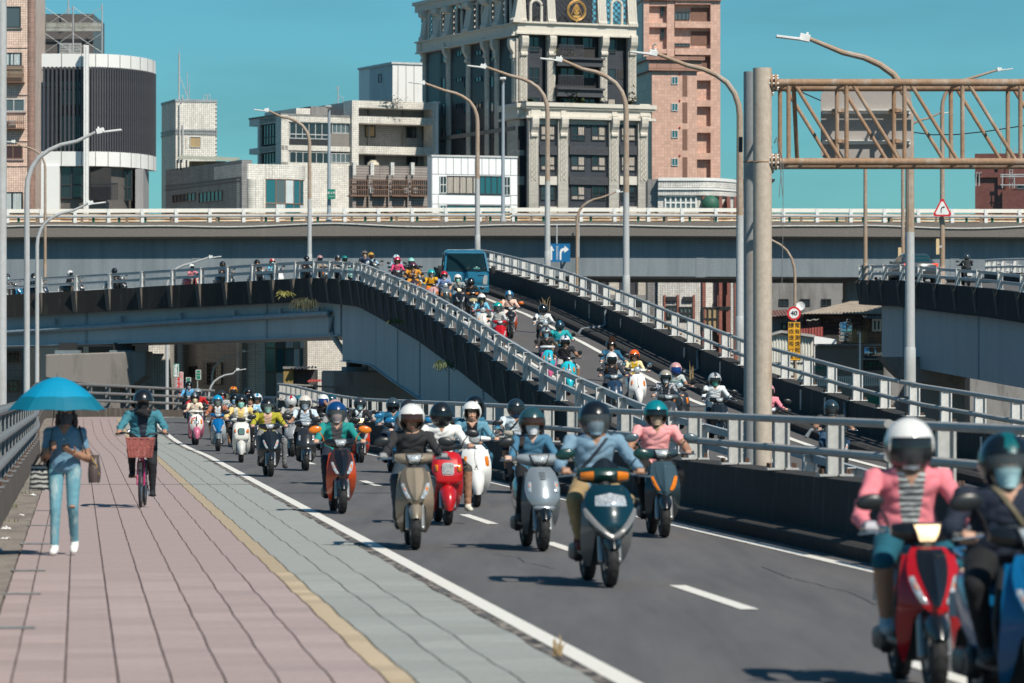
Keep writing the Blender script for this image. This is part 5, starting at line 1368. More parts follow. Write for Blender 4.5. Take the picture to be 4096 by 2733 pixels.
M_DRY = mat('dry_grass',(.34,.24,.12),.8,var=.35,vs=6); M_WEED = mat('weed_green',(.10,.12,.035),.7,var=.4,vs=8)
grass('grass_clump','dry tawny grass clump beside the upright steel tank',P(3428,1372,230),150,.95,M_DRY,.5)
b = thing('pole','thin white vent pole in front of the peeling green wall','pole',P(3440,1500,221)); m_ = MB(); m_.tube([(0,0,-2),(0,0,2.2)],.045,8); m_.build('pole',M_WHITE,b); m_ = MB(); m_.tube([(0,0,2.2),(-.12,0,2.25),(-.12,0,2.1)],.03,6); m_.build('hook',M_WHITE,b)
fe = thing('fence','white slatted yard fence below the water tanks','fence',P(3330,1530,215)); p0,p1 = P(3270,1545,215),P(3560,1505,215); b = MB(); b.box(-.03,.03,-.02,.02,0,p1.z-p0.z); sm = b.mesh('slat',[M_TINW])
x = p0.x
while x < p1.x: o = link('slat',sm,fe); o.location = (x,215,p0.z); x += .11
for z in (p0.z+.06,p1.z-.1): b = MB(); b.box(p0.x,p1.x,215.02,215.06,z,z+.06); b.build('rail',M_GALV,fe)
W(fe)
# shop shed and red awning under the bend
sh = thing('shed','black tin shed with a gold panel in front of the bay windows under the bend','shed',P(1200,1545,212)+Vector((0,0,GZ-EYE)))
p0,p1 = a(1134,1620,212),a(1172,1476,212); b = MB(); b.box(p0.x,p1.x,212,214,GZ,p1.z); b.build('panel',mat_stain('gold_panel',(.30,.21,.07),(.24,.17,.06),.6),sh); b = MB(); b.box(p0.x-.02,p1.x+.02,211.9,214,p1.z,p1.z+.12); b.build('coping',M_GREYW,sh)
p0,p1 = a(1172,1620,212.4),a(1262,1478,212.4); b = MB(); b.box(p0.x,p1.x,212.4,215,GZ,p1.z); b.build('wall',mat_stain('black_tin',(.05,.05,.05),(.1,.09,.09),.7,(3,3,.2)),sh)
corr('roof_sheet',mat_stain('black_tin',(.05,.05,.05),(.1,.09,.09)),sh,a(1164,1475,211.5),a(1268,1472,211.5),a(1262,1466,214.5),a(1168,1468,214.5),14,.03)
corr('awning',mat('red_awning',(.45,.07,.05),.6),sh,a(1228,1528,210.5),a(1318,1526,210.5),a(1305,1517,212.2),a(1240,1519,212.2),14,.02); W(sh)
# ------------------------------------------------------------------ writing
def text_mesh(txt,size,depth=.004,name='lettering',align='CENTER',spacing=1.0):
    cu = bpy.data.curves.new('t','FONT'); cu.body = txt; cu.size = size; cu.extrude = depth
    cu.align_x = align; cu.align_y = 'CENTER'; cu.space_line = spacing; cu.resolution_u = 3
    o = bpy.data.objects.new('t',cu); COL.objects.link(o)
    bpy.context.view_layer.update()
    me = bpy.data.meshes.new_from_object(o.evaluated_get(bpy.context.evaluated_depsgraph_get()))
    me.name = name; bpy.data.objects.remove(o); bpy.data.curves.remove(cu); return me
def letter(txt,size,m,parent,loc,name='lettering',bold=False,rz=0.,sx=1.):
    me = text_mesh(txt,size); me.materials.clear(); me.materials.append(m)
    o = link(name,me,parent); o.location = loc; o.rotation_euler = (pi/2,0,rz); o.scale = (sx,1,1)
    if bold:
        vs = np.empty(len(me.vertices)*3); me.vertices.foreach_get('co',vs)
    return o
S_RED = mat('sign_red',(.62,.025,.03),.45); S_WHITE = mat('sign_white',(.82,.82,.80),.45,var=.05); S_BLACK = mat('sign_black',(.015,.015,.017),.5)
S_YEL = mat('sign_yellow',(.86,.42,.02),.45); S_BLUE = mat('sign_blue',(.008,.14,.34),.4,var=.08); S_GREEN = mat('sign_green',(.01,.22,.15),.45)

# ------------------------------------------------------------------ sign gantry
ga = thing('sign_gantry','rusty pipe truss gantry on twin pale columns reaching over the ramp','sign gantry',P(3050,1545,65.6)+Vector((0,0,-4)))
D1,D2 = 65.6,66.75
zt1,zb1_ = P(0,330,D1).z,P(0,647,D1).z
for d,x,yt in ((D1,3050,272),(D2,3012,287)):
    p = P(x,yt,d); b = MB(); b.tube([(p.x,d,-3.2),(p.x,d,p.z-.02)],.146,24,smooth=True); b.lathe([(.146,-.02),(.146,0)],(p.x,d,p.z),n=24); b.build('column',M_RUSTGREY if d == D1 else mat_stain('grey_column',(.30,.31,.31),(.36,.25,.17),.7,(1.6,1.6,.14),(.6,.85),.12,12,.2),ga)
    b = MB(); b.lathe([(.149,-.012),(.156,0),(.149,.012)],(p.x,d,P(0,648,d).z),n=24,caps=False); b.build('weld_collar',M_RUSTPIPE,ga)
def xw(x,d=D1): return (x-2048)*d/FPX
xs0 = xw(3100)
for d in (D1,D2):
    for z in (zt1,zb1_):
        b = MB(); b.tube([(xs0,d,z),(xs0+6.4,d,z)],.058,14); b.build('chord',M_RUSTPIPE,ga)
        b = MB()
        b.lathe([(.13,-.05),(.13,-.015)],(xs0-.02,d,z),(1,0,0),18); b.lathe([(.13,.015),(.13,.05)],(xs0-.02,d,z),(1,0,0),18); b.build('flange',M_RUSTPIPE,ga)
        b = MB()
        for k in range(8): a = k*pi/4+.2; b.lathe([(.018,-.075),(.018,.075)],(xs0-.02,d+.105*cos(a),z+.105*sin(a)),(1,0,0),6)
        b.build('bolts',M_WHITE,ga)
        b = MB(); b.tube([(xw(3050),d,z),(xs0,d,z)],.05,12); b.build('stub',M_RUSTPIPE,ga)
pan = .895
for d,off in ((D1,0.),(D2,-.06)):
    for k in range(7):
        x = xw(3155)+off+pan*k
        b = MB(); b.tube([(x,d,zb1_),(x,d,zt1)],.034,10); b.build('upright',M_RUSTPIPE,ga)
        if k < 6: b = MB(); b.tube([(x+.10,d,zt1-.03),(x+pan-.08,d,zb1_+.03)],.03,10); b.build('diagonal',M_RUSTPIPE,ga)
for k in range(7):
    x = xw(3155)+pan*k
    for z in (zt1,zb1_): b = MB(); b.tube([(x+.03,D1,z),(x-.05,D2,z)],.026,8); b.build('cross_tie',M_RUSTPIPE,ga)
b = MB(); b.tube([(xw(3175),D1,zt1-.03),(xw(3210),D2,zb1_+.03)],.034,10); b.build('diagonal',M_RUSTPIPE,ga)
b = MB(); b.box(xw(2968,D1),xw(2982,D1),D1+.8,D1+1.0,P(0,595,D1).z,P(0,535,D1).z); b.build('junction_box',M_FRD,ga)
b = MB()
for j,(x,e) in enumerate(((3118,1),(3128,-1))): b.tube([(xw(3095)+.01*j,D1-.1,P(0,600,D1).z+.1),(xw(3105),D1-.12,P(0,590,D1).z+.16),(xw(x),D1-.1,P(0,640,D1).z),(xw(x)+.02*e,D1-.1,P(0,700,D1).z),(xw(x)-.01*e,D1-.1,P(0,790,D1).z)],.006,5)
b.tube([(xw(3132),D1-.1,P(0,650,D1).z),(xw(3131),D1-.1,P(0,900,D1).z),(xw(3126),D1-.1,P(0,1160,D1).z)],.005,5)
b.build('loose_cable',mat('cable_grey',(.2,.19,.18),.7),ga)
W(ga)
sb = thing('road_sign','back of a large grey road sign clamped behind the rusty truss','road sign',P(3465,500,67.2)); q0,q1 = P(3284,632,67.2),P(3646,364,67.2); cx = (q0.x+q1.x)/2
def rrect(w,h,r,n=4): return [(sx*(w/2-r)+r*cos(R(a0+90*k/n)),sy*(h/2-r)+r*sin(R(a0+90*k/n))) for sx,sy,a0 in ((1,1,0),(-1,1,90),(-1,-1,180),(1,-1,270)) for k in range(n+1)]
w_,h_ = q1.x-q0.x,q1.z-q0.z; cz = (q0.z+q1.z)/2
M_SBACK = mat_stain('sign_back',(.36,.335,.315),(.28,.26,.24),.5,(.8,.8,.2),(.5,.8),.05,10)
b = MB(); b.prism(rrect(w_,h_,.07),(cx,67.2,cz),(1,0,0),(0,0,1),(0,.02,0)); b.build('panel',M_SBACK,sb)
for y in (448,570):
    z = P(0,y,67.2).z; b = MB(); b.box(q0.x+.02,q1.x-.02,67.15,67.198,z-.03,z+.03); b.box(q0.x+.02,q1.x-.02,67.10,67.15,z+.02,z+.03); b.build('stiffener',S_WHITE,sb)
    for x in (3355,3585): b = MB(); p = P(x,y,66.8); b.lathe([(.045,-.03),(.045,.03)],(p.x-.06+.06,66.75,z),(0,0,1),12); b.box(p.x-.09,p.x+.09,66.79,67.1,z-.025,z+.025); b.build('clamp',M_RUSTPIPE,sb)
W(sb)

# ------------------------------------------------------------------ signs
def board(name,label,x0,y0,x1,y1,d,m,rim=None,r=.03,post=None,cat='sign'):
    a,c = P(x0,y1,d),P(x1,y0,d); w_,h_ = c.x-a.x,c.z-a.z; cx,cz = (a.x+c.x)/2,(a.z+c.z)/2
    t = thing(name,label,cat,(cx,d,cz))
    b = MB(); b.prism(rrect(w_,h_,r),(0,0,0),(1,0,0),(0,0,1),(0,.025,0)); b.build('board',rim or m,t)
    if rim: b = MB(); b.prism(rrect(w_-.05,h_-.05,r*.8),(0,-.005,0),(1,0,0),(0,0,1),(0,.01,0)); b.build('face',m,t)
    if post: b = MB(); b.tube([(post[0],.06,post[2]),(post[0],.06,post[1])],post[3],10); b.build('post',post[4],t)
    return t,w_,h_
t,w_,h_ = board('direction_sign','blue sign with two white lane arrows hung from the viaduct',2180,975,2281,1048,249.2,S_BLUE)
def flat(poly,m,parent,name,y=-.012): b = MB(); b.prism(poly,(0,y,0),(1,0,0),(0,0,1),(0,.008,0)); return b.build(name,m,parent)
flat([(-.42,-.42),(-.32,-.42),(-.32,.12),(-.2,.12),(-.37,.44),(-.54,.12),(-.42,.12)],S_WHITE,t,'arrow')
flat([(-.07,-.42),(-.05,-.42),(-.05,.42),(-.07,.42)],S_WHITE,t,'line'); flat([(.0,-.42),(.02,-.42),(.02,.42),(.0,.42)],S_WHITE,t,'line')
flat([(.12,-.42),(.22,-.42),(.22,-.08),(.25,.06),(.34,.12),(.40,.12),(.40,.0),(.66,.2),(.40,.42),(.40,.28),(.3,.28),(.18,.2),(.12,.04)],S_WHITE,t,'arrow')
for x in (.0,): b = MB(); b.tube([(x-.05,.05,.5),(x-.05,.05,1.65)],.045,8); b.build('hanger',M_GALV,t)
hp_ = thing('bracket','grey bracket pole on the viaduct right of the arrow sign','bracket',P(2315,1030,249.5)); b = MB(); b.tube([(0,0,0),(0,0,2.05)],.045,8); b.build('pole',M_GALV,hp_); b = MB(); b.box(-.06,.06,0,.4,1.2,1.28); b.build('arm',M_GALV,hp_)
t,w_,h_ = board('street_sign','small green street name sign on the grey lamp post on the viaduct',1310,757,1341,797,250.2,S_GREEN)
letter('臺北橋',.16,S_WHITE,t,(0,-.012,.07)); letter('Taipei Brdg',.085,S_WHITE,t,(0,-.012,-.14))
# speed limit and camera signs on the slim lamp
d_ = 177.6
a = P(3176,1254,d_); t = thing('speed_sign','round white speed limit sign with a red ring reading 40','road sign',a)
b = MB(); b.lathe([(.29,0),(.29,.02)],(0,0,0),(0,1,0),32); b.build('disc',S_RED,t); b = MB(); b.lathe([(.205,-.006),(.205,0)],(0,0,0),(0,1,0),32); b.build('face',S_WHITE,t)
letter('40',.27,S_BLACK,t,(0,-.012,0),sx=1.05); o = letter('40',.27,S_BLACK,t,(.008,-.013,.004),sx=1.05); o = letter('40',.27,S_BLACK,t,(-.008,-.0135,-.004),sx=1.05)
t,w_,h_ = board('warning_sign','yellow vertical sign in black characters under the speed sign',3151,1287,3203,1443,d_,S_YEL,S_BLACK,.03)
for col_,x in (('常有測速照相',.125),('請依速限行駛',-.125)):
    for i,chn in enumerate(col_):
        letter(chn,.235,S_BLACK,t,(x,-.012,h_/2-.17-.258*i)); letter(chn,.235,S_BLACK,t,(x+.006,-.0125,h_/2-.17-.258*i))
# triangle sign on the third ramp
d_ = 192.6; a = P(3770,832,d_); t = thing('bend_sign','white triangle warning sign with a red border and a right bend arrow','road sign',a)
def tri(r,n=3): return [(r*cos(R(90+120*k+e))*.9,r*sin(R(90+120*k+e))) for k in range(3) for e in (-7,7)]
b = MB(); b.prism(tri(.50),(0,0,-.08),(1,0,0),(0,0,1),(0,.02,0)); b.build('board',S_RED,t); b = MB(); b.prism(tri(.37),(0,-.006,-.08),(1,0,0),(0,0,1),(0,.01,0)); b.build('face',S_WHITE,t)
flat([(-.075,-.22),(-.035,-.22),(-.035,-.08),(-.005,-.01),(.07,.01),(.07,-.03),(.12,.04),(.07,.10),(.07,.065),(-.03,.045),(-.075,-.05)],S_BLACK,t,'arrow',-.014)
for x,y0,y1,d,lb_ in ((3600,990,1045,225.5,'pale yellow back of a plate on the rusty lamp left of the car'),(3752,955,1018,192.4,'pale yellow back of a plate on the lamp of the triangle sign')):
    t,_,_ = board('plate',lb_,x-7,y0,x+6,y1,d,mat('cream_plate',(.68,.5,.28),.6)); b = MB(); b.box(0,.2,.03,.06,-.05,.05); b.build('bracket',M_GALV,t)
# red and white signs at the far end of the walkway
d_ = 196; zb_ = zmain(196)
t,w_,h_ = board('notice_sign','red vertical bicycle notice in white characters at the end of the walkway',699,1488,733,1580,d_+.3,S_RED,S_WHITE,.02,(-.05,-.4,-2.2,.03,M_GALV))
for i,chn in enumerate('自行車牽引道'): letter(chn,.145,S_WHITE,t,(.09,-.012,h_/2-.1-.118*i))
for i,chn in enumerate('禁止騎乘'): letter(chn,.14,S_WHITE,t,(-.09,-.012,h_/2-.1-.178*i))
for i,s_ in enumerate(('Walk Your','Bike Do','Not Ride')): letter(s_,.075,S_WHITE,t,(0,-.012,-h_/2+.27-.075*i))
t,w_,h_ = board('notice_sign','white notice board above the red bicycle notice on a yellow pole',693,1455,717,1509,d_-.3,S_WHITE,S_GREEN,.02)
for col_,x in (('人行道限行自行車',.06),('請牽引如騎',-.06)):
    for i,chn in enumerate(col_): letter(chn,.07,S_GREEN,t,(x,-.012,h_/2-.06-(h_-.1)*i/len(col_)))
b = MB(); b.tube([(.0,.05,-h_/2-1.1),(0,.05,h_/2)],.03,8); b.build('post',M_GALV,t); b = MB(); b.tube([(.0,.05,-h_/2-2.3),(0,.05,-h_/2-.95)],.034,8); b.build('post_sleeve',mat('orange_sleeve',(.72,.33,.03),.5),t)
t,w_,h_ = board('street_sign','green street sign on a thin pole above the far riders',783,1480,804,1519,214,S_GREEN,S_WHITE,.02,(-.05,.2,-2.6,.03,M_GALV)); letter('台北大橋',.075,S_WHITE,t,(0,-.012,.08)); letter('Taipei Brdg',.05,S_WHITE,t,(0,-.012,-.05))
t,w_,h_ = board('street_sign','smaller lower green sign right of the red notice',744,1510,764,1536,216,S_GREEN,S_WHITE,.02,(.0,.1,-2.2,.03,M_GALV)); letter('延平北路',.06,S_WHITE,t,(0,-.012,.02))
# digits on the dark board by the pier
o = letter('2977-6',.42,mat('sign_dim_green',(.02,.10,.06),.6),bpy.data.objects['sign_board'],(.05,-.03,0)); o.location = (.1,-.03,.0)
# overhead wires
for pts,lb_ in ((((3185,350,95),(3215,372,95),(3290,405,95)),'short black wire sagging behind the truss at its left end'),(((3646,528,100),(3730,539,100),(3830,538,100),(3950,525,100),(4140,496,100)),'long black overhead wire crossing behind the truss at the right')):
    t = thing('wire',lb_,'wire',P(*pts[0])); b = MB(); b.tube([P(*p)-t.location for p in pts],.014,5); b.build('strand',S_BLACK,t)
# small growth on the concrete
def fern(label,p,n,l,m,droop=.9):
    t = thing('fern',label,'fern',p); b = MB()
    for k in range(n):
        a_ = rnd.random()*6.28; ll = l*rnd.uniform(.5,1.1); pts = [Vector((cos(a_)*ll*s_*.8,-abs(sin(a_))*ll*s_*.5-.03,ll*(.35*s_-droop*s_*s_)+rnd.gauss(0,.01))) for s_ in (0,.35,.7,1.)]
        o_ = Vector((rnd.gauss(0,l*.35),0,rnd.gauss(0,l*.12)))
        for i in range(3):
            p0,p1 = pts[i]+o_,pts[i+1]+o_; w_ = .035*(1-.28*i); side = (p1-p0).cross(Vector((0,1,.3))).normalized()*w_
            b.add([p0-side,p0+side,p1+side*.7,p1-side*.7],[(0,1,2,3)])
    b.build('fronds',m,t,recalc=False); return t
fern('yellow green fern drooping from the fascia at the drain pipe corner',P(1140,1175,188.2),60,.42,M_LEAF2,.6)
fern('dark hanging fern mass under the fascia beside the drain pipe',P(1215,1205,187),130,.5,mat('fern_dark',(.045,.05,.025),.8,var=.4),1.1)
fern('small green fern hanging on the ramp fascia near its lower end',P(1775,1455,132),50,.32,M_LEAF,.9)
fern('tiny fern on the ramp fascia below the yellow rider',P(1585,1285,156.3),40,.3,M_WEED,.7)
grass('weed','tall dry weed at the kerb beside the truck',ramp(17.35,158,.14),12,.7,M_DRY,.12,'weed')
grass('weed','yellow green weed tuft on the ramp kerb above the orange helmet',ramp(17.2,104.5,.05),90,.35,M_WEED,.35,'weed')
grass('weed','leafy weed in the ramp wall midway along the kerb',ramp(17.5,110.5,.2),40,.42,M_LEAF,.2,'weed')
grass('weed','dry stalks on the ramp parapet below the tall lamp',ramp(17.6,122,.2),9,.6,M_DRY,.1,'weed',.3)
for i,(o_,dd,lb_) in enumerate(((-.88,53,'small weed in the gutter near the umbrella'),(-.9,59.5,'second small weed in the gutter below the rail'),(-.9,67,'low weed in the gutter beyond the umbrella'),(3.02,26.8,'thin dry weed growing from the kerb in the foreground'))):
    grass('weed',lb_,main(o_,dd),16 if i < 3 else 9,.065 if i < 3 else .16,M_WEED if i < 3 else M_DRY,.2 if i < 3 else .06,'weed',.6)
for i,(o_,dd,w_,lb_) in enumerate(((-.86,43.5,.16,'crumpled white paper in the gutter nearest the viewer'),(-.80,46.8,.10,'clear crumpled wrapper beside the low wall'),(-.84,50.2,.09,'torn paper scrap by the wall foot'),(-.74,55.5,.07,'small white scrap in the gutter behind the tote bag'),(-.7,65.5,.08,'folded white paper lying by the first joint'),(-.68,84,.10,'white strip of litter on the gutter'),(-.72,112,.10,'pale litter at the far end of the gutter'))):
    t = thing('litter',lb_,'litter',main(o_,dd,.012)); b = MB(); n = 6
    g_ = [[(w_*(i_/n-.5)+rnd.gauss(0,.008),w_*.9*(j_/n-.5)+rnd.gauss(0,.008),abs(rnd.gauss(.012,.014))*w_*9) for i_ in range(n+1)] for j_ in range(n+1)]
    b.grid(lambda u,v: g_[round(v*n)][round(u*n)],n,n,smooth=False); b.build('paper',S_WHITE,t)
# ------------------------------------------------------------------ people
def mk_person(J,vox=.0085,wr=.009,name='body',tag_='std'):
    """one continuous body from joints: lofts and tapered limbs fused, smoothed and creased"""
    b = MB(); S = []            # S: label segments (label, a, b, ra, rb)
    def limb(lab,a,c,ra,rc,n=14,push=0):
        a,c = Vector(a),Vector(c); m = (a+c)/2
        b.tube([a,a*.6+c*.4,a*.25+c*.75,c],[ra,ra*.62+rc*.38+push,ra*.22+rc*.78,rc],n)
        b.ball(a,ra,12,8); b.ball(c,rc,12,8); S.append((lab,a,c,ra,rc))
    k = J.get('w',1.); g = J.get('girth',1.)
    pel,che,nek,hed = (Vector(J[q]) for q in ('pelvis','chest','neck','head'))
    # torso
    secs = []
    for t,rx,ry in ((-.14,.10,.09),(0.,.165,.125),(.16,.168,.128),(.36,.150,.115),(.58,.158,.115),(.80,.178,.118),(.93,.165,.10),(1.0,.115,.08),(1.08,.07,.065)):
        c = pel.lerp(nek,t) if t > 1 else pel.lerp(che,t/.62) if t < .62 else che.lerp(nek,(t-.62)/.38)
        secs.append([c+Vector((rx*k*g*cos(a),ry*g*sin(a)*(1.0 if sin(a) > 0 else 1.0+J.get('belly',0)*(t < .6)),0)) for a in [2*pi*i/20 for i in range(20)]])
    b.loft(secs); S.append((1,pel+Vector((0,0,.06)),che,.16*g,.16*g)); S.append((1,che,nek+Vector((0,0,-.06)),.16*g,.10))
    sh = [Vector(J['shL']),Vector(J['shR'])]; S.append((1,sh[0]*.6+sh[1]*.4,sh[0]*.4+sh[1]*.6,.09,.09))
    # neck and head
    limb(0,nek+Vector((0,.01,-.03)),hed+Vector((0,.02,-.05)),.052,.05); S.append((9,nek+Vector((0,0,-.035)),nek+Vector((0,0,-.015)),.075,.075))
    b.ball(hed+Vector((0,.012,.03)),(.076,.094,.092),16,12); b.ball(hed+Vector((0,-.022,-.03)),(.060,.070,.085),14,10)
    b.ball(hed+Vector((0,-.066,-.075)),(.028,.022,.024),10,8); b.ball(hed+Vector((0,-.098,-.022)),(.013,.016,.020),8,6); b.ball(hed+Vector((0,-.088,.006)),(.009,.012,.026),8,6)
    b.ball(hed+Vector((0,-.086,-.058)),(.024,.011,.010),8,6)
    for sx in (-1,1): b.ball(hed+Vector((sx*.076,.015,-.01)),(.012,.020,.032),8,6); b.ball(hed+Vector((sx*.034,-.074,-.02)),(.022,.018,.022),8,6); b.ball(hed+Vector((sx*.032,-.080,.030)),(.024,.012,.008),8,6)
    S.append((0,hed+Vector((0,0,.03)),hed+Vector((0,-.03,-.06)),.095,.075))
    for sd,sx in (('L',-1),('R',1)):
        s_,e,h = Vector(J['sh'+sd]),Vector(J['el'+sd]),Vector(J['ha'+sd])
        b.ball(s_,(.066*g,.068*g,.06*g),12,8); limb(2,s_,e,.055*g,.046*g); limb(3,e,h,.045*g,.032,push=.003)
        S.append((2,s_,s_.lerp(e,.5),.075*g,.06*g))
        kind = J.get('grip'+sd,'bar')
        d = (h-e).normalized(); q = h+d*.035
        if kind == 'bar':     # fist round a bar lying along x, a little ahead of the wrist
            c = Vector((h.x,h.y-.055,h.z+.0)); b.ball(c+Vector((0,.014,.018)),(.042,.040,.022),12,8); S.append((4,h,c,.04,.05))
            for i in range(4):
                x = c.x+(-.031+.021*i)*1.0; r = .0098-.0008*abs(i-1.4); l = 1-.07*abs(i-1.3)
                pts = [(x,c.y+.005,c.z+.030),(x,c.y-.022*l,c.z+.026),(x,c.y-.038*l,c.z+.002),(x,c.y-.026*l,c.z-.021),(x,c.y-.004,c.z-.024)]
                b.tube(pts,[r,r,r*.97,r*.92,r*.8],8); b.ball(pts[0],r); b.ball(pts[-1],r*.8,8,6)
            t0 = c+Vector((-sx*.036,.018,.006)); pts = [t0,t0+Vector((-sx*.014,-.012,-.010)),t0+Vector((-sx*.008,-.034,-.018))]
            b.tube(pts,[.013,.011,.009],8); b.ball(pts[-1],.009,8,6)
        elif kind == 'rod':   # fist round an upright handle
            c = h+d*.05; b.ball(c+Vector((sx*.012,.008,0)),(.020,.036,.042),12,8); S.append((4,h,c,.04,.05))
            for i in range(4):
                z = c.z+.031-.021*i; r = .0098-.0008*abs(i-1.4)
                pts = [(c.x+sx*.022,c.y-.014,z),(c.x+sx*.008,c.y-.044,z),(c.x-sx*.020,c.y-.040,z),(c.x-sx*.026,c.y-.016,z)]
                b.tube(pts,[r,r,r,r*.85],8); b.ball(pts[0],r); b.ball(pts[-1],r*.85,8,6)
            pts = [c+Vector((0,.0,.036)),c+Vector((-sx*.018,-.022,.05)),c+Vector((-sx*.014,-.044,.044))]; b.tube(pts,[.013,.011,.009],8); b.ball(pts[-1],.009,8,6)
        else:                 # open hand, palm towards kind vector, fingers bent
            n_ = Vector(kind); f = d; s2 = f.cross(n_).normalized(); c = h+f*.045
            M = Matrix((s2,f,n_)).transposed(); b.ball(c,(.040,.046,.016),12,8,M=M); S.append((4,h,c+f*.07,.04,.05))
            for i in range(4):
                r = .0096-.0008*abs(i-1.4); l = .078-.008*abs(i-1.2); p = c+f*.038+s2*(-.030+.020*i)
                pts = [p-f*.01,p+f*l*.45+n_*.006,p+f*l*.8+n_*.022,p+f*l*.88+n_*.044]; b.tube(pts,[r,r,r*.93,r*.8],8); b.ball(pts[-1],r*.8,8,6)
            ts = J.get('thumb'+sd,1); p = c+s2*ts*.034-f*.022; pts = [p,p+s2*ts*.024+f*.016+n_*.012,p+s2*ts*.026+f*.044+n_*.024]; b.tube(pts,[.013,.011,.009],8); b.ball(pts[-1],.009,8,6)
        hp_,kn,an,to = Vector(J['hi'+sd]),Vector(J['kn'+sd]),Vector(J['an'+sd]),Vector(J['to'+sd])
        limb(5,hp_,kn,.088*g,.062*g); limb(6,kn,an,.060*g,.042); S.append((5,pel+Vector((0,0,-.10)),hp_,.12,.10))
        fd = (to-an); fl = Vector((fd.x,fd.y,0)); fl = fl.normalized() if fl.length > 1e-3 else Vector((0,-1,0))
        dn = Vector(J.get('down'+sd,(0,0,-1))); heel = an-fl*.045+dn*.055
        b.tube([heel,an+fl*.03+dn*.050,an+fl*.11+dn*.062+(to-an)*.0,to+dn*.0,to+fl*.02],[.036,.044,.043,.036,.02],12,sq=.8); b.ball(heel,.036,10,8); b.tube([an+Vector((0,0,.03)),an+dn*.05],[.044,.044],10)
        S.append((7,heel,to,.05,.045)); S.append((7,an+dn*.01,an+dn*.06,.045,.05))
    # fuse
    me = b.mesh('raw',recalc=False); o = bpy.data.objects.new('raw',me); COL.objects.link(o)
    m = o.modifiers.new('r','REMESH'); m.mode = 'VOXEL'; m.voxel_size = vox; m.adaptivity = 0
    bpy.context.view_layer.update()
    ev = bpy.data.meshes.new_from_object(o.evaluated_get(bpy.context.evaluated_depsgraph_get()))
    bpy.data.objects.remove(o); bpy.data.meshes.remove(me)
    n = len(ev.vertices); V = np.empty(n*3); ev.vertices.foreach_get('co',V); V = V.reshape(-1,3)
    E = np.empty(len(ev.edges)*2,dtype=np.int64); ev.edges.foreach_get('vertices',E); E = E.reshape(-1,2)
    deg = np.bincount(E.ravel(),minlength=n).astype(float)[:,None]
    def lap(A):
        s = np.zeros_like(A)
        np.add.at(s,E[:,0],A[E[:,1]]); np.add.at(s,E[:,1],A[E[:,0]]); return s/np.maximum(deg,1)
    hands = np.zeros((n,1))
    for sd in 'LR': hands += np.exp(-(np.linalg.norm(V-np.array(J['ha'+sd]),axis=1)[:,None]/.10)**4)
    hands += np.exp(-(np.linalg.norm(V-np.array(hed+Vector((0,-.05,-.02))),axis=1)[:,None]/.11)**4)
    kf = .6*(1-np.clip(hands,0,1)*.72)
    for _ in range(4): V = V+kf*(lap(V)-V)
    # creases of cloth: warped bands of noise, pushed along the normals
    ev.vertices.foreach_set('co',V.ravel()); ev.update()
    N = np.empty(n*3); ev.vertices.foreach_get('normal',N); N = N.reshape(-1,3)
    def seg(P_,a,c,ra,rc):
        a,c = np.array(a),np.array(c); ab = c-a; t = np.clip(((P_-a)@ab)/max(ab@ab,1e-9),0,1); return np.linalg.norm(P_-(a+t[:,None]*ab),axis=1)-(ra+(rc-ra)*t)
    Dv = np.stack([seg(V,a,c,ra,rc) for _,a,c,ra,rc in S]); lab = np.array([q[0] for q in S])[Dv.argmin(0)]
    x,y,z = V.T; w1 = np.sin(x*31+np.sin(z*23+y*11)*1.7+z*17)+np.sin(z*47-x*13+np.sin(y*29)*1.5)+.7*np.sin(y*41+z*33+np.sin(x*37)*1.2)
    amp = np.where((lab == 5) | (lab == 6),wr*.5,np.where((lab == 1) | (lab == 2) | (lab == 3) | (lab == 8),wr,0))
    V = V+N*(amp*(np.abs(w1)*.55-.5))[:,None]
    ev.vertices.foreach_set('co',V.ravel())
    nf = len(ev.polygons); C = np.empty(nf*3); ev.polygons.foreach_get('center',C); C = C.reshape(-1,3)
    Df = np.stack([seg(C,a,c,ra,rc) for _,a,c,ra,rc in S]); fl = np.array([q[0] for q in S])[Df.argmin(0)]
    fn = np.empty(nf*3); ev.polygons.foreach_get('normal',fn); fn = fn.reshape(-1,3)
    top,bot = nek.z-.02,pel.z+.03
    tt = np.clip((C[:,2]-bot)/(top-bot),0,1)
    fl = np.where((fl == 1) & (fn[:,1] < .1) & (C[:,1] < (pel.y+nek.y)/2) & (np.abs(C[:,0]-pel.x) < .035+.045*tt**.6),8,fl)
    fl = np.where((fl == 1) & (C[:,2] > nek.z-.035) & (np.hypot(C[:,0]-nek.x,C[:,1]-nek.y) < .10),9,fl)
    vq = (np.abs(C[:,0]-nek.x) < (C[:,2]-(nek.z-.095))*.6) & (fn[:,1] < 0) & (C[:,1] < nek.y) & ((fl == 8) | (fl == 9) | (fl == 1)) & (C[:,2] < nek.z+.05)
    fl = np.where(vq,10,fl)     # the V of the neckline
    us = np.array([0.]); 
    for sd in 'LR':   # lower half of the upper arm: bare with short sleeves
        a,c = np.array(J['sh'+sd]),np.array(J['el'+sd]); t = ((C-a)@(c-a))/((c-a)@(c-a)); fl = np.where((fl == 2) & (t > .62) & (np.sign(C[:,0]-pel.x) == (1 if sd == 'R' else -1)),11,fl)
    ev.polygons.foreach_set('material_index',fl.astype(np.int32)); ev.polygons.foreach_set('use_smooth',np.ones(nf,dtype=bool))
    for i in range(12): ev.materials.append(None)
    ev.name = name; ev.update(); return ev

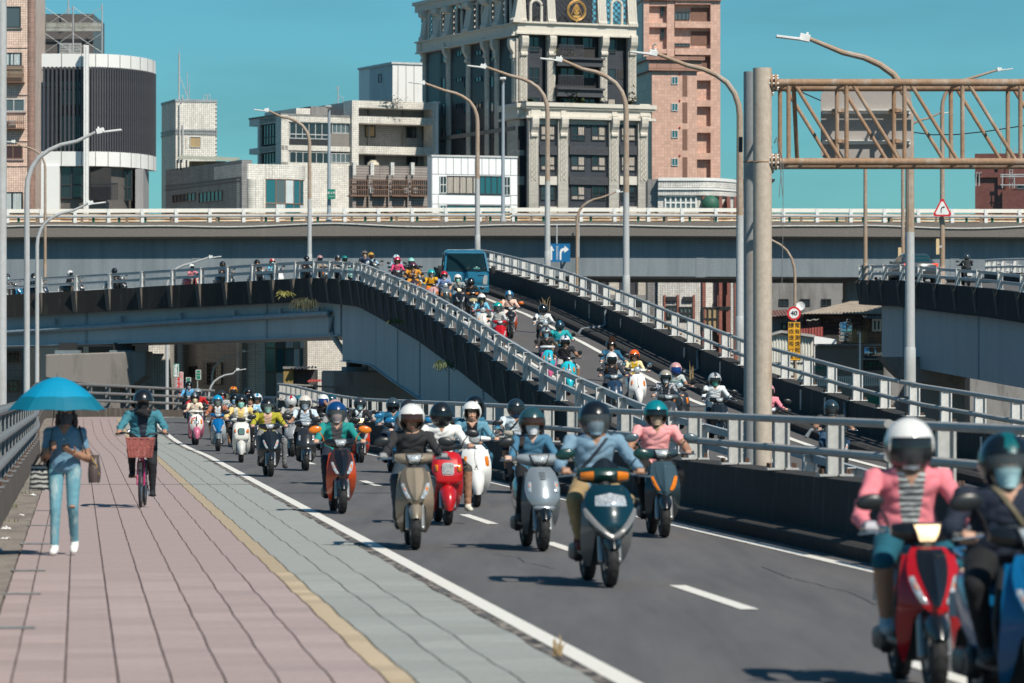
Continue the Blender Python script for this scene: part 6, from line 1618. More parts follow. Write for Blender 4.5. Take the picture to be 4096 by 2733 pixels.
def rider_J(w=.18,el=(.275,.66,.965),ha=(.315,.435,.945),kn=(.18,.535,.70),dx=0.,lean=0.,g=1.,hz=1.30,kR=None,**kw):
    J = dict(pelvis=(0,.95,.84),chest=(0,.885-lean,1.06),neck=(dx*.3,.855-lean,1.20),head=(dx,.825-lean*1.2,hz),shL=(-w,.875-lean,1.145),shR=(w,.875-lean,1.145),elL=(-el[0],el[1],el[2]),elR=el,haL=(-ha[0],ha[1],ha[2]),haR=ha,
             hiL=(-.09,.95,.825),hiR=(.09,.95,.825),knL=(-kn[0],kn[1],kn[2]),knR=kn,anL=(-.165,.61,.375),anR=(.165,.61,.375),toL=(-.175,.455,.325),toR=(.175,.455,.325),girth=g)
    J.update(kw); return J
POSE = {}
POSE['std'] = mk_person(rider_J())
POSE['broad'] = mk_person(rider_J(w=.205,el=(.335,.67,.98),kn=(.235,.53,.70),g=1.12,belly=.2))
POSE['slim'] = mk_person(rider_J(w=.16,el=(.235,.67,.955),kn=(.145,.53,.695),g=.90))
POSE['tall'] = mk_person(rider_J(w=.20,el=(.33,.66,.985),kn=(.23,.53,.70),g=1.06,chest=(0,.885,1.10),neck=(0,.855,1.25),head=(0,.825,1.352),shL=(-.20,.875,1.195),shR=(.20,.875,1.195)))
POSE['low'] = mk_person(rider_J(w=.19,el=(.31,.66,.93),ha=(.297,.42,.888),g=1.04,kn=(.20,.52,.69)))
POSE['lean'] = mk_person(rider_J(w=.18,el=(.30,.62,.94),lean=.05,dx=.02,kn=(.20,.53,.70)))
POSE['legout'] = mk_person(rider_J(w=.195,el=(.30,.66,.965),g=1.06,knR=(.30,.58,.66),anR=(.31,.64,.235),toR=(.33,.50,.175),kn=(.19,.535,.70)))
POSE['phone'] = mk_person(rider_J(w=.18,elR=(.26,.64,1.0),haR=(.10,.655,1.21),gripR=(0,.9,.3),el=(.275,.66,.965),thumbR=-1))
POSE['pillion'] = mk_person(rider_J(w=.165,el=(.21,1.05,.98),ha=(.13,.90,.90),kn=(.24,.68,.70),pelvis=(0,1.20,.90),chest=(0,1.16,1.12),neck=(0.05,1.14,1.255),head=(.07,1.12,1.375),shL=(-.165,1.15,1.20),shR=(.165,1.15,1.20),hiL=(-.1,1.2,.88),hiR=(.1,1.2,.88),anL=(-.22,.86,.40),anR=(.22,.86,.40),toL=(-.23,.70,.35),toR=(.23,.70,.35),girth=.92))
# ------------------------------------------------------------------ helmets, masks, faces (round the head centre)
def helmet_mesh(kind):
    b = MB(); rx,ry,rz = .128,.150,.150
    def e0(a):
        f = abs((a+180) % 360-180)
        if kind == 'half': return 2+6*sstep(40,0,f)
        if kind == 'full': return -46
        return 20-66*sstep(54,72,f)-4*sstep(90,150,f)
    def pt(a,e,k=1.):
        ca = cos(R(e)); low = .10*max(0,-sin(R(e)))
        return Vector((rx*k*(1-low)*ca*sin(R(a)),.012-ry*k*ca*cos(R(a)),.022+rz*k*sin(R(e))*(1 if e > 0 else .92)))
    nu = 40; o0 = 0
    def fn(u,v): a = 360*u; return pt(a,e0(a)+(89.5-e0(a))*v**.8)
    b.shell(fn,nu,12,-.016,0)
    # stripe slot: faces near the middle line on top
    for i,f in enumerate(b.f):
        c = sum((Vector(b.v[j]) for j in f),Vector())/len(f)
        if abs(c.x) < .030 and c.z > .07: b.m[i] = 1
        elif c.z < .045 and kind != 'half': b.m[i] = 2
    # rubber edge
    b.tube([pt(a,e0(a),1.0) for a in range(0,361,9)],.008,6,3)
    for sx in (-1,1): b.lathe([(.018,0),(.016,.012),(.003,.014)],pt(sx*68,12,1.0),(sx,-.35,.1),10,3)
    if kind == 'full':
        b.shell(lambda u,v: pt(-58+116*u,-46+26*v,1.02+.10*(1-abs(2*u-1))*(1-abs(2*v-1))),16,5,.02,2)
        b.shell(lambda u,v: pt(-20+40*u,-40+14*v,1.14),6,3,.012,3)
    if kind == 'half': b.shell(lambda u,v: pt(-52+104*u,6-5*v,1.0+.22*v*(1-(2*u-1)**2*.6)),14,3,.008,3)
    if kind != 'full':   # chin straps
        for sx in (-1,1): b.tube([pt(sx*78,-8,.93),(sx*.062,-.05,-.085),(0,-.065,-.108)],.006,6,3)
    return b.mesh('helmet',[None]*4)
HELM = {k: helmet_mesh(k) for k in ('open','half','full')}
def visor_mesh(kind):
    b = MB(); rx,ry,rz = .128,.150,.150
    def pt(a,e,k): return Vector((rx*k*cos(R(e*.8))*sin(R(a)),.012-ry*k*cos(R(e*.8))*cos(R(a)),.022+rz*sin(R(e))*.98))
    if kind == 'long': f = lambda u,v: pt(-66+132*u,-44+68*v,1.055+.05*(1-v)*(1-(2*u-1)**2))
    elif kind == 'short': f = lambda u,v: pt(-66+132*u,-10+34*v,1.06)
    elif kind == 'up': f = lambda u,v: Vector((.115*sin(R(-70+140*u))*(1-.25*v),-.10*cos(R(-70+140*u))*(1-.2*v)-.03-.04*v,.10+.17*v*(1-.35*(2*u-1)**2)))
    else: f = lambda u,v: pt(-56+112*u,-17+36*v,1.03)
    b.shell(f,18,8,.0035); return b.mesh('visor',[None])
VIS = {k: visor_mesh(k) for k in ('long','short','up','slit')}
def mask_mesh():
    b = MB()
    def f(u,v):
        a = R(-74+148*u); q = 1-(2*u-1)**2; z = -.102+.100*v
        r = 1.0+.16*q*math.exp(-((v-.62)/.35)**2)
        return Vector((.077*sin(a)*(1-.34*(1-v)**1.6),-.016-.080*cos(a)*r-.010*q*(1-v),z+.012*q*v-.012*q*(1-v)*0))
    b.shell(f,16,8,.004)
    for k in (.3,.5,.7): b.tube([f(u/12,k)+Vector((0,-.0015,0)) for u in range(2,11)],.0016,4)
    for sx in (-1,1):
        for v in (.15,.9): b.tube([f((sx+1)/2,v),(sx*.082,.02,-.005-.02*(1-v))],.0025,4)
    return b.mesh('mask',[None])
MASKM = mask_mesh()
def face_mesh():
    b = MB()
    for sx in (-1,1):
        b.ball((sx*.032,-.0855,.011),(.016,.008,.0062),8,6,0); b.ball((sx*.032,-.092,.011),(.0058,.003,.0056),8,6,1)
        b.tube([(sx*.014,-.094,.032),(sx*.032,-.093,.037),(sx*.050,-.082,.031)],[.0035,.004,.0025],6,1)
    b.tube([(-.022,-.092,-.062),(-.008,-.0985,-.059),(0,-.099,-.0605),(.008,-.0985,-.059),(.022,-.092,-.062)],[.003,.005,.0045,.005,.003],6,2)
    return b.mesh('face',[mat('eye_white',(.6,.57,.53),.3),mat('eye_dark',(.015,.012,.01),.3),mat('lip',(.32,.11,.095),.5)])
FACEM = face_mesh()
def hair_mesh(long=False):
    b = MB()
    b.shell(lambda u,v: Vector((.090*cos(R(-50+90*v))*sin(R(60+240*u)),.016-.108*cos(R(-50+90*v))*cos(R(60+240*u)),.02+.11*sin(R(-50+90*v)))),24,8,.015)
    if long:
        for i in range(13):
            a = R(70+220*i/12); b.tube([(.085*sin(a),.02-.1*cos(a),.0),(.095*sin(a),.03-.105*cos(a),-.08),(.09*sin(a),.045-.10*cos(a),-.16-.02*(i % 3))],[.024,.022,.008],6)
    return b.mesh('hair',[mat('hair_black',(.018,.014,.012),.5)])
HAIRM = {False: hair_mesh(False),True: hair_mesh(True)}
b_ = MB(); b_.shell(lambda u,v: Vector((.034*(2*u-1),.012-.1515*cos(R(22+11*v))*cos(R(15*(2*u-1))),.022+.1515*sin(R(22+11*v)))),8,3,.002); LOGOM = b_.mesh('logo_mark',[None])
b_ = MB(); b_.prism([(-.02,-.03),(0,-.018),(.02,-.03),(0,.035)],(0,-.135,.092),(1,0,0),(0,.35,.93),(0,.03,-.01)); ARROWM = b_.mesh('arrow_mark',[None])
def glasses_mesh():
    b = MB()
    for sx in (-1,1):
        b.tube([(sx*.034+.021*cos(R(k)),-.098+.004*abs(cos(R(k))),.010+.016*sin(R(k))) for k in range(0,361,30)],.0022,5); b.tube([(sx*.055,-.094,.014),(sx*.08,.01,.012)],.002,5)
        b.lathe([(.019,0),(.019,.001)],(sx*.034,-.098,.010),(0,1,0),12,1)
    b.tube([(-.013,-.1,.012),(.013,-.1,.012)],.002,5); return b.mesh('glasses',[mat('glasses_frame',(.03,.025,.02),.4),mat_glass('spectacle',(.04,.035,.03),.05,.35)])
GLASSM = glasses_mesh()
# straps laid on the body by casting rays at it
BVH = {}
def strap_mesh(pose,path,w=.035,th=.006):
    if pose not in BVH:
        me = POSE[pose]; BVH[pose] = BVHTree.FromPolygons([v.co[:] for v in me.vertices],[p.vertices[:] for p in me.polygons])
    pts = []
    n = 16
    for i in range(n+1):
        t = i/n*(len(path)-1); k = min(int(t),len(path)-2); p = Vector(path[k]).lerp(Vector(path[k+1]),t-k)
        row = []
        for e in (-1,1):
            o = Vector((p.x+e*w/2,-1.5,p.z)); h = BVH[pose].ray_cast(o,Vector((0,1,0)))
            row.append(h[0]+Vector((0,-.004,0)) if h[0] else None)
        if row[0] is not None and row[1] is not None: pts.append(row)
    b = MB(); b.shell(lambda u,v: pts[round(v*(len(pts)-1))][round(u)],1,len(pts)-1,th); return b.mesh('strap',[None])
STR = {}
def strap(pose,kind):
    if (pose,kind) not in STR:
        J = {'sling': [(.09,0,1.22),(-.02,0,1.08),(-.15,0,.92)],'slingR': [(-.09,0,1.22),(.02,0,1.08),(.15,0,.92)],'packL': [(-.095,0,1.21),(-.115,0,1.10),(-.13,0,.96)],'packR': [(.095,0,1.21),(.115,0,1.10),(.13,0,.96)]}[kind]
        STR[(pose,kind)] = strap_mesh(pose,J,.045 if 'pack' in kind else .032)
    return STR[(pose,kind)]
SKINS = [mat('skin_warm',(.52,.29,.19),.55,var=.06,vs=10),mat('skin_tan',(.38,.20,.125),.55,var=.06,vs=10),mat('skin_fair',(.60,.37,.27),.55,var=.06,vs=10)]
def cloth(c,nm=None,rough=.85): return mat('cloth_%d_%d_%d' % tuple(int(x*255) for x in c) if nm is None else nm,c,rough,var=.12,vs=5,bump=.55,bs=20)
def gloss(c,metal=.0): return mat('paint_%d_%d_%d' % tuple(int(x*255) for x in c)+('m' if metal else ''),c,.28 if not metal else .34,metal,var=.04,coat=.6)
M_VDARK = mat_glass('visor_dark',(.012,.014,.016),.06,.86); M_VCLR = mat_glass('visor_clear',(.12,.14,.15),.05,.28); M_VMID = mat_glass('visor_smoke',(.03,.035,.038),.05,.6); M_VBLUE = mat_glass('visor_blue',(.01,.05,.22),.08,.9); M_VBRN = mat_glass('visor_brown',(.06,.025,.015),.06,.8)
VISM = dict(dark=M_VDARK,clear=M_VCLR,mid=M_VMID,blue=M_VBLUE,brown=M_VBRN)
M_HTRIM = mat('helmet_trim',(.02,.02,.022),.5)
def SR(*c): return srgb(*c)
def person(label,group,loc,rz,pose='std',top=(.3,.3,.3),bottom=(.03,.035,.05),shoes=(.05,.05,.05),sleeves='long',shin=True,front=None,neckline='skin',collar=None,hands=None,skin=0,
           helm='open',hc=(.02,.02,.022),stripe=None,low=None,vis=None,visc='dark',mask=None,face=True,straps=(),strapc=(.03,.03,.03),hair=None,glasses=False,scale=1.,topm=None,head=None,armc=None,logo=None,mark=None):
    t = thing('person',label,'person',loc,rz,group); t.scale = (scale,)*3
    sk = SKINS[skin]; tm = topm or cloth(top); bm = cloth(bottom)
    arm = cloth(armc) if armc else tm
    body = link('body',POSE[pose],t)
    fm = tm if front is None else (front if hasattr(front,'node_tree') else cloth(front))
    roles(body,[sk,tm,arm if armc else tm,arm if sleeves == 'long' else sk,sk if hands is None else cloth(hands),bm,bm if shin is True else sk if shin is None else cloth(shin),cloth(shoes),fm,tm if collar is None else cloth(collar),sk if neckline == 'skin' else fm,tm if sleeves in ('long','half') and not armc else arm if sleeves == 'long' else sk])
    H = head or HEADS[pose]
    if helm:
        h = link('helmet',HELM[helm],t,H); hm = gloss(hc)
        roles(h,[hm,hm if stripe is None else gloss(stripe),hm if low is None else gloss(low),M_HTRIM])
        if logo: q = link('logo_mark',LOGOM,h); roles(q,[cloth(logo)])
        if mark: q = link('arrow_mark',ARROWM,h); roles(q,[cloth(mark)])
        if vis: v = link('visor',VIS[vis],h); roles(v,[VISM[visc]])
    if mask is not None: m_ = link('mask',MASKM,t,H); roles(m_,[cloth(mask)])
    if face: link('face',FACEM,t,H)
    if hair is not None: link('hair',HAIRM[hair],t,H)
    if glasses: link('glasses',GLASSM,t,H)
    for s_ in straps: q = link('strap',strap(pose,s_),t); roles(q,[cloth(strapc)])
    return t
HEADS = {k: (0,.825,1.30) for k in POSE}; HEADS['tall'] = (0,.825,1.352); HEADS['lean'] = (.02,.765,1.30); HEADS['pillion'] = (.07,1.12,1.375)
# ------------------------------------------------------------------ scooters (front wheel touches the ground at the origin, nose towards -y)
WR = .235
def wheel_meshes(w=.105):
    b = MB(); R0 = WR
    b.lathe([(R0-.075,-w*.42),(R0-.045,-w*.5),(R0-.016,-w*.42),(R0-.004,-w*.2),(R0,0),(R0-.004,w*.2),(R0-.016,w*.42),(R0-.045,w*.5),(R0-.075,w*.42)],(0,0,0),(1,0,0),36,caps=False)
    b.lathe([(R0-.075,-w*.42),(R0-.075,w*.42)],(0,0,0),(1,0,0),36,caps=False)
    for k in range(18):   # tread grooves as thin raised-edge cuts
        a = 2*pi*k/18
        for sx in (-1,1): b.tube([(sx*.004,(R0+.0005)*cos(a),(R0+.0005)*sin(a)),(sx*.03,(R0-.004)*cos(a+.10),(R0-.004)*sin(a+.10)),(sx*.046,(R0-.017)*cos(a+.16),(R0-.017)*sin(a+.16))],.0022,4,1)
    ty = b.mesh('tyre',[mat('tyre_rubber',(.022,.022,.023),.75,var=.2,vs=10),mat('tyre_groove',(.006,.006,.006),.9)])
    b = MB(); b.lathe([(R0-.07,-w*.36),(R0-.09,-w*.36),(R0-.095,-.02),(R0-.095,.02),(R0-.09,w*.36),(R0-.07,w*.36)],(0,0,0),(1,0,0),28,caps=False)
    b.lathe([(.03,-.05),(.035,-.04),(.035,.04),(.03,.05)],(0,0,0),(1,0,0),14)
    for k in range(5): a = 2*pi*k/5; b.bar((0,.02*cos(a),.02*sin(a)),(0,(R0-.085)*cos(a),(R0-.085)*sin(a)),.03,.03)
    b.lathe([(.10,-.052),(.10,-.048),(.05,-.048),(.05,-.052)],(0,0,0),(1,0,0),24,0)
    return ty,b.mesh('rim',[mat('rim_alloy',(.30,.30,.31),.35,.8)])
TYRE,RIM = wheel_meshes()
M_PLAST = mat('black_plastic',(.022,.023,.025),.45,var=.1); M_FORK = mat('fork_alloy',(.36,.36,.36),.35,.7); M_LENS = mat('lamp_lens',(.74,.76,.75),.09,.5,var=.45,vs=45,spec=1.); M_AMBER = mat('amber_lens',(.75,.20,.01),.12,var=.2,vs=30,spec=.8); M_CHROME = mat('chrome',(.7,.7,.7),.08,1.); M_SEAT = mat('seat_vinyl',(.018,.018,.02),.5); M_TAIL = mat('tail_red',(.45,.01,.01),.15); M_MIRG = mat('mirror_back',(.02,.022,.024),.35)  # lamp_lens: strong light and dark noise in the colour imitates reflective spots
M_LIT = mat_emit('lit_headlamp',(1.0,.74,.42),1.6)
def ell(c,rx,ry,rz,n=14): return c
T = {}
def template(st):
    """parts of one scooter style: (name, mesh, roles, parent index, location)"""
    if st in T: return T[st]
    A = []
    def add(name,b,rl,par=None,loc=(0,0,0),**kw):
        me = b if isinstance(b,bpy.types.Mesh) else b.mesh(name,[None]*len(rl),**kw); A.append((name,me,rl,par,loc)); return len(A)-1
    # wheels, forks
    for y in (0,1.27):
        i = add('wheel',TYRE,None,None,(0,y,WR)); add('rim',RIM,None,i)
    for sx in (-1,1):
        b = MB(); b.tube([(sx*.075,.0,.225),(sx*.075,.025,.33),(sx*.075,.05,.43)],[.028,.028,.026],10); b.tube([(sx*.075,.05,.43),(sx*.07,.19,.72)],.018,8); b.ball((sx*.075,0,.225),.03,10,6); add('fork_leg',b,['fork'])
    retro = st in ('retro','smooth'); maxi = st == 'maxi'; boxy = st == 'boxy'
    # front fender
    b = MB(); a0,a1 = ((-12,150) if retro or boxy else (22,160)); r_ = WR+.030; wv = .10 if (retro or boxy) else .074
    def fen(u,v):
        a = R(a0+(a1-a0)*v); q = 2*u-1; rr = r_-.07*abs(q)**2.4*(1 if not retro else .9)+(.035*math.exp(-((v-.45)/.3)**2) if retro else 0)
        ww = wv*(1 if not retro else 1.05)*(1-.35*abs(2*v-1)**3)
        if retro or boxy: ww *= (.8+.35*v)
        return Vector((q*ww,.0-rr*cos(a)*(-1)*-1,WR+rr*sin(a)))
    b.shell(lambda u,v: Vector((fen(u,v).x,fen(u,v).y*1.0,fen(u,v).z)),12,16,.006); add('front_fender',b,['fender'],sharp=60)
    # side cowls flanking the wheel
    top,zlow = .80,.17
    for sx in (-1,1):
        b = MB()
        def cow(u,v,sx=sx):
            z = zlow+(top-zlow)*v
            inn = .098*(1-sstep(.42,.56,z))+.012; out = interp(z,[.17,.24,.34,.46,.62,.8],[.125,.16,.185,.195,.185,.15] if not retro else [.13,.18,.21,.215,.21,.17])
            if maxi: out *= 1.12
            x = inn+(out-inn)*u; y = interp(z,[.17,.25,.36,.5,.65,.8],[.34,.22,.10,.02,.06,.16])+.13*(x/.2)**2
            return Vector((sx*x,y,z))
        b.shell(cow,8,14,.012 if sx < 0 else -.012); add('side_cowl',b,['cowl'],sharp=60)
    b = MB()   # inner leg shield closes the back
    b.loft([[(x,y,z) for x,y in ((-wq,.36),(wq,.36),(wq*.9,.44),(-wq*.9,.44))] for z,wq in ((.17,.13),(.3,.165),(.5,.19),(.8,.155))],smooth=False); add('leg_shield',b,['dark'],bevel=.015)
    # front apron
    prof = {'sport': [(.46,.012,-.10),(.50,.07,-.115),(.58,.125,-.10),(.66,.15,-.05),(.74,.15,.02),(.81,.13,.10),(.85,.10,.17)],
        'wide': [(.44,.05,-.09),(.47,.12,-.125),(.55,.17,-.12),(.64,.185,-.07),(.74,.17,.0),(.82,.135,.09),(.86,.10,.16)],
        'maxi': [(.40,.05,-.10),(.44,.13,-.16),(.52,.185,-.18),(.62,.21,-.15),(.72,.21,-.09),(.80,.185,.0),(.86,.13,.10)],
        'boxy': [(.50,.165,-.02),(.53,.18,-.05),(.62,.19,-.05),(.72,.19,-.03),(.82,.18,.03),(.87,.155,.08),(.895,.10,.13)],
        'retro': [(.36,.15,.10),(.44,.19,.06),(.54,.21,.05),(.64,.21,.06),(.74,.19,.10),(.82,.14,.16),(.87,.09,.20)],
        'smooth': [(.40,.11,.04),(.46,.16,.0),(.56,.19,-.02),(.66,.19,.0),(.76,.165,.06),(.83,.12,.12),(.87,.07,.18)]}[st]
    zs = [p[0] for p in prof]; ws = [p[1] for p in prof]; ys = [p[2] for p in prof]
    kx = {'sport': 2.6,'wide': 3.4,'maxi': 3.2,'boxy': 2.0,'retro': 2.6,'smooth': 3.6}[st]
    def apr(u,v):
        z = zs[0]+(zs[-1]-zs[0])*v; q = 2*u-1; w_ = interp(z,zs,ws); y = interp(z,zs,ys)
        x = q*w_; yy = y+kx*x*x*(1 if st not in ('boxy','sport') else 1)
        if st == 'boxy': yy = y+.02*abs(q)**2+.06*max(0,abs(q)-.75)/.25
        if st == 'sport': yy = y+.42*abs(x)+1.2*x*x-.018*math.exp(-(x/.02)**2)
        return Vector((x,yy,z))
    b = MB(); b.shell(apr,20,18,.014); ap = add('front_apron',b,['paint'],sharp=50)
    if st == 'wide':   # lip below
        b = MB(); b.tube([apr(u/12,.06)+Vector((0,-.012,-.02)) for u in range(13)],[.012]+[.022]*11+[.012],8); add('apron_lip',b,['paint'])
        b = MB()
        for k in range(4): b.bar(apr(.5-.11+.012*k,.86-.05*k)+Vector((0,-.004,0)),apr(.5+.11-.012*k,.86-.05*k)+Vector((0,-.004,0)),.012,.008)
        add('grille',b,['dark'])
    if st == 'maxi':
        b = MB(); b.tube([apr(u/16,.12+.5*abs(2*u/16-1)**2)+Vector((0,-.008,-.03)) for u in range(17)],[.02]+[.034]*15+[.02],8,sq=.8); add('bumper',b,['accent'])
    if st == 'sport':
        b = MB(); b.shell(lambda u,v: apr(.5+(2*u-1)*.36*(.28+.72*v**.7),.14+.84*v)+Vector((0,-.010,0)),8,10,.008); add('centre_panel',b,['paint2'])
    if st in ('retro','smooth'):
        b = MB(); b.tube([apr(.5,v/8)+Vector((0,-.012,0)) for v in range(2,8)],[.012,.02,.026,.026,.02,.012],8,sq=.6); add('horn_cover',b,['paint'] if st == 'retro' else ['dark'])
    if st == 'retro':
        b = MB()
        for k in range(4): b.bar(apr(.42+.045*k,.16)+Vector((0,-.006,0)),apr(.42+.045*k,.30)+Vector((0,-.006,0)),.008,.008)
        add('grille',b,['dark'])
    # lamps
    def lens(fn,nu=10,nv=6,out=.012): b = MB(); b.shell(lambda u,v: fn(u,v)+Vector((0,-out*(1-(2*u-1)**4)*(1-(2*v-1)**4)-.004,0)),nu,nv,.01); return b
    if st == 'maxi': add('headlight',lens(lambda u,v: apr(.18+.64*u,.62+.24*v*(1-.25*abs(2*u-1)))),['light'])
    if st == 'boxy':
        b = MB(); b.prism(rrect(.125,.135,.03),(0,-.062,.685),(1,0,0),(0,0,1),(0,.06,0)); add('headlight',b,['light'],bevel=.008)
        b = MB(); b.prism(rrect(.145,.155,.035),(0,-.052,.685),(1,0,0),(0,0,1),(0,.06,0)); add('headlight_ring',b,['accent'])
    if st == 'smooth': add('headlight',lens(lambda u,v: apr(.32+.36*u,.40+.22*v),out=.02),['light'])
    if st in ('sport','wide'):
        for sx in (0,1):
            def sg(u,v,sx=sx): u0 = (.02+.20*u*(1-.55*v)) if st == 'sport' else (.07+.09*u); return apr(u0 if not sx else 1-u0,(.18+.40*v) if st == 'sport' else (.40+.24*v))
            add('position_lamp',lens(sg,5,8,.010),['light2'])
            add('turn_signal',lens(lambda u,v,sx=sx: sg(.3+.4*u,.45+.35*v),4,4,.018),['signal'])
    if st in ('retro','smooth','boxy'):
        for sx in (0,1): add('turn_signal',lens(lambda u,v,sx=sx: apr(.08+.10*u if not sx else .92-.10*u,.42+.26*v if st != 'boxy' else .40+.20*v),4,6,.016),['signal'])
    # handlebar cover
    b = MB(); hb = {'sport': (.20,.085,.064,.93),'wide': (.222,.09,.066,.93),'maxi': (.225,.10,.078,.94),'boxy': (.22,.055,.04,.95),'retro': (.23,.06,.045,.955),'smooth': (.21,.06,.045,.945)}[st]
    rings = []
    for i in range(15):
        q = -1+2*i/14; x = q*hb[0]; f = (1-abs(q)**2.2)**.5 if abs(q) < 1 else 0; f = max(f,.22)
        cy,cz = .335+.05*q*q,hb[3]+(.018*q*q if st in ('sport','wide') else -.004*q*q)
        rings.append([(x,cy+hb[1]*(.35+.65*f)*cos(a)*(1.15 if cos(a) < 0 else .8),cz+hb[2]*(.4+.6*f)*sin(a)) for a in [2*pi*k/14 for k in range(14)]])
    def bf(q,a,k=1.05):
        f = max((1-abs(q)**2.2)**.5 if abs(q) < 1 else 0,.22); cz = hb[3]+(.018*q*q if st in ('sport','wide') else -.004*q*q)
        return Vector((q*hb[0],.335+.05*q*q+hb[1]*(.35+.65*f)*cos(a)*1.15*k,cz+hb[2]*(.4+.6*f)*sin(a)*k))
    b.loft(rings); hc_ = add('handlebar_cover',b,['bar'])
    if st in ('sport','wide'):
        wq_ = .43 if st == 'sport' else .46
        def hl(u,v): return bf((2*u-1)*wq_*(.58+.42*v),pi+.85-1.75*v)
        add('headlight',lens(hl,10,6,.022),['light'])
        b = MB(); E_ = [(u/10,0) for u in range(11)]+[(1,u/6) for u in range(1,7)]+[(1-u/10,1) for u in range(1,11)]+[(0,1-u/6) for u in range(1,7)]; b.tube([hl(*q)+Vector((0,-.008,0)) for q in E_],.006,6); add('headlight_ring',b,['dark'])
    if st == 'retro':
        b = MB(); b.lathe([(.075,0),(.072,-.02),(.05,-.035),(.005,-.042)],(0,.285,.965),(0,1,0),24); add('headlight',b,['light'])
        b = MB(); b.lathe([(.078,-.012),(.088,-.008),(.09,.02),(.08,.09),(.05,.12)],(0,.285,.965),(0,1,0),24); add('headlight_ring',b,['ring'])
    if st == 'maxi':
        for sx in (-1,1):
            b = MB(); b.shell(lambda u,v,sx=sx: bf(sx*(.46+.46*u),pi+.62-1.05*v,1.06),8,5,.012 if sx > 0 else -.012); add('turn_signal',b,['signal'])
        b = MB(); b.shell(lambda u,v: Vector(((2*u-1)*(.13-.03*v)*(1-.25*v*v),.255+.06*v+1.6*((2*u-1)*.12)**2,.985+.10*v*(1-.4*(2*u-1)**2))),10,6,.006); add('windscreen',b,['screen'])
    if st == 'boxy':
        b = MB(); b.rbox(-.10,.10,.25,.36,.90,1.0,.03); add('meter_pad',b,['dark'])
    b = MB(); b.tube([(0,.24,.78),(0,.34,.92)],[.07,.045],10); add('steering_column',b,['dark'])
    # grips, levers, mirrors
    for sx in (-1,1):
        b = MB(); b.tube([(sx*.23,.38,.942),(sx*.37,.382,.945)],.0185,10); b.lathe([(.024,0),(.024,.012)],(sx*.37,.382,.945),(sx,0,0),10); add('grip',b,['dark'])
        b = MB(); b.tube([(sx*.225,.36,.94),(sx*.27,.325,.935),(sx*.40,.325,.925)],[.009,.008,.006],6); add('brake_lever',b,['metal'])
        rnd_ = retro
        c = Vector((sx*.335,.315,1.115)) if not rnd_ else Vector((sx*.325,.325,1.09))
        b = MB(); M = Matrix.Rotation(sx*.16,3,'Y')
        if rnd_: b.lathe([(.01,-.028),(.045,-.022),(.062,-.004),(.06,.006),(.0,.008)],c,(0,1,.05),18)
        else: b.ball(c,(.088,.026,.050),16,10,0,M)
        i = add('mirror',b,['mirror'])
        b = MB(); b.tube([(sx*.215,.365,.96),(sx*.23,.35,1.02),c+Vector((-sx*.06,.005,-.035))] if not rnd_ else [(sx*.21,.375,.955),(sx*.25,.36,1.02),c+Vector((0,.01,-.05))],[.008,.0075,.007],6); add('mirror_stem',b,['mirror'],i)
    # floor, body, seat, tail
    b = MB(); b.rbox(-.155,.155,.40,.86,.245,.30,.02); add('floorboard',b,['dark'])
    b = MB(); secs = []
    for y,w_,z0,z1 in ((.74,.125,.28,.70),(.86,.155,.27,.74),(1.02,.175,.30,.75),(1.2,.17,.40,.76),(1.38,.13,.52,.76),(1.52,.075,.60,.74)):
        secs.append([(w_*(abs(cos(a))**.7)*(1 if cos(a) > 0 else -1),y,(z0+z1)/2+(z1-z0)/2*(abs(sin(a))**.7)*(1 if sin(a) > 0 else -1)) for a in [2*pi*k/18 for k in range(18)]])
    b.loft(secs); add('body',b,['body'],sharp=60)
    b = MB(); secs = []
    for y,w_,z0,z1 in ((.66,.07,.71,.755),(.76,.115,.715,.775),(.95,.135,.73,.785),(1.10,.13,.735,.80),(1.28,.12,.745,.825),(1.44,.07,.76,.81)):
        secs.append([(w_*(abs(cos(a))**.75)*(1 if cos(a) > 0 else -1),y,(z0+z1)/2+(z1-z0)/2*(abs(sin(a))**.75)*(1 if sin(a) > 0 else -1)) for a in [2*pi*k/16 for k in range(16)]])
    b.loft(secs); add('seat',b,['seat'],sharp=60)
    b = MB(); b.rbox(-.17,-.07,.95,1.34,.18,.33,.04); b.lathe([(.085,-.05),(.085,.0),(.06,.02)],(-.15,1.0,.26),(-1,0,0),16); b.box(-.06,.06,.8,1.05,.2,.36); add('engine_case',b,['dark'])
    b = MB(); b.tube([(.10,.95,.22),(.16,1.1,.25),(.175,1.2,.30),(.18,1.55,.40)],[.02,.03,.05,.045],12); add('exhaust',b,['metal'])
    b = MB(); b.rbox(-.06,.06,1.50,1.54,.64,.71,.012); add('tail_light',b,['tail'])
    b = MB(); b.box(-.12,.12,1.555,1.56,.47,.60); add('licence_plate',b,['plate'])
    b = MB(); b.tube([(-.1,1.3,.80),(-.11,1.46,.83),(0,1.52,.84),(.11,1.46,.83),(.1,1.3,.80)],.013,6); add('grab_rail',b,['metal'])
    b = MB(); b.loft([[(x*w_,y,z) for x in (-1,1)]+[(x*w_,y+.02,z-.01) for x in (1,-1)] for w_,y,z in ((.07,1.42,.46),(.08,1.53,.40),(.08,1.60,.28))],smooth=False); add('rear_fender',b,['dark'])
    T[st] = A; return A
DEF = dict(dark=M_PLAST,fork=M_FORK,light=M_LENS,light2=M_LENS,signal=M_AMBER,metal=M_CHROME,seat=M_SEAT,tail=M_TAIL,mirror=M_MIRG,plate=mat('plate_white',(.7,.7,.68),.5),ring=M_CHROME,screen=mat_glass('dark_screen',(.012,.014,.016),.08,.9,1.))
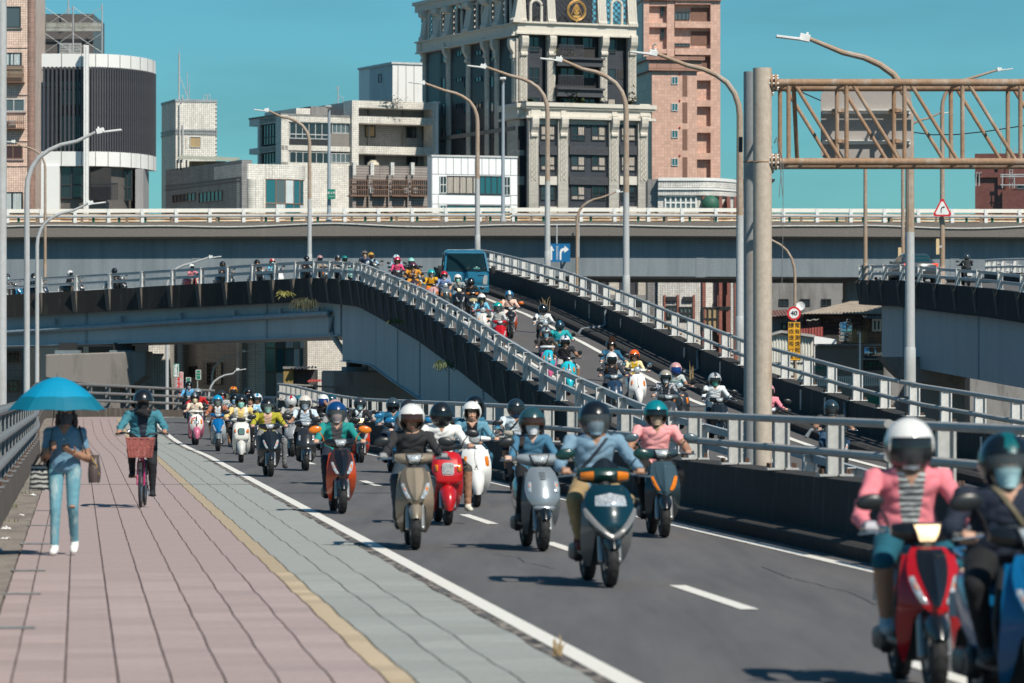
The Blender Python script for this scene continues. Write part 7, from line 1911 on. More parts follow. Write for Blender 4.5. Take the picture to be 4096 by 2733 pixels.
def scooter(label,group,loc,rz,st,paint,paint2=None,cowl=None,bar=None,fender=None,accent=None,body=None,mirror=None,light=None,light2=None,scale=1.,metal=0.,tilt=0.,seat=None,drop=()):
    t = thing('scooter',label,'scooter',loc,rz,group)
    t.rotation_euler = (tilt,0,rz)
    pm = gloss(paint,metal); g = lambda c,d_: d_ if c is None else (c if hasattr(c,'node_tree') else gloss(c))
    rl = dict(DEF,paint=pm,paint2=g(paint2,pm),cowl=g(cowl,pm),bar=g(bar,M_PLAST),fender=g(fender,M_PLAST),accent=g(accent,M_FORK),body=g(body,g(cowl,pm)),ring=g(None,M_CHROME))
    if mirror is not None: rl['mirror'] = g(mirror,M_MIRG)
    if light is not None: rl['light'] = light
    if light2 is not None: rl['light2'] = light2
    if seat is not None: rl['seat'] = cloth(seat)
    made = []
    for name,me,rs,par,lc in template(st):
        if name in drop: made.append(None); continue
        o = link(name,me,t if par is None else made[par],lc); made.append(o)
        if rs: roles(o,[rl[k] for k in rs])
    t.scale = (scale,)*3
    return t
# ------------------------------------------------------------------ the riders
def h(s): return srgb(int(s[0:2],16),int(s[2:4],16),int(s[4:6],16))
K = h('17181b'); NAVY = h('1c2536'); WHT = (.78,.77,.74); GRY = h('8d8f90'); BLU = (.42,.56,.62); LBL = h('9cc4d6'); TEAL = h('0f7f80'); DARKJ = h('22242a'); JEAN = h('3a5670'); KHA = h('a08862')
MASKB = h('9fc3c8'); MASKG = h('8fb5a8'); MASKW = h('d8dadb'); MASKK = h('1a1b1f'); MASKY = h('8d9396')
G_MAIN,G_RAMP = 'scooters riding down the near road','scooters riding down the ramp'
P_MAIN,P_RAMP = 'riders on the near road','riders on the ramp'
def place_main(hx,wy=None,d=None):
    if d is None:
        d = 60.
        for _ in range(30): d = FPX*(EYE-zmain(d))/(wy-HZ)
        d += .82
    X = (hx-2048)*d/FPX; o = X+.102*d-bend(d); df = d-.82
    return main(o,df,.004),heading(main,o,df),0.
def place_ramp(hx,hy=None,t=None,o=None):
    if t is None and hy is not None:
        lo,hi = 60.,190.
        for _ in range(50):
            m = (lo+hi)/2; y = HZ-FPX/m*(zramp(m)+1.47-EYE)
            if y > hy: lo = m
            else: hi = m
        t = lo
    if o is None: o = (hx-2048)*t/FPX+.102*t
    elif t is None:
        best = min(fr(60,250,.2),key=lambda q: abs(2048+FPX*ramp(o,q).x/ramp(o,q).y-hx)); t = best
    tf = t-.875; sl = zramp(tf+1.27)-zramp(tf)
    return ramp(o,tf,.01),heading(ramp,o,tf),math.atan(sl/1.19)
def rider(A,S,pl,st,sk,pk,grp='main',yaw=0.,scale=1.,rear=False):
    p,v,tilt = pl; rz = math.atan2(-v.x,v.y)+yaw+rnd.uniform(-.035,.035)+(pi if rear else 0); scale = rnd.uniform(.975,1.025)
    pos = p
    sc_ = scooter(S,G_MAIN if grp == 'main' else G_RAMP,pos,rz,st,tilt=tilt,**sk) if S else None
    pe = person(A,P_MAIN if grp == 'main' else P_RAMP,pos,rz,scale=scale,**pk); pe.rotation_euler = (tilt,0,rz)
    return pe,sc_,pos,rz
M_STRIPE = None
def striped(nm,c1,c2,f=26.,axis=2):
    m,t = newmat(nm,.85); tc = t.new('TexCoord'); sp = t.new('SeparateXYZ'); t.l.new(tc.outputs['Object'],sp.inputs[0])
    n = t.noise(t.coord(),9,2); ad = t.new('Math',operation='MULTIPLY_ADD'); t.l.new(sp.outputs[axis],ad.inputs[0]); ad.inputs[1].default_value = f; t.l.new(n,ad.inputs[2])
    fr_ = t.new('Math',operation='FRACT'); t.l.new(ad.outputs[0],fr_.inputs[0]); f2 = t.rng(fr_.outputs[0],.45,.55,0,1); t.l.new(t.mix(f2,c1,c2),t.b.inputs['Base Color']); return m
def plaid(nm,c1,c2,sc=22.,thr=(.45,.55)):
    m,t = newmat(nm,.85); n = t.noise(t.coord(),sc,3,.6); t.l.new(t.mix(t.rng(n,thr[0],thr[1],0,1),c1,c2),t.b.inputs['Base Color']); return m
TEE = striped('striped_tee',h('2c3136'),h('b9bdbb'),30.)
CAMO = plaid('floral_cloth',h('26303c'),h('a9b9c2'),28.); HAWAI = plaid('pale_blue_print',h('7fb3cf'),h('cfe2ea'),18.); PLAIDM = plaid('plaid_cloth',h('31506a'),h('c4bcb8'),34.)

# --- near road, from the front
rider('person in white helmet, pink jacket and striped top on the red and black scooter','red and black sport scooter with lit headlamp at the right edge',place_main(3622,d=24.3),'sport',
      dict(paint=h('b0141c'),paint2=K,cowl=h('b0141c'),bar=K,fender=K,light=M_LIT,body=h('7c1016'),scale=.94),
      dict(logo=K,pose='low',top=h('e5838d'),front=TEE,neckline='skin',bottom=h('0f5a6c'),shin=None,shoes=h('9fb4bb'),hands=h('b9b7bd'),hc=WHT,low=h('2a2c2f'),vis='long',visc='mid',mask=MASKW,skin=1))
rider('person in black and teal helmet with blue mask and navy shirt at the right edge','blue scooter at the right edge, cut off by the frame',place_main(4042,d=21.9),'sport',
      dict(paint=h('0d5f8f'),paint2=h('0d5f8f'),cowl=h('0d5f8f'),bar=K,fender=K),dict(pose='broad',top=NAVY,sleeves='long',bottom=K,hc=h('12181c'),stripe=h('0c5f63'),low=K,mask=h('a9ced3'),skin=0,straps=('slingR',),strapc=h('6d6552'),vis='short',visc='clear'))
rider('person in black helmet, pale blue mask and blue shirt on the dark green scooter','dark green and grey scooter with two amber lamps leading the middle',place_main(2392,2350),'maxi',
      dict(paint=h('0b2f3a'),cowl=h('6d6f70'),accent=h('777878'),bar=h('0d3430'),fender=K,body=h('123c48'),mirror=h('12342f')),
      dict(logo=h('aab2b8'),pose='tall',top=h('7493a8'),sleeves='long',bottom=KHA,shoes=h('6a2f2a'),hc=h('15181d'),vis='long',visc='clear',mask=h('9fbdcd'),skin=1,straps=('sling',),strapc=h('2b3440'),front=h('7d9bb0'),collar=h('86a3b6')))
rider('person in teal helmet, tan mask and pink polo shirt','dark grey scooter with orange lamps behind the dark green one',place_main(2617,2152),'sport',
      dict(light2=M_AMBER,paint=h('3c5058'),paint2=h('3c5058'),cowl=h('2c3a40'),bar=h('33454c'),fender=K,mirror=h('4a5c64')),
      dict(logo=h('c9d3d3'),pose='tall',top=h('eea3a3'),sleeves='short',bottom=K,shoes=h('2b2724'),hc=h('0b7d86'),low=K,vis='short',visc='dark',mask=h('b09a82'),skin=1,collar=h('e59a9b')))
rider('person in dark teal helmet, white mask and blue V neck top','silver grey scooter with a smiling front lip',place_main(2137,2206),'wide',
      dict(paint=h('9aa3a8'),cowl=h('5d6468'),bar=h('8f989d'),fender=K,metal=.5),dict(logo=h('8a7d62'),pose='slim',top=h('3f6f8a'),sleeves='long',bottom=K,hc=h('27494f'),low=K,vis='short',visc='brown',mask=MASKW,skin=2,hair=True,straps=('packL',),strapc=h('3a3030')))
rider('person in cream topped helmet with raised visor and black zip top','champagne gold scooter with covered handgrips nearest the walkway',place_main(1637,2200),'sport',
      dict(paint=h('8f8270'),paint2=h('8f8270'),cowl=h('8a7d6c'),bar=h('8f8270'),fender=h('8a7d6c'),metal=.6),dict(logo=h('55585c'),pose='std',top=h('2a2a2d'),bottom=h('31404c'),hc=WHT,low=h('2b2d30'),vis='short',visc='brown',mask=None,skin=1,hands=GRY,neckline='self'))
rider('person in black helmet and white long sleeved shirt on the red scooter','bright red boxy scooter with a square headlight',place_main(1768,2102),'boxy',
      dict(paint=h('c01a20'),cowl=h('b5171d'),bar=K,fender=h('b81a1f'),accent=h('b9bcbd'),drop=()),dict(pose='legout',top=WHT,bottom=h('4a4640'),shin=None,shoes=h('d9d5c8'),hc=h('1c1f22'),vis='long',visc='dark',mask=h('26282b'),skin=1))
p_,s__,pos,rz = rider('person in white helmet, black polo and open denim jacket, face bare','white retro scooter behind the red boxy one',place_main(1885,2030),'retro',
      dict(paint=WHT,fender=WHT,bar=WHT,mirror=M_CHROME),dict(pose='std',top=h('5f8ea1'),front=K,collar=K,bottom=GRY,shoes=WHT,hc=WHT,skin=0,hair=False))
person('pillion person in black helmet peering past the white helmeted driver',P_MAIN,pos,rz,pose='pillion',top=h('2d6c86'),bottom=h('2f6880'),shoes=WHT,hc=h('15171a'),skin=2,hair=True)
rider('person in dark helmet, blue mask and white shirt with a black strap by the rail','beige scooter with an amber lamp beside the guard rail',place_main(2062,1975),'wide',
      dict(paint=h('a7a196'),cowl=h('3a4046'),bar=h('b7ae9f'),fender=K),dict(pose='legout',top=h('c9d6dc'),sleeves='short',bottom=h('20283a'),shin=None,shoes=K,hc=h('223038'),vis='long',visc='mid',mask=h('1d67a8'),straps=('sling',),skin=1))
rider('person in metallic blue helmet, pale mask and green zip jacket','black scooter with orange sides and orange mirrors',place_main(1354,2056),'sport',
      dict(paint=h('3a2624'),paint2=K,cowl=h('b8431b'),bar=K,fender=K,mirror=h('e07a18')),dict(pose='std',top=h('158782'),front=h('4a4a4e'),bottom=NAVY,shoes=h('26303f'),hc=h('0c3f74'),low=K,vis='long',visc='clear',mask=h('d9c3c3'),skin=0))
rider('person in smoky helmet, blue mask and black jacket over a pale shirt','black and orange red scooter in the right lane',place_main(1436,1852),'sport',
      dict(paint=h('2a2426'),paint2=K,cowl=h('bd3a1e'),bar=K,fender=K,mirror=K,light=M_LIT),dict(pose='lean',top=h('25272d'),front=h('cfdde6'),bottom=NAVY,hc=h('3a3d3f'),low=K,vis='short',visc='mid',mask=MASKB,straps=('sling',),skin=1))
rider('person in dusty pink helmet and grey top half hidden behind the green jacket','scooter mostly hidden behind the orange one',place_main(1337,d=74),'wide',
      dict(paint=h('5c6266'),bar=K),dict(pose='slim',top=GRY,bottom=K,hc=h('c59a97'),vis='long',visc='mid',skin=2,hair=True))
rider('person in grey helmet, black mask and blue hooded jacket','dark blue scooter behind the gold one',place_main(1577,d=84),'wide',
      dict(paint=h('17577e'),bar=K,mirror=h('1b6f9e')),dict(pose='broad',top=h('17607f'),bottom=NAVY,hc=h('3d4b52'),vis='short',visc='dark',mask=MASKK,skin=1))
rider('person in matt black helmet, white mask and black jacket, eyes lowered','black scooter partly hidden by the gold one',place_main(1627,d=73),'sport',
      dict(paint=h('23272b'),bar=K,mirror=h('1b6f9e')),dict(pose='slim',top=DARKJ,bottom=h('2c3f57'),front=h('aac3d4'),hc=h('2a2829'),mask=h('cfd0d2'),skin=2,hair=True))
rider('person in black helmet, green mask and yellow green jacket','black scooter with twin low lamps ridden by the yellow green jacket',place_main(1075,1908),'sport',
      dict(paint=h('1b1e22'),paint2=h('22262a'),cowl=h('1b1e22'),bar=h('1b1e22'),fender=h('1d2024')),dict(pose='legout',top=h('a59f2c'),front=h('d2ac96'),bottom=h('77787a'),shoes=h('3c3a3a'),hc=h('1a1c1e'),vis='short',visc='clear',mask=MASKG,skin=0))
rider('person in cream helmet, grey mask and white shirt with backpack straps','charcoal scooter with a wide headlamp in the middle lane',place_main(1217,1884),'wide',
      dict(paint=h('2b2d30'),cowl=h('2b2d30'),bar=K,fender=K),dict(pose='std',top=h('c3d3df'),sleeves='short',bottom=K,hc=h('d8d0c4'),vis='short',visc='clear',mask=h('98a7b3'),straps=('packL','packR'),skin=1,glasses=True))
rider('person in white helmet with a black arrow mark, hand raised to the face','dark scooter far back by the rail with its rider touching the helmet',place_main(1290,d=103),'wide',
      dict(paint=h('33373b'),bar=K),dict(mark=K,pose='phone',top=K,sleeves='short',bottom=K,hc=WHT,vis='long',visc='blue',skin=1))
rider('person in dark cap helmet with bare forehead behind the white helmet','scooter hidden behind the white arrow helmet',place_main(1326,d=113),'wide',dict(paint=h('54585c'),bar=K),dict(pose='std',top=h('3c4c58'),bottom=K,helm='half',hc=h('1d4450'),skin=0))
rider('person in red and white racing helmet and grey polo shirt','silver scooter under the racing helmet by the rail',place_main(1163,d=103),'wide',dict(paint=h('8d9194'),bar=K),dict(pose='std',top=h('a9a8a4'),sleeves='short',bottom=K,helm='full',hc=h('c9c9c7'),stripe=h('b3161e'),low=h('b9b9b8'),vis='slit',visc='dark',skin=1,face=False))
rider('person in glossy teal helmet behind the racing helmet','dark scooter behind the racing helmet',place_main(1197,d=114),'wide',dict(paint=h('2f4850'),bar=K),dict(pose='std',top=K,bottom=K,hc=h('2f6f78'),vis='long',visc='dark',skin=1))
rider('person in black helmet, green mask and pale yellow and white top','white scooter with a low square lamp',place_main(960,1851),'boxy',
      dict(paint=h('dcdad2'),cowl=h('d5d2ca'),bar=h('d9d7d0'),fender=h('cfcdc6'),accent=K,light=mat_glass('green_lens',(.12,.22,.21),.05,1.,1.)),dict(pose='broad',top=h('dcd9cf'),front=h('dfc37c'),collar=h('e0c67f'),armc=h('d9bf7c'),bottom=K,hc=h('20262a'),mask=h('86c0b4'),skin=0,hair=True))
rider('person in turquoise patterned helmet and white vest with brown sleeves','bright blue scooter with silver sides',place_main(868,1806),'sport',
      dict(paint=h('0c5c93'),paint2=h('0f6aa6'),cowl=h('9aa2a6'),bar=h('0c5c93'),fender=h('7d8589')),dict(pose='legout',top=h('a4664e'),front=h('dfe5e6'),bottom=h('4a3d38'),shin=None,hc=h('1597c4'),vis='long',visc='clear',mask=h('a3b0a5'),straps=('packL','packR'),skin=1))
rider('person in grey helmet, glasses and cream short sleeved top','white and pink scooter with a red bow sticker',place_main(782,1781),'smooth',
      dict(paint=h('e6e2da'),cowl=h('bf5f7c'),bar=h('d8d2c8'),fender=h('c66b86'),body=h('3a6a72')),dict(pose='slim',top=h('e0cfb9'),sleeves='short',bottom=h('35565f'),hc=h('343c40'),stripe=h('7d868a'),mask=h('d8c8a5'),skin=2,hair=True,glasses=True))
rider('person in silver helmet and red jacket behind the cream top','scooter hidden behind the white and pink one',place_main(789,d=134),'wide',dict(paint=h('444a4e'),bar=K),dict(pose='broad',top=h('b31f22'),bottom=K,hc=h('8f9698'),vis='short',visc='mid',skin=1))
rider('person in black helmet, grey mask and sky blue shirt, farthest left','dark scooter farthest left beside the kerb',place_main(754,d=152),'sport',dict(paint=h('1d2530'),bar=K),dict(pose='std',top=h('5aa3d0'),bottom=K,hc=h('15171a'),mask=h('7f8492'),skin=1,straps=('packL',)))
rider('person in black helmet, red sunglasses and pale blue printed shirt','black scooter behind the yellow green jacket',place_main(1003,d=107),'wide',dict(paint=h('202428'),bar=K),dict(pose='broad',topm=HAWAI,front=K,bottom=K,hc=h('15181b'),skin=0,glasses=True))
rider('person in brown helmet, red mask and grey tee behind the blue scooter','scooter hidden behind the bright blue one',place_main(886,d=128),'wide',dict(paint=h('565a5e'),bar=K),dict(pose='std',top=h('a4a7a6'),bottom=K,hc=h('302e30'),mask=h('a82733'),skin=1))
rider('person in glossy black helmet, blue mask and patterned shirt','scooter under the patterned shirt at the back',place_main(936,d=119),'sport',dict(paint=h('30363c'),bar=K),dict(pose='std',topm=CAMO,bottom=K,hc=h('121417'),mask=h('86b4cc'),skin=1))
rider('person in yellow and orange flame helmet and olive jacket at the back','scooter under the yellow flame helmet',place_main(932,d=141),'wide',dict(paint=h('3c4042'),bar=K),dict(pose='std',top=h('4e4f3a'),bottom=K,helm='open',hc=h('d98a14'),stripe=h('b5401a'),vis='long',visc='mid',skin=1))
rider('person in white and blue striped helmet beside the guard rail','white scooter far back along the rail',place_main(1030,d=117),'wide',dict(paint=h('b5b9ba'),bar=K),dict(pose='std',top=h('c7cdd0'),bottom=K,hc=h('d7dadb'),stripe=h('2c87a8'),vis='short',visc='mid',skin=0))
rider('person in dark helmet glimpsed between the sunglasses rider and the rail','scooter glimpsed at the back of the near road',place_main(990,d=136),'wide',dict(paint=h('3b4246'),bar=K),dict(pose='std',top=h('2e3338'),bottom=K,hc=h('1d2226'),mask=h('a54a44'),skin=1))

for o in bpy.data.objects:
    if o.get('label','').startswith('white and pink scooter'):
        b = MB()
        for sx in (-1,1): b.ball((-.09+sx*.032,-.012,.755+sx*.012),(.030,.010,.024),10,6)
        b.ball((-.09,-.018,.755),(.012,.01,.012),8,6); b.build('bow_sticker',S_RED,o)
# --- the ramp, from the top
RG = 'ramp'
def rr_(A,S,pl,st,sk,pk,**kw): return rider(A,S,pl,st,sk,pk,grp=RG,**kw)
rr_('person in black helmet and grey vest at the left end of the bend','blue scooter at the left end of the bend',place_ramp(30,o=14.6),'wide',dict(paint=h('1d6c96'),bar=K),dict(top=h('3d4c58'),front=h('b9b0a0'),bottom=h('40392f'),hc=K,mask=MASKB))
rr_('person in black helmet, white mask and navy jacket, second on the bend','dark blue scooter second from the left on the bend',place_ramp(130,o=14.8),'wide',dict(paint=h('26384a'),bar=K),dict(top=h('1f2f42'),bottom=K,hc=K,mask=MASKW))
rr_('person in white helmet and black jacket alone on the bend','black scooter under the white helmet on the bend',place_ramp(277,o=14.8),'sport',dict(paint=h('20242a'),bar=K),dict(top=h('1b2027'),bottom=h('6b6254'),hc=WHT,vis='long',visc='dark'))
rr_('person in black helmet and black jacket alone left of the small lamp','black scooter on the bend left of the small lamp',place_ramp(457,o=14.8),'sport',dict(paint=h('1c2026'),bar=K),dict(top=h('171c24'),bottom=h('141821'),hc=K,vis='short',visc='dark',mask=MASKK))
rr_('person in white helmet and pink jacket on the bend','white scooter with red edges on the bend',place_ramp(768,o=14.9),'smooth',dict(paint=h('dedbd6'),cowl=h('b04548'),bar=K),dict(top=h('e28793'),bottom=h('9c8f8a'),hc=WHT,vis='short',visc='dark',mask=MASKK))
rr_('person in black helmet and grey sleeved jacket behind the pink jacket','dark scooter behind the pink jacket on the bend',place_ramp(885,o=14.8),'wide',dict(paint=h('2b2f33'),bar=K),dict(top=h('3b3f45'),bottom=K,hc=h('22282d'),mask=MASKK))
rr_('person in black helmet and black tee beside the cyan jacket','dark scooter on the bend beside the white scooter',place_ramp(1030,o=15.2),'wide',dict(paint=h('24282c'),bar=K),dict(top=h('1b1d20'),sleeves='short',bottom=h('21303f'),hc=K))
rr_('person in red and white helmet and cyan jacket','white scooter under the cyan jacket',place_ramp(1084,o=15.0),'wide',dict(paint=WHT,bar=K),dict(top=h('6cb9d1'),bottom=K,hc=h('c12f2f'),stripe=WHT,low=K,mask=MASKB))
rr_('person in black half helmet and black jacket by the brown lamp','black scooter by the brown lamp on the bend',place_ramp(1224,o=15.0),'wide',dict(paint=h('26292c'),bar=K),dict(top=h('23262b'),bottom=K,helm='half',hc=K,mask=MASKK))
rr_('person in pink helmet and beige top at the crest of the bend','scooter under the pink helmet at the crest',place_ramp(1279,o=15.3),'smooth',dict(paint=h('4b4f53'),bar=K),dict(pose='slim',top=h('b9a795'),bottom=K,hc=h('bb8d8e'),vis='long',visc='dark'))
rr_('person in black and silver helmet and pale tee at the crest','grey scooter at the crest beside the mint jacket',place_ramp(1347,o=15.2),'wide',dict(paint=h('6e7478'),bar=K),dict(top=h('b9bfc0'),bottom=K,sleeves='short',hc=h('2a2d30'),stripe=h('9aa0a2'),vis='short',visc='mid'))
rr_('person in teal helmet and mint jacket at the crest','green scooter under the mint jacket',place_ramp(1378,o=15.8),'wide',dict(paint=h('5d8a86'),bar=K),dict(top=h('a7d6cd'),bottom=K,hc=h('17807a'),vis='long',visc='dark'))
rr_('person in bronze helmet, tan mask and navy shirt','blue retro scooter beside the rail at the crest',place_ramp(1458,o=14.2),'retro',dict(paint=h('2b4f73'),bar=K),dict(top=h('3a4760'),bottom=K,hc=h('6d625b'),low=h('4f4844'),mask=h('b79b84')))
rr_('person in yellow helmet and light blue shirt at the crest','scooter under the yellow helmet',place_ramp(1480,o=15.9),'wide',dict(paint=h('3f484d'),bar=K),dict(top=h('9cc0d4'),bottom=K,hc=h('c79a2a'),vis='long',visc='brown',skin=1))
rr_('person in white helmet with a teal stripe and grey shirt behind the hot pink jacket','dark scooter behind the hot pink jacket',place_ramp(1583,t=187),'wide',dict(paint=h('33383c'),bar=K),dict(top=h('8ea6b3'),bottom=K,hc=WHT,stripe=h('1d9fb0'),low=K,vis='slit',visc='dark',helm='full',face=False))
rr_('person in crimson helmet and hot pink jacket','black scooter under the hot pink jacket',place_ramp(1588,o=13.5),'sport',dict(paint=h('26282c'),bar=h('2a2c30')),dict(pose='slim',top=h('d94b77'),bottom=K,hc=h('c22b4c'),vis='short',visc='brown',hands=K))
rr_('person in mint and black full helmet and black jacket','black scooter under the mint topped helmet',place_ramp(1645,t=181),'sport',dict(paint=h('1f2226'),bar=K),dict(pose='broad',top=h('1b1d22'),bottom=K,helm='full',hc=h('8fcfc2'),low=h('2b2e31'),vis='slit',visc='dark',face=False))
rr_('person in maroon helmet, tan scarf and mustard jacket over a lettered tee','dark maroon scooter under the mustard jacket',place_ramp(1650,o=13.5),'smooth',dict(paint=h('3b2c33'),bar=K),dict(pose='broad',top=h('c98a2c'),front=h('4b2a26'),bottom=h('c98a2c'),hc=h('5e2d3b'),vis='short',visc='dark',mask=h('8f7350')))
rr_('person in turquoise helmet, grey mask and bright yellow raincoat','pale pink rounded scooter under the yellow raincoat',place_ramp(1727,o=13.6),'smooth',dict(paint=h('c79a99'),cowl=h('b98c8c'),bar=K,fender=h('b98c8c'),body=h('c79a99')),dict(top=h('dca31a'),bottom=h('d86b1d'),hc=h('1ea7a8'),vis='short',visc='clear',mask=h('93908d'),hands=h('0f6c78'),straps=('packL','packR'),strapc=h('8b6a1c')))
rr_('person in red helmet, white mask and lavender shirt before the truck','grey retro scooter in front of the truck',place_ramp(1777,o=13.95),'retro',dict(paint=h('5f686c'),cowl=h('2e3436'),fender=h('42494c'),bar=h('50585b')),dict(top=h('7d93bd'),bottom=K,hc=h('c01f2b'),low=h('3a1c1f'),vis='short',visc='dark',mask=h('c5ccd2')))
rr_('person in white helmet, mint mask and grey polo with a black strap','black sport scooter in front of the truck',place_ramp(1832,o=14.2),'sport',dict(paint=h('22282d'),paint2=h('1b2024'),bar=K,light=M_LIT),dict(pose='legout',top=h('8f9495'),sleeves='short',bottom=h('58788c'),hc=WHT,mask=h('8fd1c4'),straps=('slingR',),skin=0))
rr_('person in black helmet, black mask and black shirt before the truck cab','black scooter with a big yellowed low lamp',place_ramp(1884,o=14.4),'maxi',dict(paint=h('22272b'),cowl=h('1d2124'),accent=h('2d3236'),bar=h('22272b'),light=mat('yellowed_lens',(.42,.36,.20),.1)),dict(top=h('1d2025'),bottom=K,hc=K,vis='short',visc='mid',mask=MASKK,skin=1))
rr_('person in white helmet, olive mask and light blue jacket with red gloves','white retro scooter with round mirrors by the rail',place_ramp(1925,o=13.6),'retro',dict(paint=h('d3d0c8'),bar=h('8a4a3c'),fender=h('d3d0c8'),mirror=M_CHROME),dict(pose='slim',top=h('6fb4cc'),front=h('28313e'),bottom=h('9fb6c6'),hands=h('b31f33'),hc=WHT,low=K,vis='short',visc='dark',mask=h('7f8160'),hair=True))
rr_('person in aqua topped helmet, grey mask and pale grey hoodie','glossy red scooter by the rail',place_ramp(1993,o=13.55),'sport',dict(paint=h('b3121d'),paint2=h('bd1620'),cowl=h('ad121c'),bar=h('b3121d'),fender=K),dict(pose='slim',top=h('bdbdbb'),bottom=h('55606a'),hc=h('17a39b'),low=K,vis='long',visc='clear',mask=h('6c7073'),hands=K,hair=True))
rr_('person in white and blue helmet, pale mask and peach jacket','black and orange scooter with orange mirrors on the ramp',place_ramp(2035,o=14.7),'sport',dict(paint=h('2a2628'),paint2=h('20242a'),cowl=h('a8401f'),bar=K,mirror=h('df6e1c')),dict(pose='std',top=h('e6c1b0'),bottom=h('d8cfc9'),hands=h('22242a'),hc=h('1f6f9d'),stripe=WHT,vis='long',visc='clear',mask=h('cfcdd0'),straps=('slingR',),strapc=h('3d2f2b')))
rr_('person in black helmet and white jacket on the open lane','charcoal retro scooter in the open lane',place_ramp(2173,o=14.9),'retro',dict(paint=h('33393f'),bar=h('2a2e32')),dict(top=h('d3d6d5'),bottom=K,hc=h('1a1b1d'),vis='long',visc='dark',mask=h('b9bcbc')))
rr_('person in black patterned helmet and turquoise jacket with a dark emblem','turquoise scooter mostly hidden behind the black tee',place_ramp(2240,o=14.5),'smooth',dict(paint=h('1b6f86'),bar=h('2c6d84'),mirror=K),dict(pose='broad',top=h('18a2a8'),bottom=h('a88c70'),hc=h('20303a'),stripe=h('2d6f8a'),helm='full',vis='slit',visc='mid',face=False))
rr_('person in grey striped helmet, blue mask and charcoal long sleeved top','turquoise and white scooter with a pink fender',place_ramp(2184,o=13.7),'smooth',dict(paint=h('2bb3c6'),cowl=h('d15f8d'),bar=h('c9cdd0'),fender=h('d8608f')),dict(top=h('3d3a3b'),bottom=NAVY,hc=h('8c989b'),stripe=K,low=K,vis='short',visc='clear',mask=h('84b5c8'),straps=('slingR',)))
rr_('person in starred blue and white helmet and black tee','turquoise rounded scooter against the white posts',place_ramp(2262,o=13.7),'smooth',dict(paint=h('27bccd'),cowl=h('1f98aa'),bar=K,fender=h('27bccd'),body=h('c8cbcb')),dict(pose='legout',top=h('23262a'),sleeves='short',bottom=h('a9a9a6'),shin=None,hc=h('d9dadb'),stripe=h('27426b'),low=K,vis='short',visc='dark',mask=h('6e5a4b'),straps=('slingR',),skin=1))
rr_('person in black helmet with visor flipped up and teal blue shirt','grey scooter in the middle of the lower ramp',place_ramp(2445,o=14.8),'wide',dict(paint=h('8b9194'),bar=h('8b9194')),dict(top=h('215f7d'),sleeves='long',bottom=K,hc=h('2b2a2b'),vis='up',visc='brown',skin=0,glasses=True))
rr_('person in orange helmet, yellow polo and cream cardigan','large white retro scooter on the lower ramp',place_ramp(2536,o=14.8),'retro',dict(paint=(.82,.82,.8),bar=(.82,.82,.8),fender=(.8,.8,.78),mirror=M_CHROME),dict(pose='slim',top=h('e3cfa0'),front=h('e0b81c'),collar=h('e0b81c'),bottom=h('4a3a4a'),hc=h('e8641a'),low=h('7c3a2a'),vis='short',visc='brown',hair=True,skin=2,mask=None))
rr_('person in white helmet, navy jacket and brown pack straps','dark blue scooter behind the white posts',place_ramp(2442,o=13.8),'wide',dict(paint=h('243a52'),bar=h('2f4d63')),dict(top=h('2b313c'),bottom=h('2b313c'),hc=WHT,vis='long',visc='dark',straps=('packL','packR'),strapc=h('5f4636')))
rr_('person in silver beige helmet, white mask and plaid shirt','dark scooter behind the near rail right of the teal helmet',place_ramp(2658,o=13.9),'wide',dict(paint=h('3a4146'),bar=h('5b6265')),dict(pose='slim',topm=PLAIDM,front=h('2b3340'),bottom=K,hc=h('a49c8e'),vis='short',visc='dark',mask=h('b9bbbd')))
rr_('person in pink helmet with blue visor and pale grey lettered tee','black scooter under the lettered tee',place_ramp(2706,o=14.8),'retro',dict(paint=h('2a2d30'),bar=K),dict(pose='slim',top=h('b6bdbb'),sleeves='short',bottom=K,hc=h('cf9d98'),vis='long',visc='blue',hair=True,skin=1))
rr_('person in silver and black helmet, green mask and white shirt','black sport scooter rightmost on the open ramp',place_ramp(2864,o=14.9),'sport',dict(paint=h('1f2327'),bar=K,fender=K),dict(top=h('d3d8da'),bottom=h('2a4252'),hands=h('23262a'),hc=h('b9bcbe'),stripe=h('3a3d40'),low=K,vis='short',visc='mid',mask=h('3f8a7a')))
rr_('person in dark gleaming helmet and charcoal tee behind the near rail','dark blue scooter right of the gantry columns',place_ramp(3325,o=15.0),'sport',dict(paint=h('22303a'),bar=h('22303a')),dict(pose='broad',top=h('34383b'),sleeves='short',bottom=h('2c4a66'),hc=h('2a3d46'),vis='long',visc='mid',mask=h('a9bdbd'),skin=1))
rr_('person in pink jacket mostly hidden behind the gantry columns','scooter hidden behind the gantry columns',place_ramp(3068,o=15.4),'sport',dict(paint=h('2a2d31'),bar=K),dict(top=h('e58a97'),bottom=K,hc=h('c98a92'),vis='long',visc='dark'))
# rider seen from behind on the third ramp
q = r3(O3+1.9,196,.01); v_ = heading(r3,O3,196); rider('person seen from behind in dark helmet and black shirt on the far right ramp','dark scooter seen from behind with a white plate on the far right ramp',(q,v_,-math.atan((r3(O3,196).z-r3(O3,195).z))),'wide',dict(paint=h('23272b'),bar=K),dict(top=h('2c2f32'),bottom=K,hc=h('3b454a'),face=False,vis='short',visc='mid'),grp=RG,rear=True)
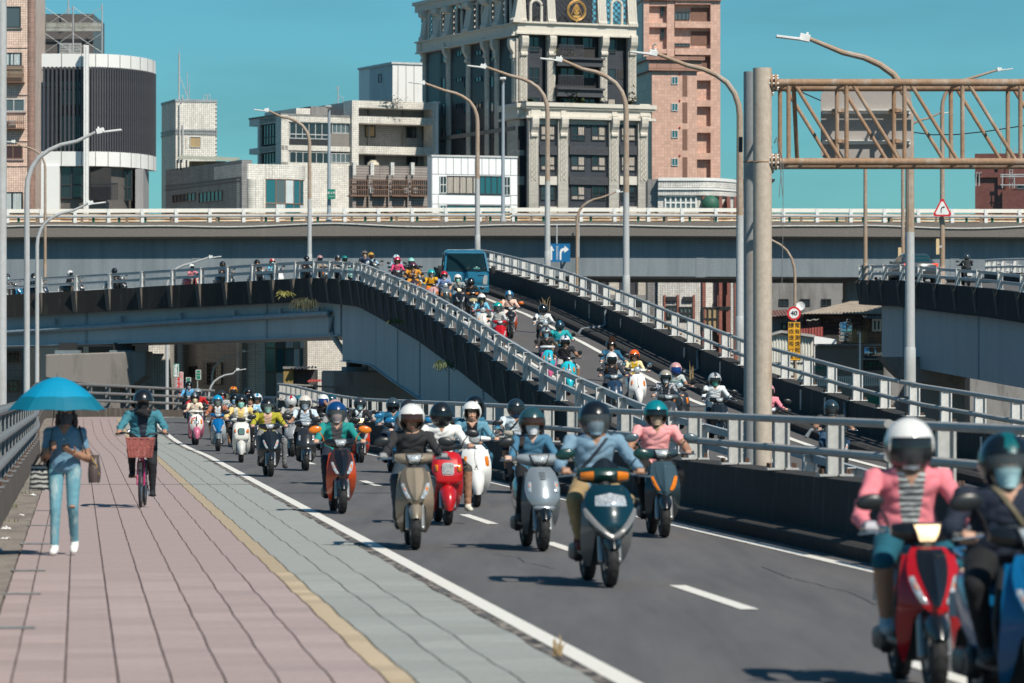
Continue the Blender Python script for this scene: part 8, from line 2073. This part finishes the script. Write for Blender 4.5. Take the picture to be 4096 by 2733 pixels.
# ------------------------------------------------------------------ woman with the umbrella
d_ = 42.5; o_ = (260-2048)*d_/FPX+.102*d_; wp = main(o_,d_,.012)
POSE['walk'] = mk_person(dict(pelvis=(0,0,.865),chest=(0,.0,1.07),neck=(0,.01,1.285),head=(.015,-.025,1.405),shL=(-.160,.01,1.225),shR=(.160,.01,1.225),elL=(-.205,.0,.965),haL=(-.115,-.17,1.075),elR=(.225,.03,.965),haR=(.10,-.19,1.025),
    gripL='rod',gripR=(-.25,.35,.9),thumbR=-1,hiL=(-.085,0,.84),hiR=(.085,0,.84),knL=(-.085,-.10,.465),anL=(-.095,-.09,.10),toL=(-.10,-.235,.032),knR=(.085,-.07,.475),anR=(.085,.14,.135),toR=(.09,.0,.035),girth=.93,w=1.02),.0075,.005)
HEADS['walk'] = (.015,-.025,1.405)
M_SHIRT = mat_stain('blue_shirt_cloth',(.14,.27,.38),(.11,.23,.33),.85,(2,2,.6),(.4,.7),.05,60,.1)
M_JEANS = mat_stain('washed_denim',(.13,.31,.38),(.46,.56,.56),.85,(2.6,2.6,.9),(.5,.68),.08,80,.2)
pw = person('woman in blue shirt and torn jeans walking under a blue umbrella, looking at her phone',None,wp,R(1.),pose='walk',topm=M_SHIRT,sleeves='short',bottom=h('4b8ea6'),shoes=(.8,.8,.78),helm=None,mask=h('4a4f57'),hair=True,skin=1,neckline='self')
roles(pw.children[0],[None]); bd = pw.children[0]
roles(bd,[SKINS[1],M_SHIRT,M_SHIRT,SKINS[1],SKINS[1],M_JEANS,M_JEANS,cloth((.8,.8,.78)),M_SHIRT,M_SHIRT,SKINS[1],SKINS[1]])
b = MB()
for sx in (-1,1): b.shell(lambda u,v,sx=sx: Vector((sx*(.015+.055*u),-.062-.02*v+.055*u*u,1.285-.075*v*(1-u*.5)+.02*(1-v))),5,4,.006 if sx < 0 else -.006)
b.build('collar',M_SHIRT,pw)
for z in (1.16,1.06,.96): b = MB(); b.lathe([(.007,0),(.006,.004)],(0,-.123-(1.16-z)*.06,z),(0,-1,0),8); b.build('button',M_WHITE,pw)
for x,z,w_ in ((.085,.49,.035),(-.09,.52,.025)): b = MB(); b.ball((x,-.132,z),(w_,.012,.014),10,6); b.build('torn_knee',SKINS[1],pw)
um = thing('umbrella','bright blue umbrella held over the walking woman','umbrella',wp,R(4))
N = 8; top = Vector((-.075,-.09,1.78)); RU = .495
def cz(r): return -.335*(r/RU)**1.75
b = MB(); rows = [0.01,.08,.16,.24,.31,.37,.43,RU]
for i,(r0,r1) in enumerate(zip(rows,rows[1:])):
    for k in range(N*4):
        vs = []
        for r_,kk in ((r0,k),(r0,k+1),(r1,k+1),(r1,k)):
            a = 2*pi*kk/(N*4)+.2; m = (kk % 4)/4; sag = 1-.075*sin(pi*m)*(r_/RU)**1.2; q = r_*sag
            vs.append(top+Vector((q*cos(a),q*sin(a),cz(r_)+.012*sin(pi*m)*(r_/RU)**2)))
        b.add(vs+[v+Vector((0,0,-.002)) for v in vs],[(0,1,2,3),(7,6,5,4)],1 if r0 >= .37 else 0,True)
b.build('canopy',[mat('umbrella_blue',(.0,.26,.44),.5,var=.04),mat('umbrella_rim',(.0,.15,.23),.5,var=.04)],um,recalc=False,sharp=20)
for k in range(N):
    a = 2*pi*k/N+.2; b = MB(); b.tube([top+Vector((r_*cos(a),r_*sin(a),cz(r_)-.007)) for r_ in (.01,.15,.3,.42,RU)],.0028,5); b.build('rib',M_GALV,um)
hq = Vector((-.135,-.215,1.09))
b = MB(); b.tube([top+Vector((0,0,.035)),top,hq+Vector((0,0,-.02))],.0055,8); b.build('shaft',M_FRD,um)
b = MB(); b.tube([hq+Vector((0,.0,.06)),hq+Vector((0,0,-.08))],[.013,.015],10); b.build('handle',M_BLACK,um)
ph = thing('phone','dark smartphone held in the walking woman hand','phone',wp,R(1)); b = MB(); c = Vector((.035,-.262,1.075)); n_ = Vector((-.25,.45,.8)).normalized(); x_,y_,z_ = frame(n_,(1,0,0)); b.obox(c,y_*.036,x_*.075,n_*.0045); b.build('case',M_BLACK,ph,bevel=.003); b = MB(); b.obox(c+n_*.005,y_*.033,x_*.070,n_*.0008); b.build('screen',mat_glass('phone_glass',(.01,.012,.015),.05),ph)
def bag(name,label,c,w_,d2,h_,m,straps_,taper=.75,flat_=False):
    t = thing(name,label,'bag',wp,R(1)); b = MB(); rings = []
    for i in range(7):
        v = i/6; q = (taper+(1-taper)*sin(pi*min(1,v*1.15+.12))) if not flat_ else (1.0-.22*v); f = 1-.9*max(0,v-.55)/.45*.6
        rings.append([(c[0]+w_*q*(abs(cos(a))**.6)*(1 if cos(a) > 0 else -1),c[1]+d2*f*(abs(sin(a))**.6)*(1 if sin(a) > 0 else -1)+.004*sin(i*2+j_),c[2]+h_*(v-.5)+.006*sin(3*a+i)) for j_,a in enumerate([2*pi*k/20 for k in range(20)])])
    b.loft(rings); b.build('bag',m,t,sharp=70)
    for pts in straps_: b = MB(); b.tube(pts,.010,6,sq=.5); b.build('strap',M_BLACK if flat_ else mat('brown_strap',(.035,.026,.024),.6),t)
    return t
bt = bag('shoulder_bag','brown leather shoulder bag hanging at the walking woman side',(.29,.06,.86),.062,.13,.27,mat('brown_leather',(.075,.052,.047),.5,var=.2),[[(.235,-.02,.96),(.19,-.065,1.1),(.155,-.05,1.25),(.14,.0,1.29),(.16,.06,1.26),(.21,.1,1.1),(.28,.12,.98)]])
b = MB(); b.tube([(.27,-.075,.98),(.32,-.06,.90),(.345,-.03,.80)],.005,5); b.build('zip',M_GOLD,bt)
bag('tote_bag','zebra striped tote bag hanging from the walking woman arm',(-.255,-.03,.775),.10,.065,.25,striped('zebra',h('1d2024'),h('a8a9a4'),22.),[[(-.20,-.09,.90),(-.185,-.06,1.0),(-.17,-.03,1.035),(-.20,.0,1.0),(-.26,.0,.90)],[(-.31,-.09,.90),(-.26,-.07,1.0),(-.21,-.05,1.02),(-.26,.02,.98),(-.31,.02,.9)]],flat_=True)
bag('hand_bag','plain black flat bag behind the zebra tote',(-.155,.06,.80),.055,.03,.30,M_BLACK,[[(-.14,.03,.95),(-.17,.0,1.02),(-.18,.06,.95)]],flat_=True)

# ------------------------------------------------------------------ cyclist
d_ = 59.0; o_ = (563-2048)*d_/FPX+.102*d_; cp = main(o_,d_,.012); hd = heading(main,o_,d_); rz = math.atan2(-hd.x,hd.y)-.07
bk_ = thing('bicycle','city bicycle with a pink frame and a red wicker basket','bicycle',cp,rz)
M_PINKF = gloss(h('b0245e')); M_BASK = mat_stain('red_wicker',(.42,.12,.10),(.28,.08,.07),.7,(6,6,6),(.4,.6),.2,60,.4)
for y in (0,1.06):
    b = MB(); b.lathe([(.315,0),(.305,.018),(.288,.016),(.288,-.016),(.305,-.018),(.315,0)],(0,y,.315),(1,0,0),36,caps=False); wt = b.build('wheel',mat('tyre_rubber',(.022,.022,.023),.75),bk_)
    b = MB(); b.lathe([(.288,.012),(.272,.010),(.272,-.010),(.288,-.012)],(0,y,.315),(1,0,0),36,caps=False); b.build('rim',M_CHROME,wt)
    b = MB()
    for k in range(18): a = 2*pi*k/18; b.tube([(.02*(-1)**k,y+.02*cos(a),.315+.02*sin(a)),(0,y+.275*cos(a+.12),.315+.275*sin(a+.12))],.0016,4)
    b.lathe([(.02,-.04),(.02,.04)],(0,y,.315),(1,0,0),10); b.build('spokes',M_CHROME,wt)
    b = MB(); b.shell(lambda u,v: Vector(((2*u-1)*.03,y-(.34-.012*(2*u-1)**2)*cos(R(40+120*v)),.315+(.34-.012*(2*u-1)**2)*sin(R(40+120*v)))),4,12,.003); b.build('mudguard',M_BLACK,bk_)
b = MB()
for sx in (-1,1): b.tube([(sx*.05,0,.315),(sx*.045,.09,.62),(sx*.02,.14,.72)],.012,8)
b.build('fork',M_PINKF,bk_)
for pts,r_ in (([(0,.14,.70),(0,.20,.92)],.02),([(0,.17,.80),(0,.35,.50),(0,.52,.33)],.018),([(0,.16,.74),(0,.32,.42),(0,.52,.30)],.018),([(0,.52,.31),(0,.66,.80)],.017),([(0,.64,.72),(0,1.06,.315)],.010),([(0,.52,.31),(0,1.06,.315)],.010)): b = MB(); b.tube(pts,r_,8); b.build('frame_tube',M_PINKF,bk_)
b = MB(); b.tube([(-.31,.30,1.03),(-.25,.22,1.04),(-.12,.13,1.02),(-.03,.19,.96),(.03,.19,.96),(.12,.13,1.02),(.25,.22,1.04),(.31,.30,1.03)],.011,8); b.tube([(0,.2,.9),(0,.19,.97)],.013,8); b.build('handlebar',M_FRD,bk_)
for sx in (-1,1):
    b = MB(); b.tube([(sx*.25,.22,1.04),(sx*.36,.37,1.02)],.017,8); b.build('grip',M_BLACK,bk_)
    b = MB(); b.tube([(sx*.2,.17,1.035),(sx*.30,.235,1.0),(sx*.36,.31,.995)],.005,6); b.build('brake_lever',M_CHROME,bk_)
    py,pz = (.40,.42) if sx < 0 else (.44,.16)
    b = MB(); b.tube([(sx*.07,.52,.31),(sx*.085,py+.03,pz)],.010,6); b.build('crank',M_CHROME,bk_); b = MB(); b.box(sx*.14-.05,sx*.14+.05,py-.04,py+.05,pz-.012,pz+.012); b.build('pedal',M_AMBER if sx < 0 else M_BLACK,bk_)
b = MB(); b.ball((-.17,.12,1.07),(.025,.025,.02),10,6); b.build('bell',M_CHROME,bk_)
b = MB(); b.loft([[(w_*cos(a),y,z+.03*sin(a)) for a in [2*pi*k/12 for k in range(12)]] for y,w_,z in ((.50,.02,.92),(.6,.05,.925),(.72,.11,.93),(.80,.10,.93))]); b.build('saddle',M_BLACK,bk_)
# basket of woven bands
bs_ = thing('basket','red wicker basket on the front of the bicycle','basket',cp,rz); bs_.parent = bk_; bs_.location = (0,0,0); bs_.rotation_euler = (0,0,0)
for k_ in ('label','category'): del bs_[k_]
bs_.name = 'basket'
zs = [.705+.0185*i for i in range(15)]
def bring(z,k=0): f = (z-.705)/.26; return .155+.035*f,.10+.025*f,-.06
for i,z in enumerate(zs):
    hw,hy,cy = bring(z); pts = []
    for sgx,sgy,n in ((-1,-1,0),(1,-1,0),(1,1,0),(-1,1,0),(-1,-1,0)): pts.append((sgx*hw,cy+sgy*hy,z))
    q = []
    for p0,p1 in zip(pts,pts[1:]):
        for k in range(9): v = Vector(p0).lerp(Vector(p1),k/9); n_ = Vector((v.x/hw,(v.y-cy)/hy,0)).normalized(); q.append(v+n_*.004*(1 if (k+i) % 2 else -1))
    q.append(q[0]); b = MB(); b.tube(q,.0075 if i < 14 else .012,6); b.build('weave',M_BASK,bs_)
b = MB()
for k in range(9):
    for s_,in ((-1,),(1,)):
        f = k/8*2-1; a,c,cy = bring(.705); a2,c2,_ = bring(.965); b.tube([(f*a,cy+s_*c,.705),(f*a2,cy+s_*c2,.965)],.006,5)
b.box(-.15,.15,-.155,.035,.70,.71); b.build('stakes',M_BASK,bs_)
POSE['bike'] = mk_person(dict(pelvis=(0,.70,.985),chest=(0,.66,1.20),neck=(0,.62,1.345),head=(0,.58,1.455),shL=(-.195,.64,1.285),shR=(.195,.64,1.285),elL=(-.315,.50,1.10),elR=(.315,.50,1.10),haL=(-.315,.37,1.045),haR=(.315,.37,1.045),hiL=(-.10,.69,.955),hiR=(.10,.69,.955),
    knL=(-.145,.32,.80),anL=(-.14,.44,.50),toL=(-.15,.29,.45),knR=(.14,.40,.60),anR=(.14,.47,.235),toR=(.15,.32,.18),girth=1.14,w=1.08),.0085,.011)
HEADS['bike'] = (0,.58,1.455)
pc = person('cyclist in black cap, black face scarf and teal jacket on the bicycle with a basket',None,cp,rz,pose='bike',top=h('3b7a88'),front=h('23303f'),bottom=h('1b1d22'),shoes=h('24262a'),helm='half',hc=h('1a1b20'),mask=h('191a1e'),skin=1,neckline='self')
b = MB(); H_ = Vector(HEADS['bike'])
for k in range(14): a = 2*pi*k/14; b.ball(H_+Vector((.085*cos(a),.085*sin(a)-.01,-.125+.012*sin(3*a))),(.045,.045,.035),8,6)
b.tube([H_+Vector((-.06,-.09,-.12)),H_+Vector((.02,-.12,-.15)),H_+Vector((.10,-.10,-.19))],[.04,.045,.02],8); b.build('scarf',cloth(h('17181d')),pc)

# ------------------------------------------------------------------ blue truck
TT,TO = 172.5,15.75; tp = ramp(TO,TT,.01); hv = heading(ramp,TO,TT); rz = math.atan2(-hv.x,hv.y); tl = math.atan((zramp(TT+2)-zramp(TT))/1.875)
tr = thing('truck','teal blue light truck coming over the crest of the ramp','truck',tp,rz); tr.rotation_euler = (tl,0,rz)
M_TB = gloss((.012,.13,.22)); W_ = .85
b = MB(); b.prism([(0,.34),(-.03,.45),(-.03,.80),(.03,1.14),(1.62,1.14),(1.62,.5),(.95,.5),(.9,.34)],(-W_,0,0),(0,1,0),(0,0,1),(2*W_,0,0)); b.build('cab',M_TB,tr,bevel=.05)
b = MB(); b.loft([[(x,y,z) for x,y in ((-w_,y0),(w_,y0),(w_,1.60),(-w_,1.60))] for z,w_,y0 in ((1.80,.75,.52),(1.88,.72,.58),(1.94,.62,.72))],smooth=False); b.build('roof',M_TB,tr,bevel=.03)
for sx in (-1,1):
    b = MB(); b.bar((sx*.82,.05,1.13),(sx*.73,.55,1.82),.07,.09); b.bar((sx*.82,1.56,1.13),(sx*.73,1.56,1.82),.09,.09); b.bar((sx*.82,.82,1.13),(sx*.745,.82,1.82),.05,.06); b.build('pillar',M_TB,tr)
    b = MB(); b.obox((sx*.785,1.0,1.47),(.006,0,0),(0,.52,0),(-sx*.04,0,.33)); b.build('side_window',M_VMID,tr)
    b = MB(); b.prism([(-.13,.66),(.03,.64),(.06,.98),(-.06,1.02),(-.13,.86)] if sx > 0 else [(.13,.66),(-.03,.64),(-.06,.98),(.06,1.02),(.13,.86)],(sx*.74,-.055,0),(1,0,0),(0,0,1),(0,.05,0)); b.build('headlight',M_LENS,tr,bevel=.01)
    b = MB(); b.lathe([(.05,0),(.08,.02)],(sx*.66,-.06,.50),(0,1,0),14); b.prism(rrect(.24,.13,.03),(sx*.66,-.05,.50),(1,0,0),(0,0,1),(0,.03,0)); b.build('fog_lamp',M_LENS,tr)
    b = MB(); b.rbox(sx*1.02-.08,sx*1.02+.08,.02,.09,1.06,1.36,.03); b.build('mirror',M_BLACK,tr); b = MB(); b.tube([(sx*.83,.15,1.15),(sx*.98,.06,1.12)],.015,6); b.tube([(sx*.80,.3,1.4),(sx*.98,.06,1.33)],.012,6); b.build('mirror_arm',M_BLACK,tr)
    for y in (.55,3.1): b = MB(); b.lathe([(.16,-.09),(.29,-.09),(.315,-.05),(.315,.05),(.29,.09),(.16,.09)],(sx*.70,y,.315),(1,0,0),24); wt = b.build('wheel',mat('tyre_rubber',(.022,.022,.023),.75),tr); b = MB(); b.lathe([(.16,-.05),(.15,.05),(.05,.07)],(sx*.70,y,.315),(sx,0,0),18); b.build('rim',M_GALV,wt)
    b = MB(); b.tube([(sx*.5-.15,-.0,1.17),(sx*.5+.2,.07,1.20)] if sx > 0 else [(-.38,.0,1.17),(.1,.07,1.21)],.012,5); b.build('wiper',M_BLACK,tr)
b = MB(); b.obox((0,.31,1.475),(.73,0,0),(0,.245,.335),(0,.003,-.002)); b.build('windscreen',mat_glass('windscreen',(.01,.03,.035),.05,.45,1.),tr)
b = MB(); b.box(-.74,.74,1.545,1.575,1.14,1.8); b.box(-.8,.8,.08,1.55,1.10,1.15,1); b.box(-.7,.7,.12,.32,1.14,1.20,1); b.build('cabin_back',[M_DEEP,M_BLACK],tr)
b = MB(); b.rbox(-.86,.86,-.06,.3,.34,.60,.04); b.build('bumper',M_TB,tr); b = MB(); b.box(-.3,.3,-.045,-.02,.87,.875); b.box(-.75,.75,-.035,-.02,.68,.695); b.build('seam',M_BLACK,tr)
b = MB(); b.lathe([(.075,0),(.075,.012),(.06,.016)],(0,-.026,.83),(0,-1,.05),20,up=(0,0,1)); ob = b.build('emblem',M_CHROME,tr); b = MB(); b.box(.42,.68,-.012,.01,.985,1.01); b.build('badge',M_CHROME,tr)
b = MB(); b.box(-.17,.17,-.075,-.06,.42,.52); b.build('licence_plate',S_WHITE,tr)
b = MB(); b.box(-.86,.86,1.7,4.3,.72,.78); b.box(-.86,-.82,1.7,4.3,.78,1.12); b.box(.82,.86,1.7,4.3,.78,1.12); b.box(-.86,.86,4.26,4.3,.78,1.12); b.box(-.3,.3,1.0,4.2,.45,.72); b.build('cargo_bed',M_TB,tr)
b = MB(); b.prism([(-.92,.55),(-.885,.55),(-.885,1.2),(-.92,1.2)],(0,1.8,0),(1,0,0),(0,0,1),(0,2.3,0)); b.build('side_curtain',mat('tarp_dark',(.02,.035,.03),.8),tr)
bx = thing('tissue_box','teal tissue box on the truck dashboard','box',tp,rz); bx.rotation_euler = (tl,0,rz); b = MB(); b.box(.28,.52,.15,.27,1.205,1.28); b.build('box',mat('tissue_teal',(.2,.6,.55),.6),bx); b = MB(); b.ball((.4,.21,1.30),(.06,.03,.03),8,6); b.build('tissue',S_WHITE,bx)
pd = person('truck driver in dark shirt behind the windscreen',None,tr.matrix_basis @ Vector((.40,.06,.33)),rz,pose='std',top=h('2b2f33'),bottom=K,helm=None,hair=False,skin=1)

# ------------------------------------------------------------------ dark sedan on the third ramp
ct = 204.; cpz = r3(O3+1.55,ct,.01); hv = heading(r3,O3,ct); rz = math.atan2(-hv.x,hv.y)
ca = thing('car','dark grey sedan seen from behind with red tail lamps lit on the far right ramp','car',cpz,rz)
M_CAR = gloss((.05,.06,.068),.0)
secs = []   # lower body, rear at y=0, front at y=4.4
for y,w_,z0,z1 in ((-.02,.78,.32,.92),(.10,.86,.24,1.0),(.5,.89,.2,1.02),(1.6,.90,.18,.98),(3.2,.89,.18,.95),(4.0,.86,.22,.86),(4.4,.70,.3,.70)):
    secs.append([(w_*(abs(cos(a))**.45)*(1 if cos(a) > 0 else -1),y,(z0+z1)/2+(z1-z0)/2*(abs(sin(a))**.5)*(1 if sin(a) > 0 else -1)) for a in [2*pi*k/24 for k in range(24)]])
b = MB(); b.loft(secs); b.build('body',M_CAR,ca,sharp=70)
b = MB(); b.loft([[(sx*w_,y,z) for sx,y in ((-1,y0),(1,y0),(1,y1),(-1,y1))] for z,w_,y0,y1 in ((.97,.80,.62,3.3),(1.22,.70,.95,2.7),(1.40,.60,1.35,2.3),(1.45,.52,1.5,2.15))],smooth=False); b.build('cabin',M_CAR,ca,bevel=.05)
b = MB(); b.obox((0,.93,1.19),(.60,0,0),(0,.27,.155),(0,-.006,.010)); b.build('rear_window',mat_glass('rear_glass',(.01,.05,.06),.05,1.,1.),ca)
for sx in (-1,1):
    b = MB(); b.obox((sx*.735,1.8,1.17),(.006,0,0),(0,.8,0),(-sx*.035,0,.13)); b.build('side_window',M_VDARK,ca)
    b = MB(); b.prism([(sx*.40,.80),(sx*.80,.78),(sx*.84,.92),(sx*.55,.93)],(0,-.01,0),(1,0,0),(0,0,1),(0,.10,0)); b.build('tail_light',mat_emit('brake_lit',(.9,.05,.02),1.4),ca)
    b = MB(); b.rbox(sx*.96-.09,sx*.96+.09,2.5,2.6,.98,1.12,.03); b.build('mirror',M_CAR,ca)
    for y in (.85,3.45): b = MB(); b.lathe([(.17,-.1),(.30,-.1),(.32,0),(.30,.1),(.17,.1)],(sx*.76,y,.32),(1,0,0),24); b.build('wheel',M_BLACK,ca)
b = MB(); b.box(-.13,.13,.72,.74,1.035,1.06); b.build('brake_light',mat_emit('brake_lit',(.9,.05,.02),1.4),ca)
b = MB(); b.box(-.19,.19,-.045,-.03,.58,.74); pl = b.build('licence_plate',S_WHITE,ca); letter('4275',.12,S_BLACK,ca,(0,-.05,.66),'plate_number')
b = MB(); b.rbox(-.82,.82,-.05,.1,.28,.44,.03); b.build('bumper',M_BLACK,ca)
# lettering on clothes
def chest_text(who,txt,size,c,z=1.03,y=.735):
    for o in bpy.data.objects:
        if o.get('label','').startswith(who): q = letter(txt,size,cloth(c),o,(0,y,z),'printed_letters'); return
chest_text('person in pink helmet with blue visor','French',.10,h('1f8f8f'),1.04,.725)
chest_text('person in maroon helmet','POLLA',.075,(.75,.72,.68),1.04,.73)
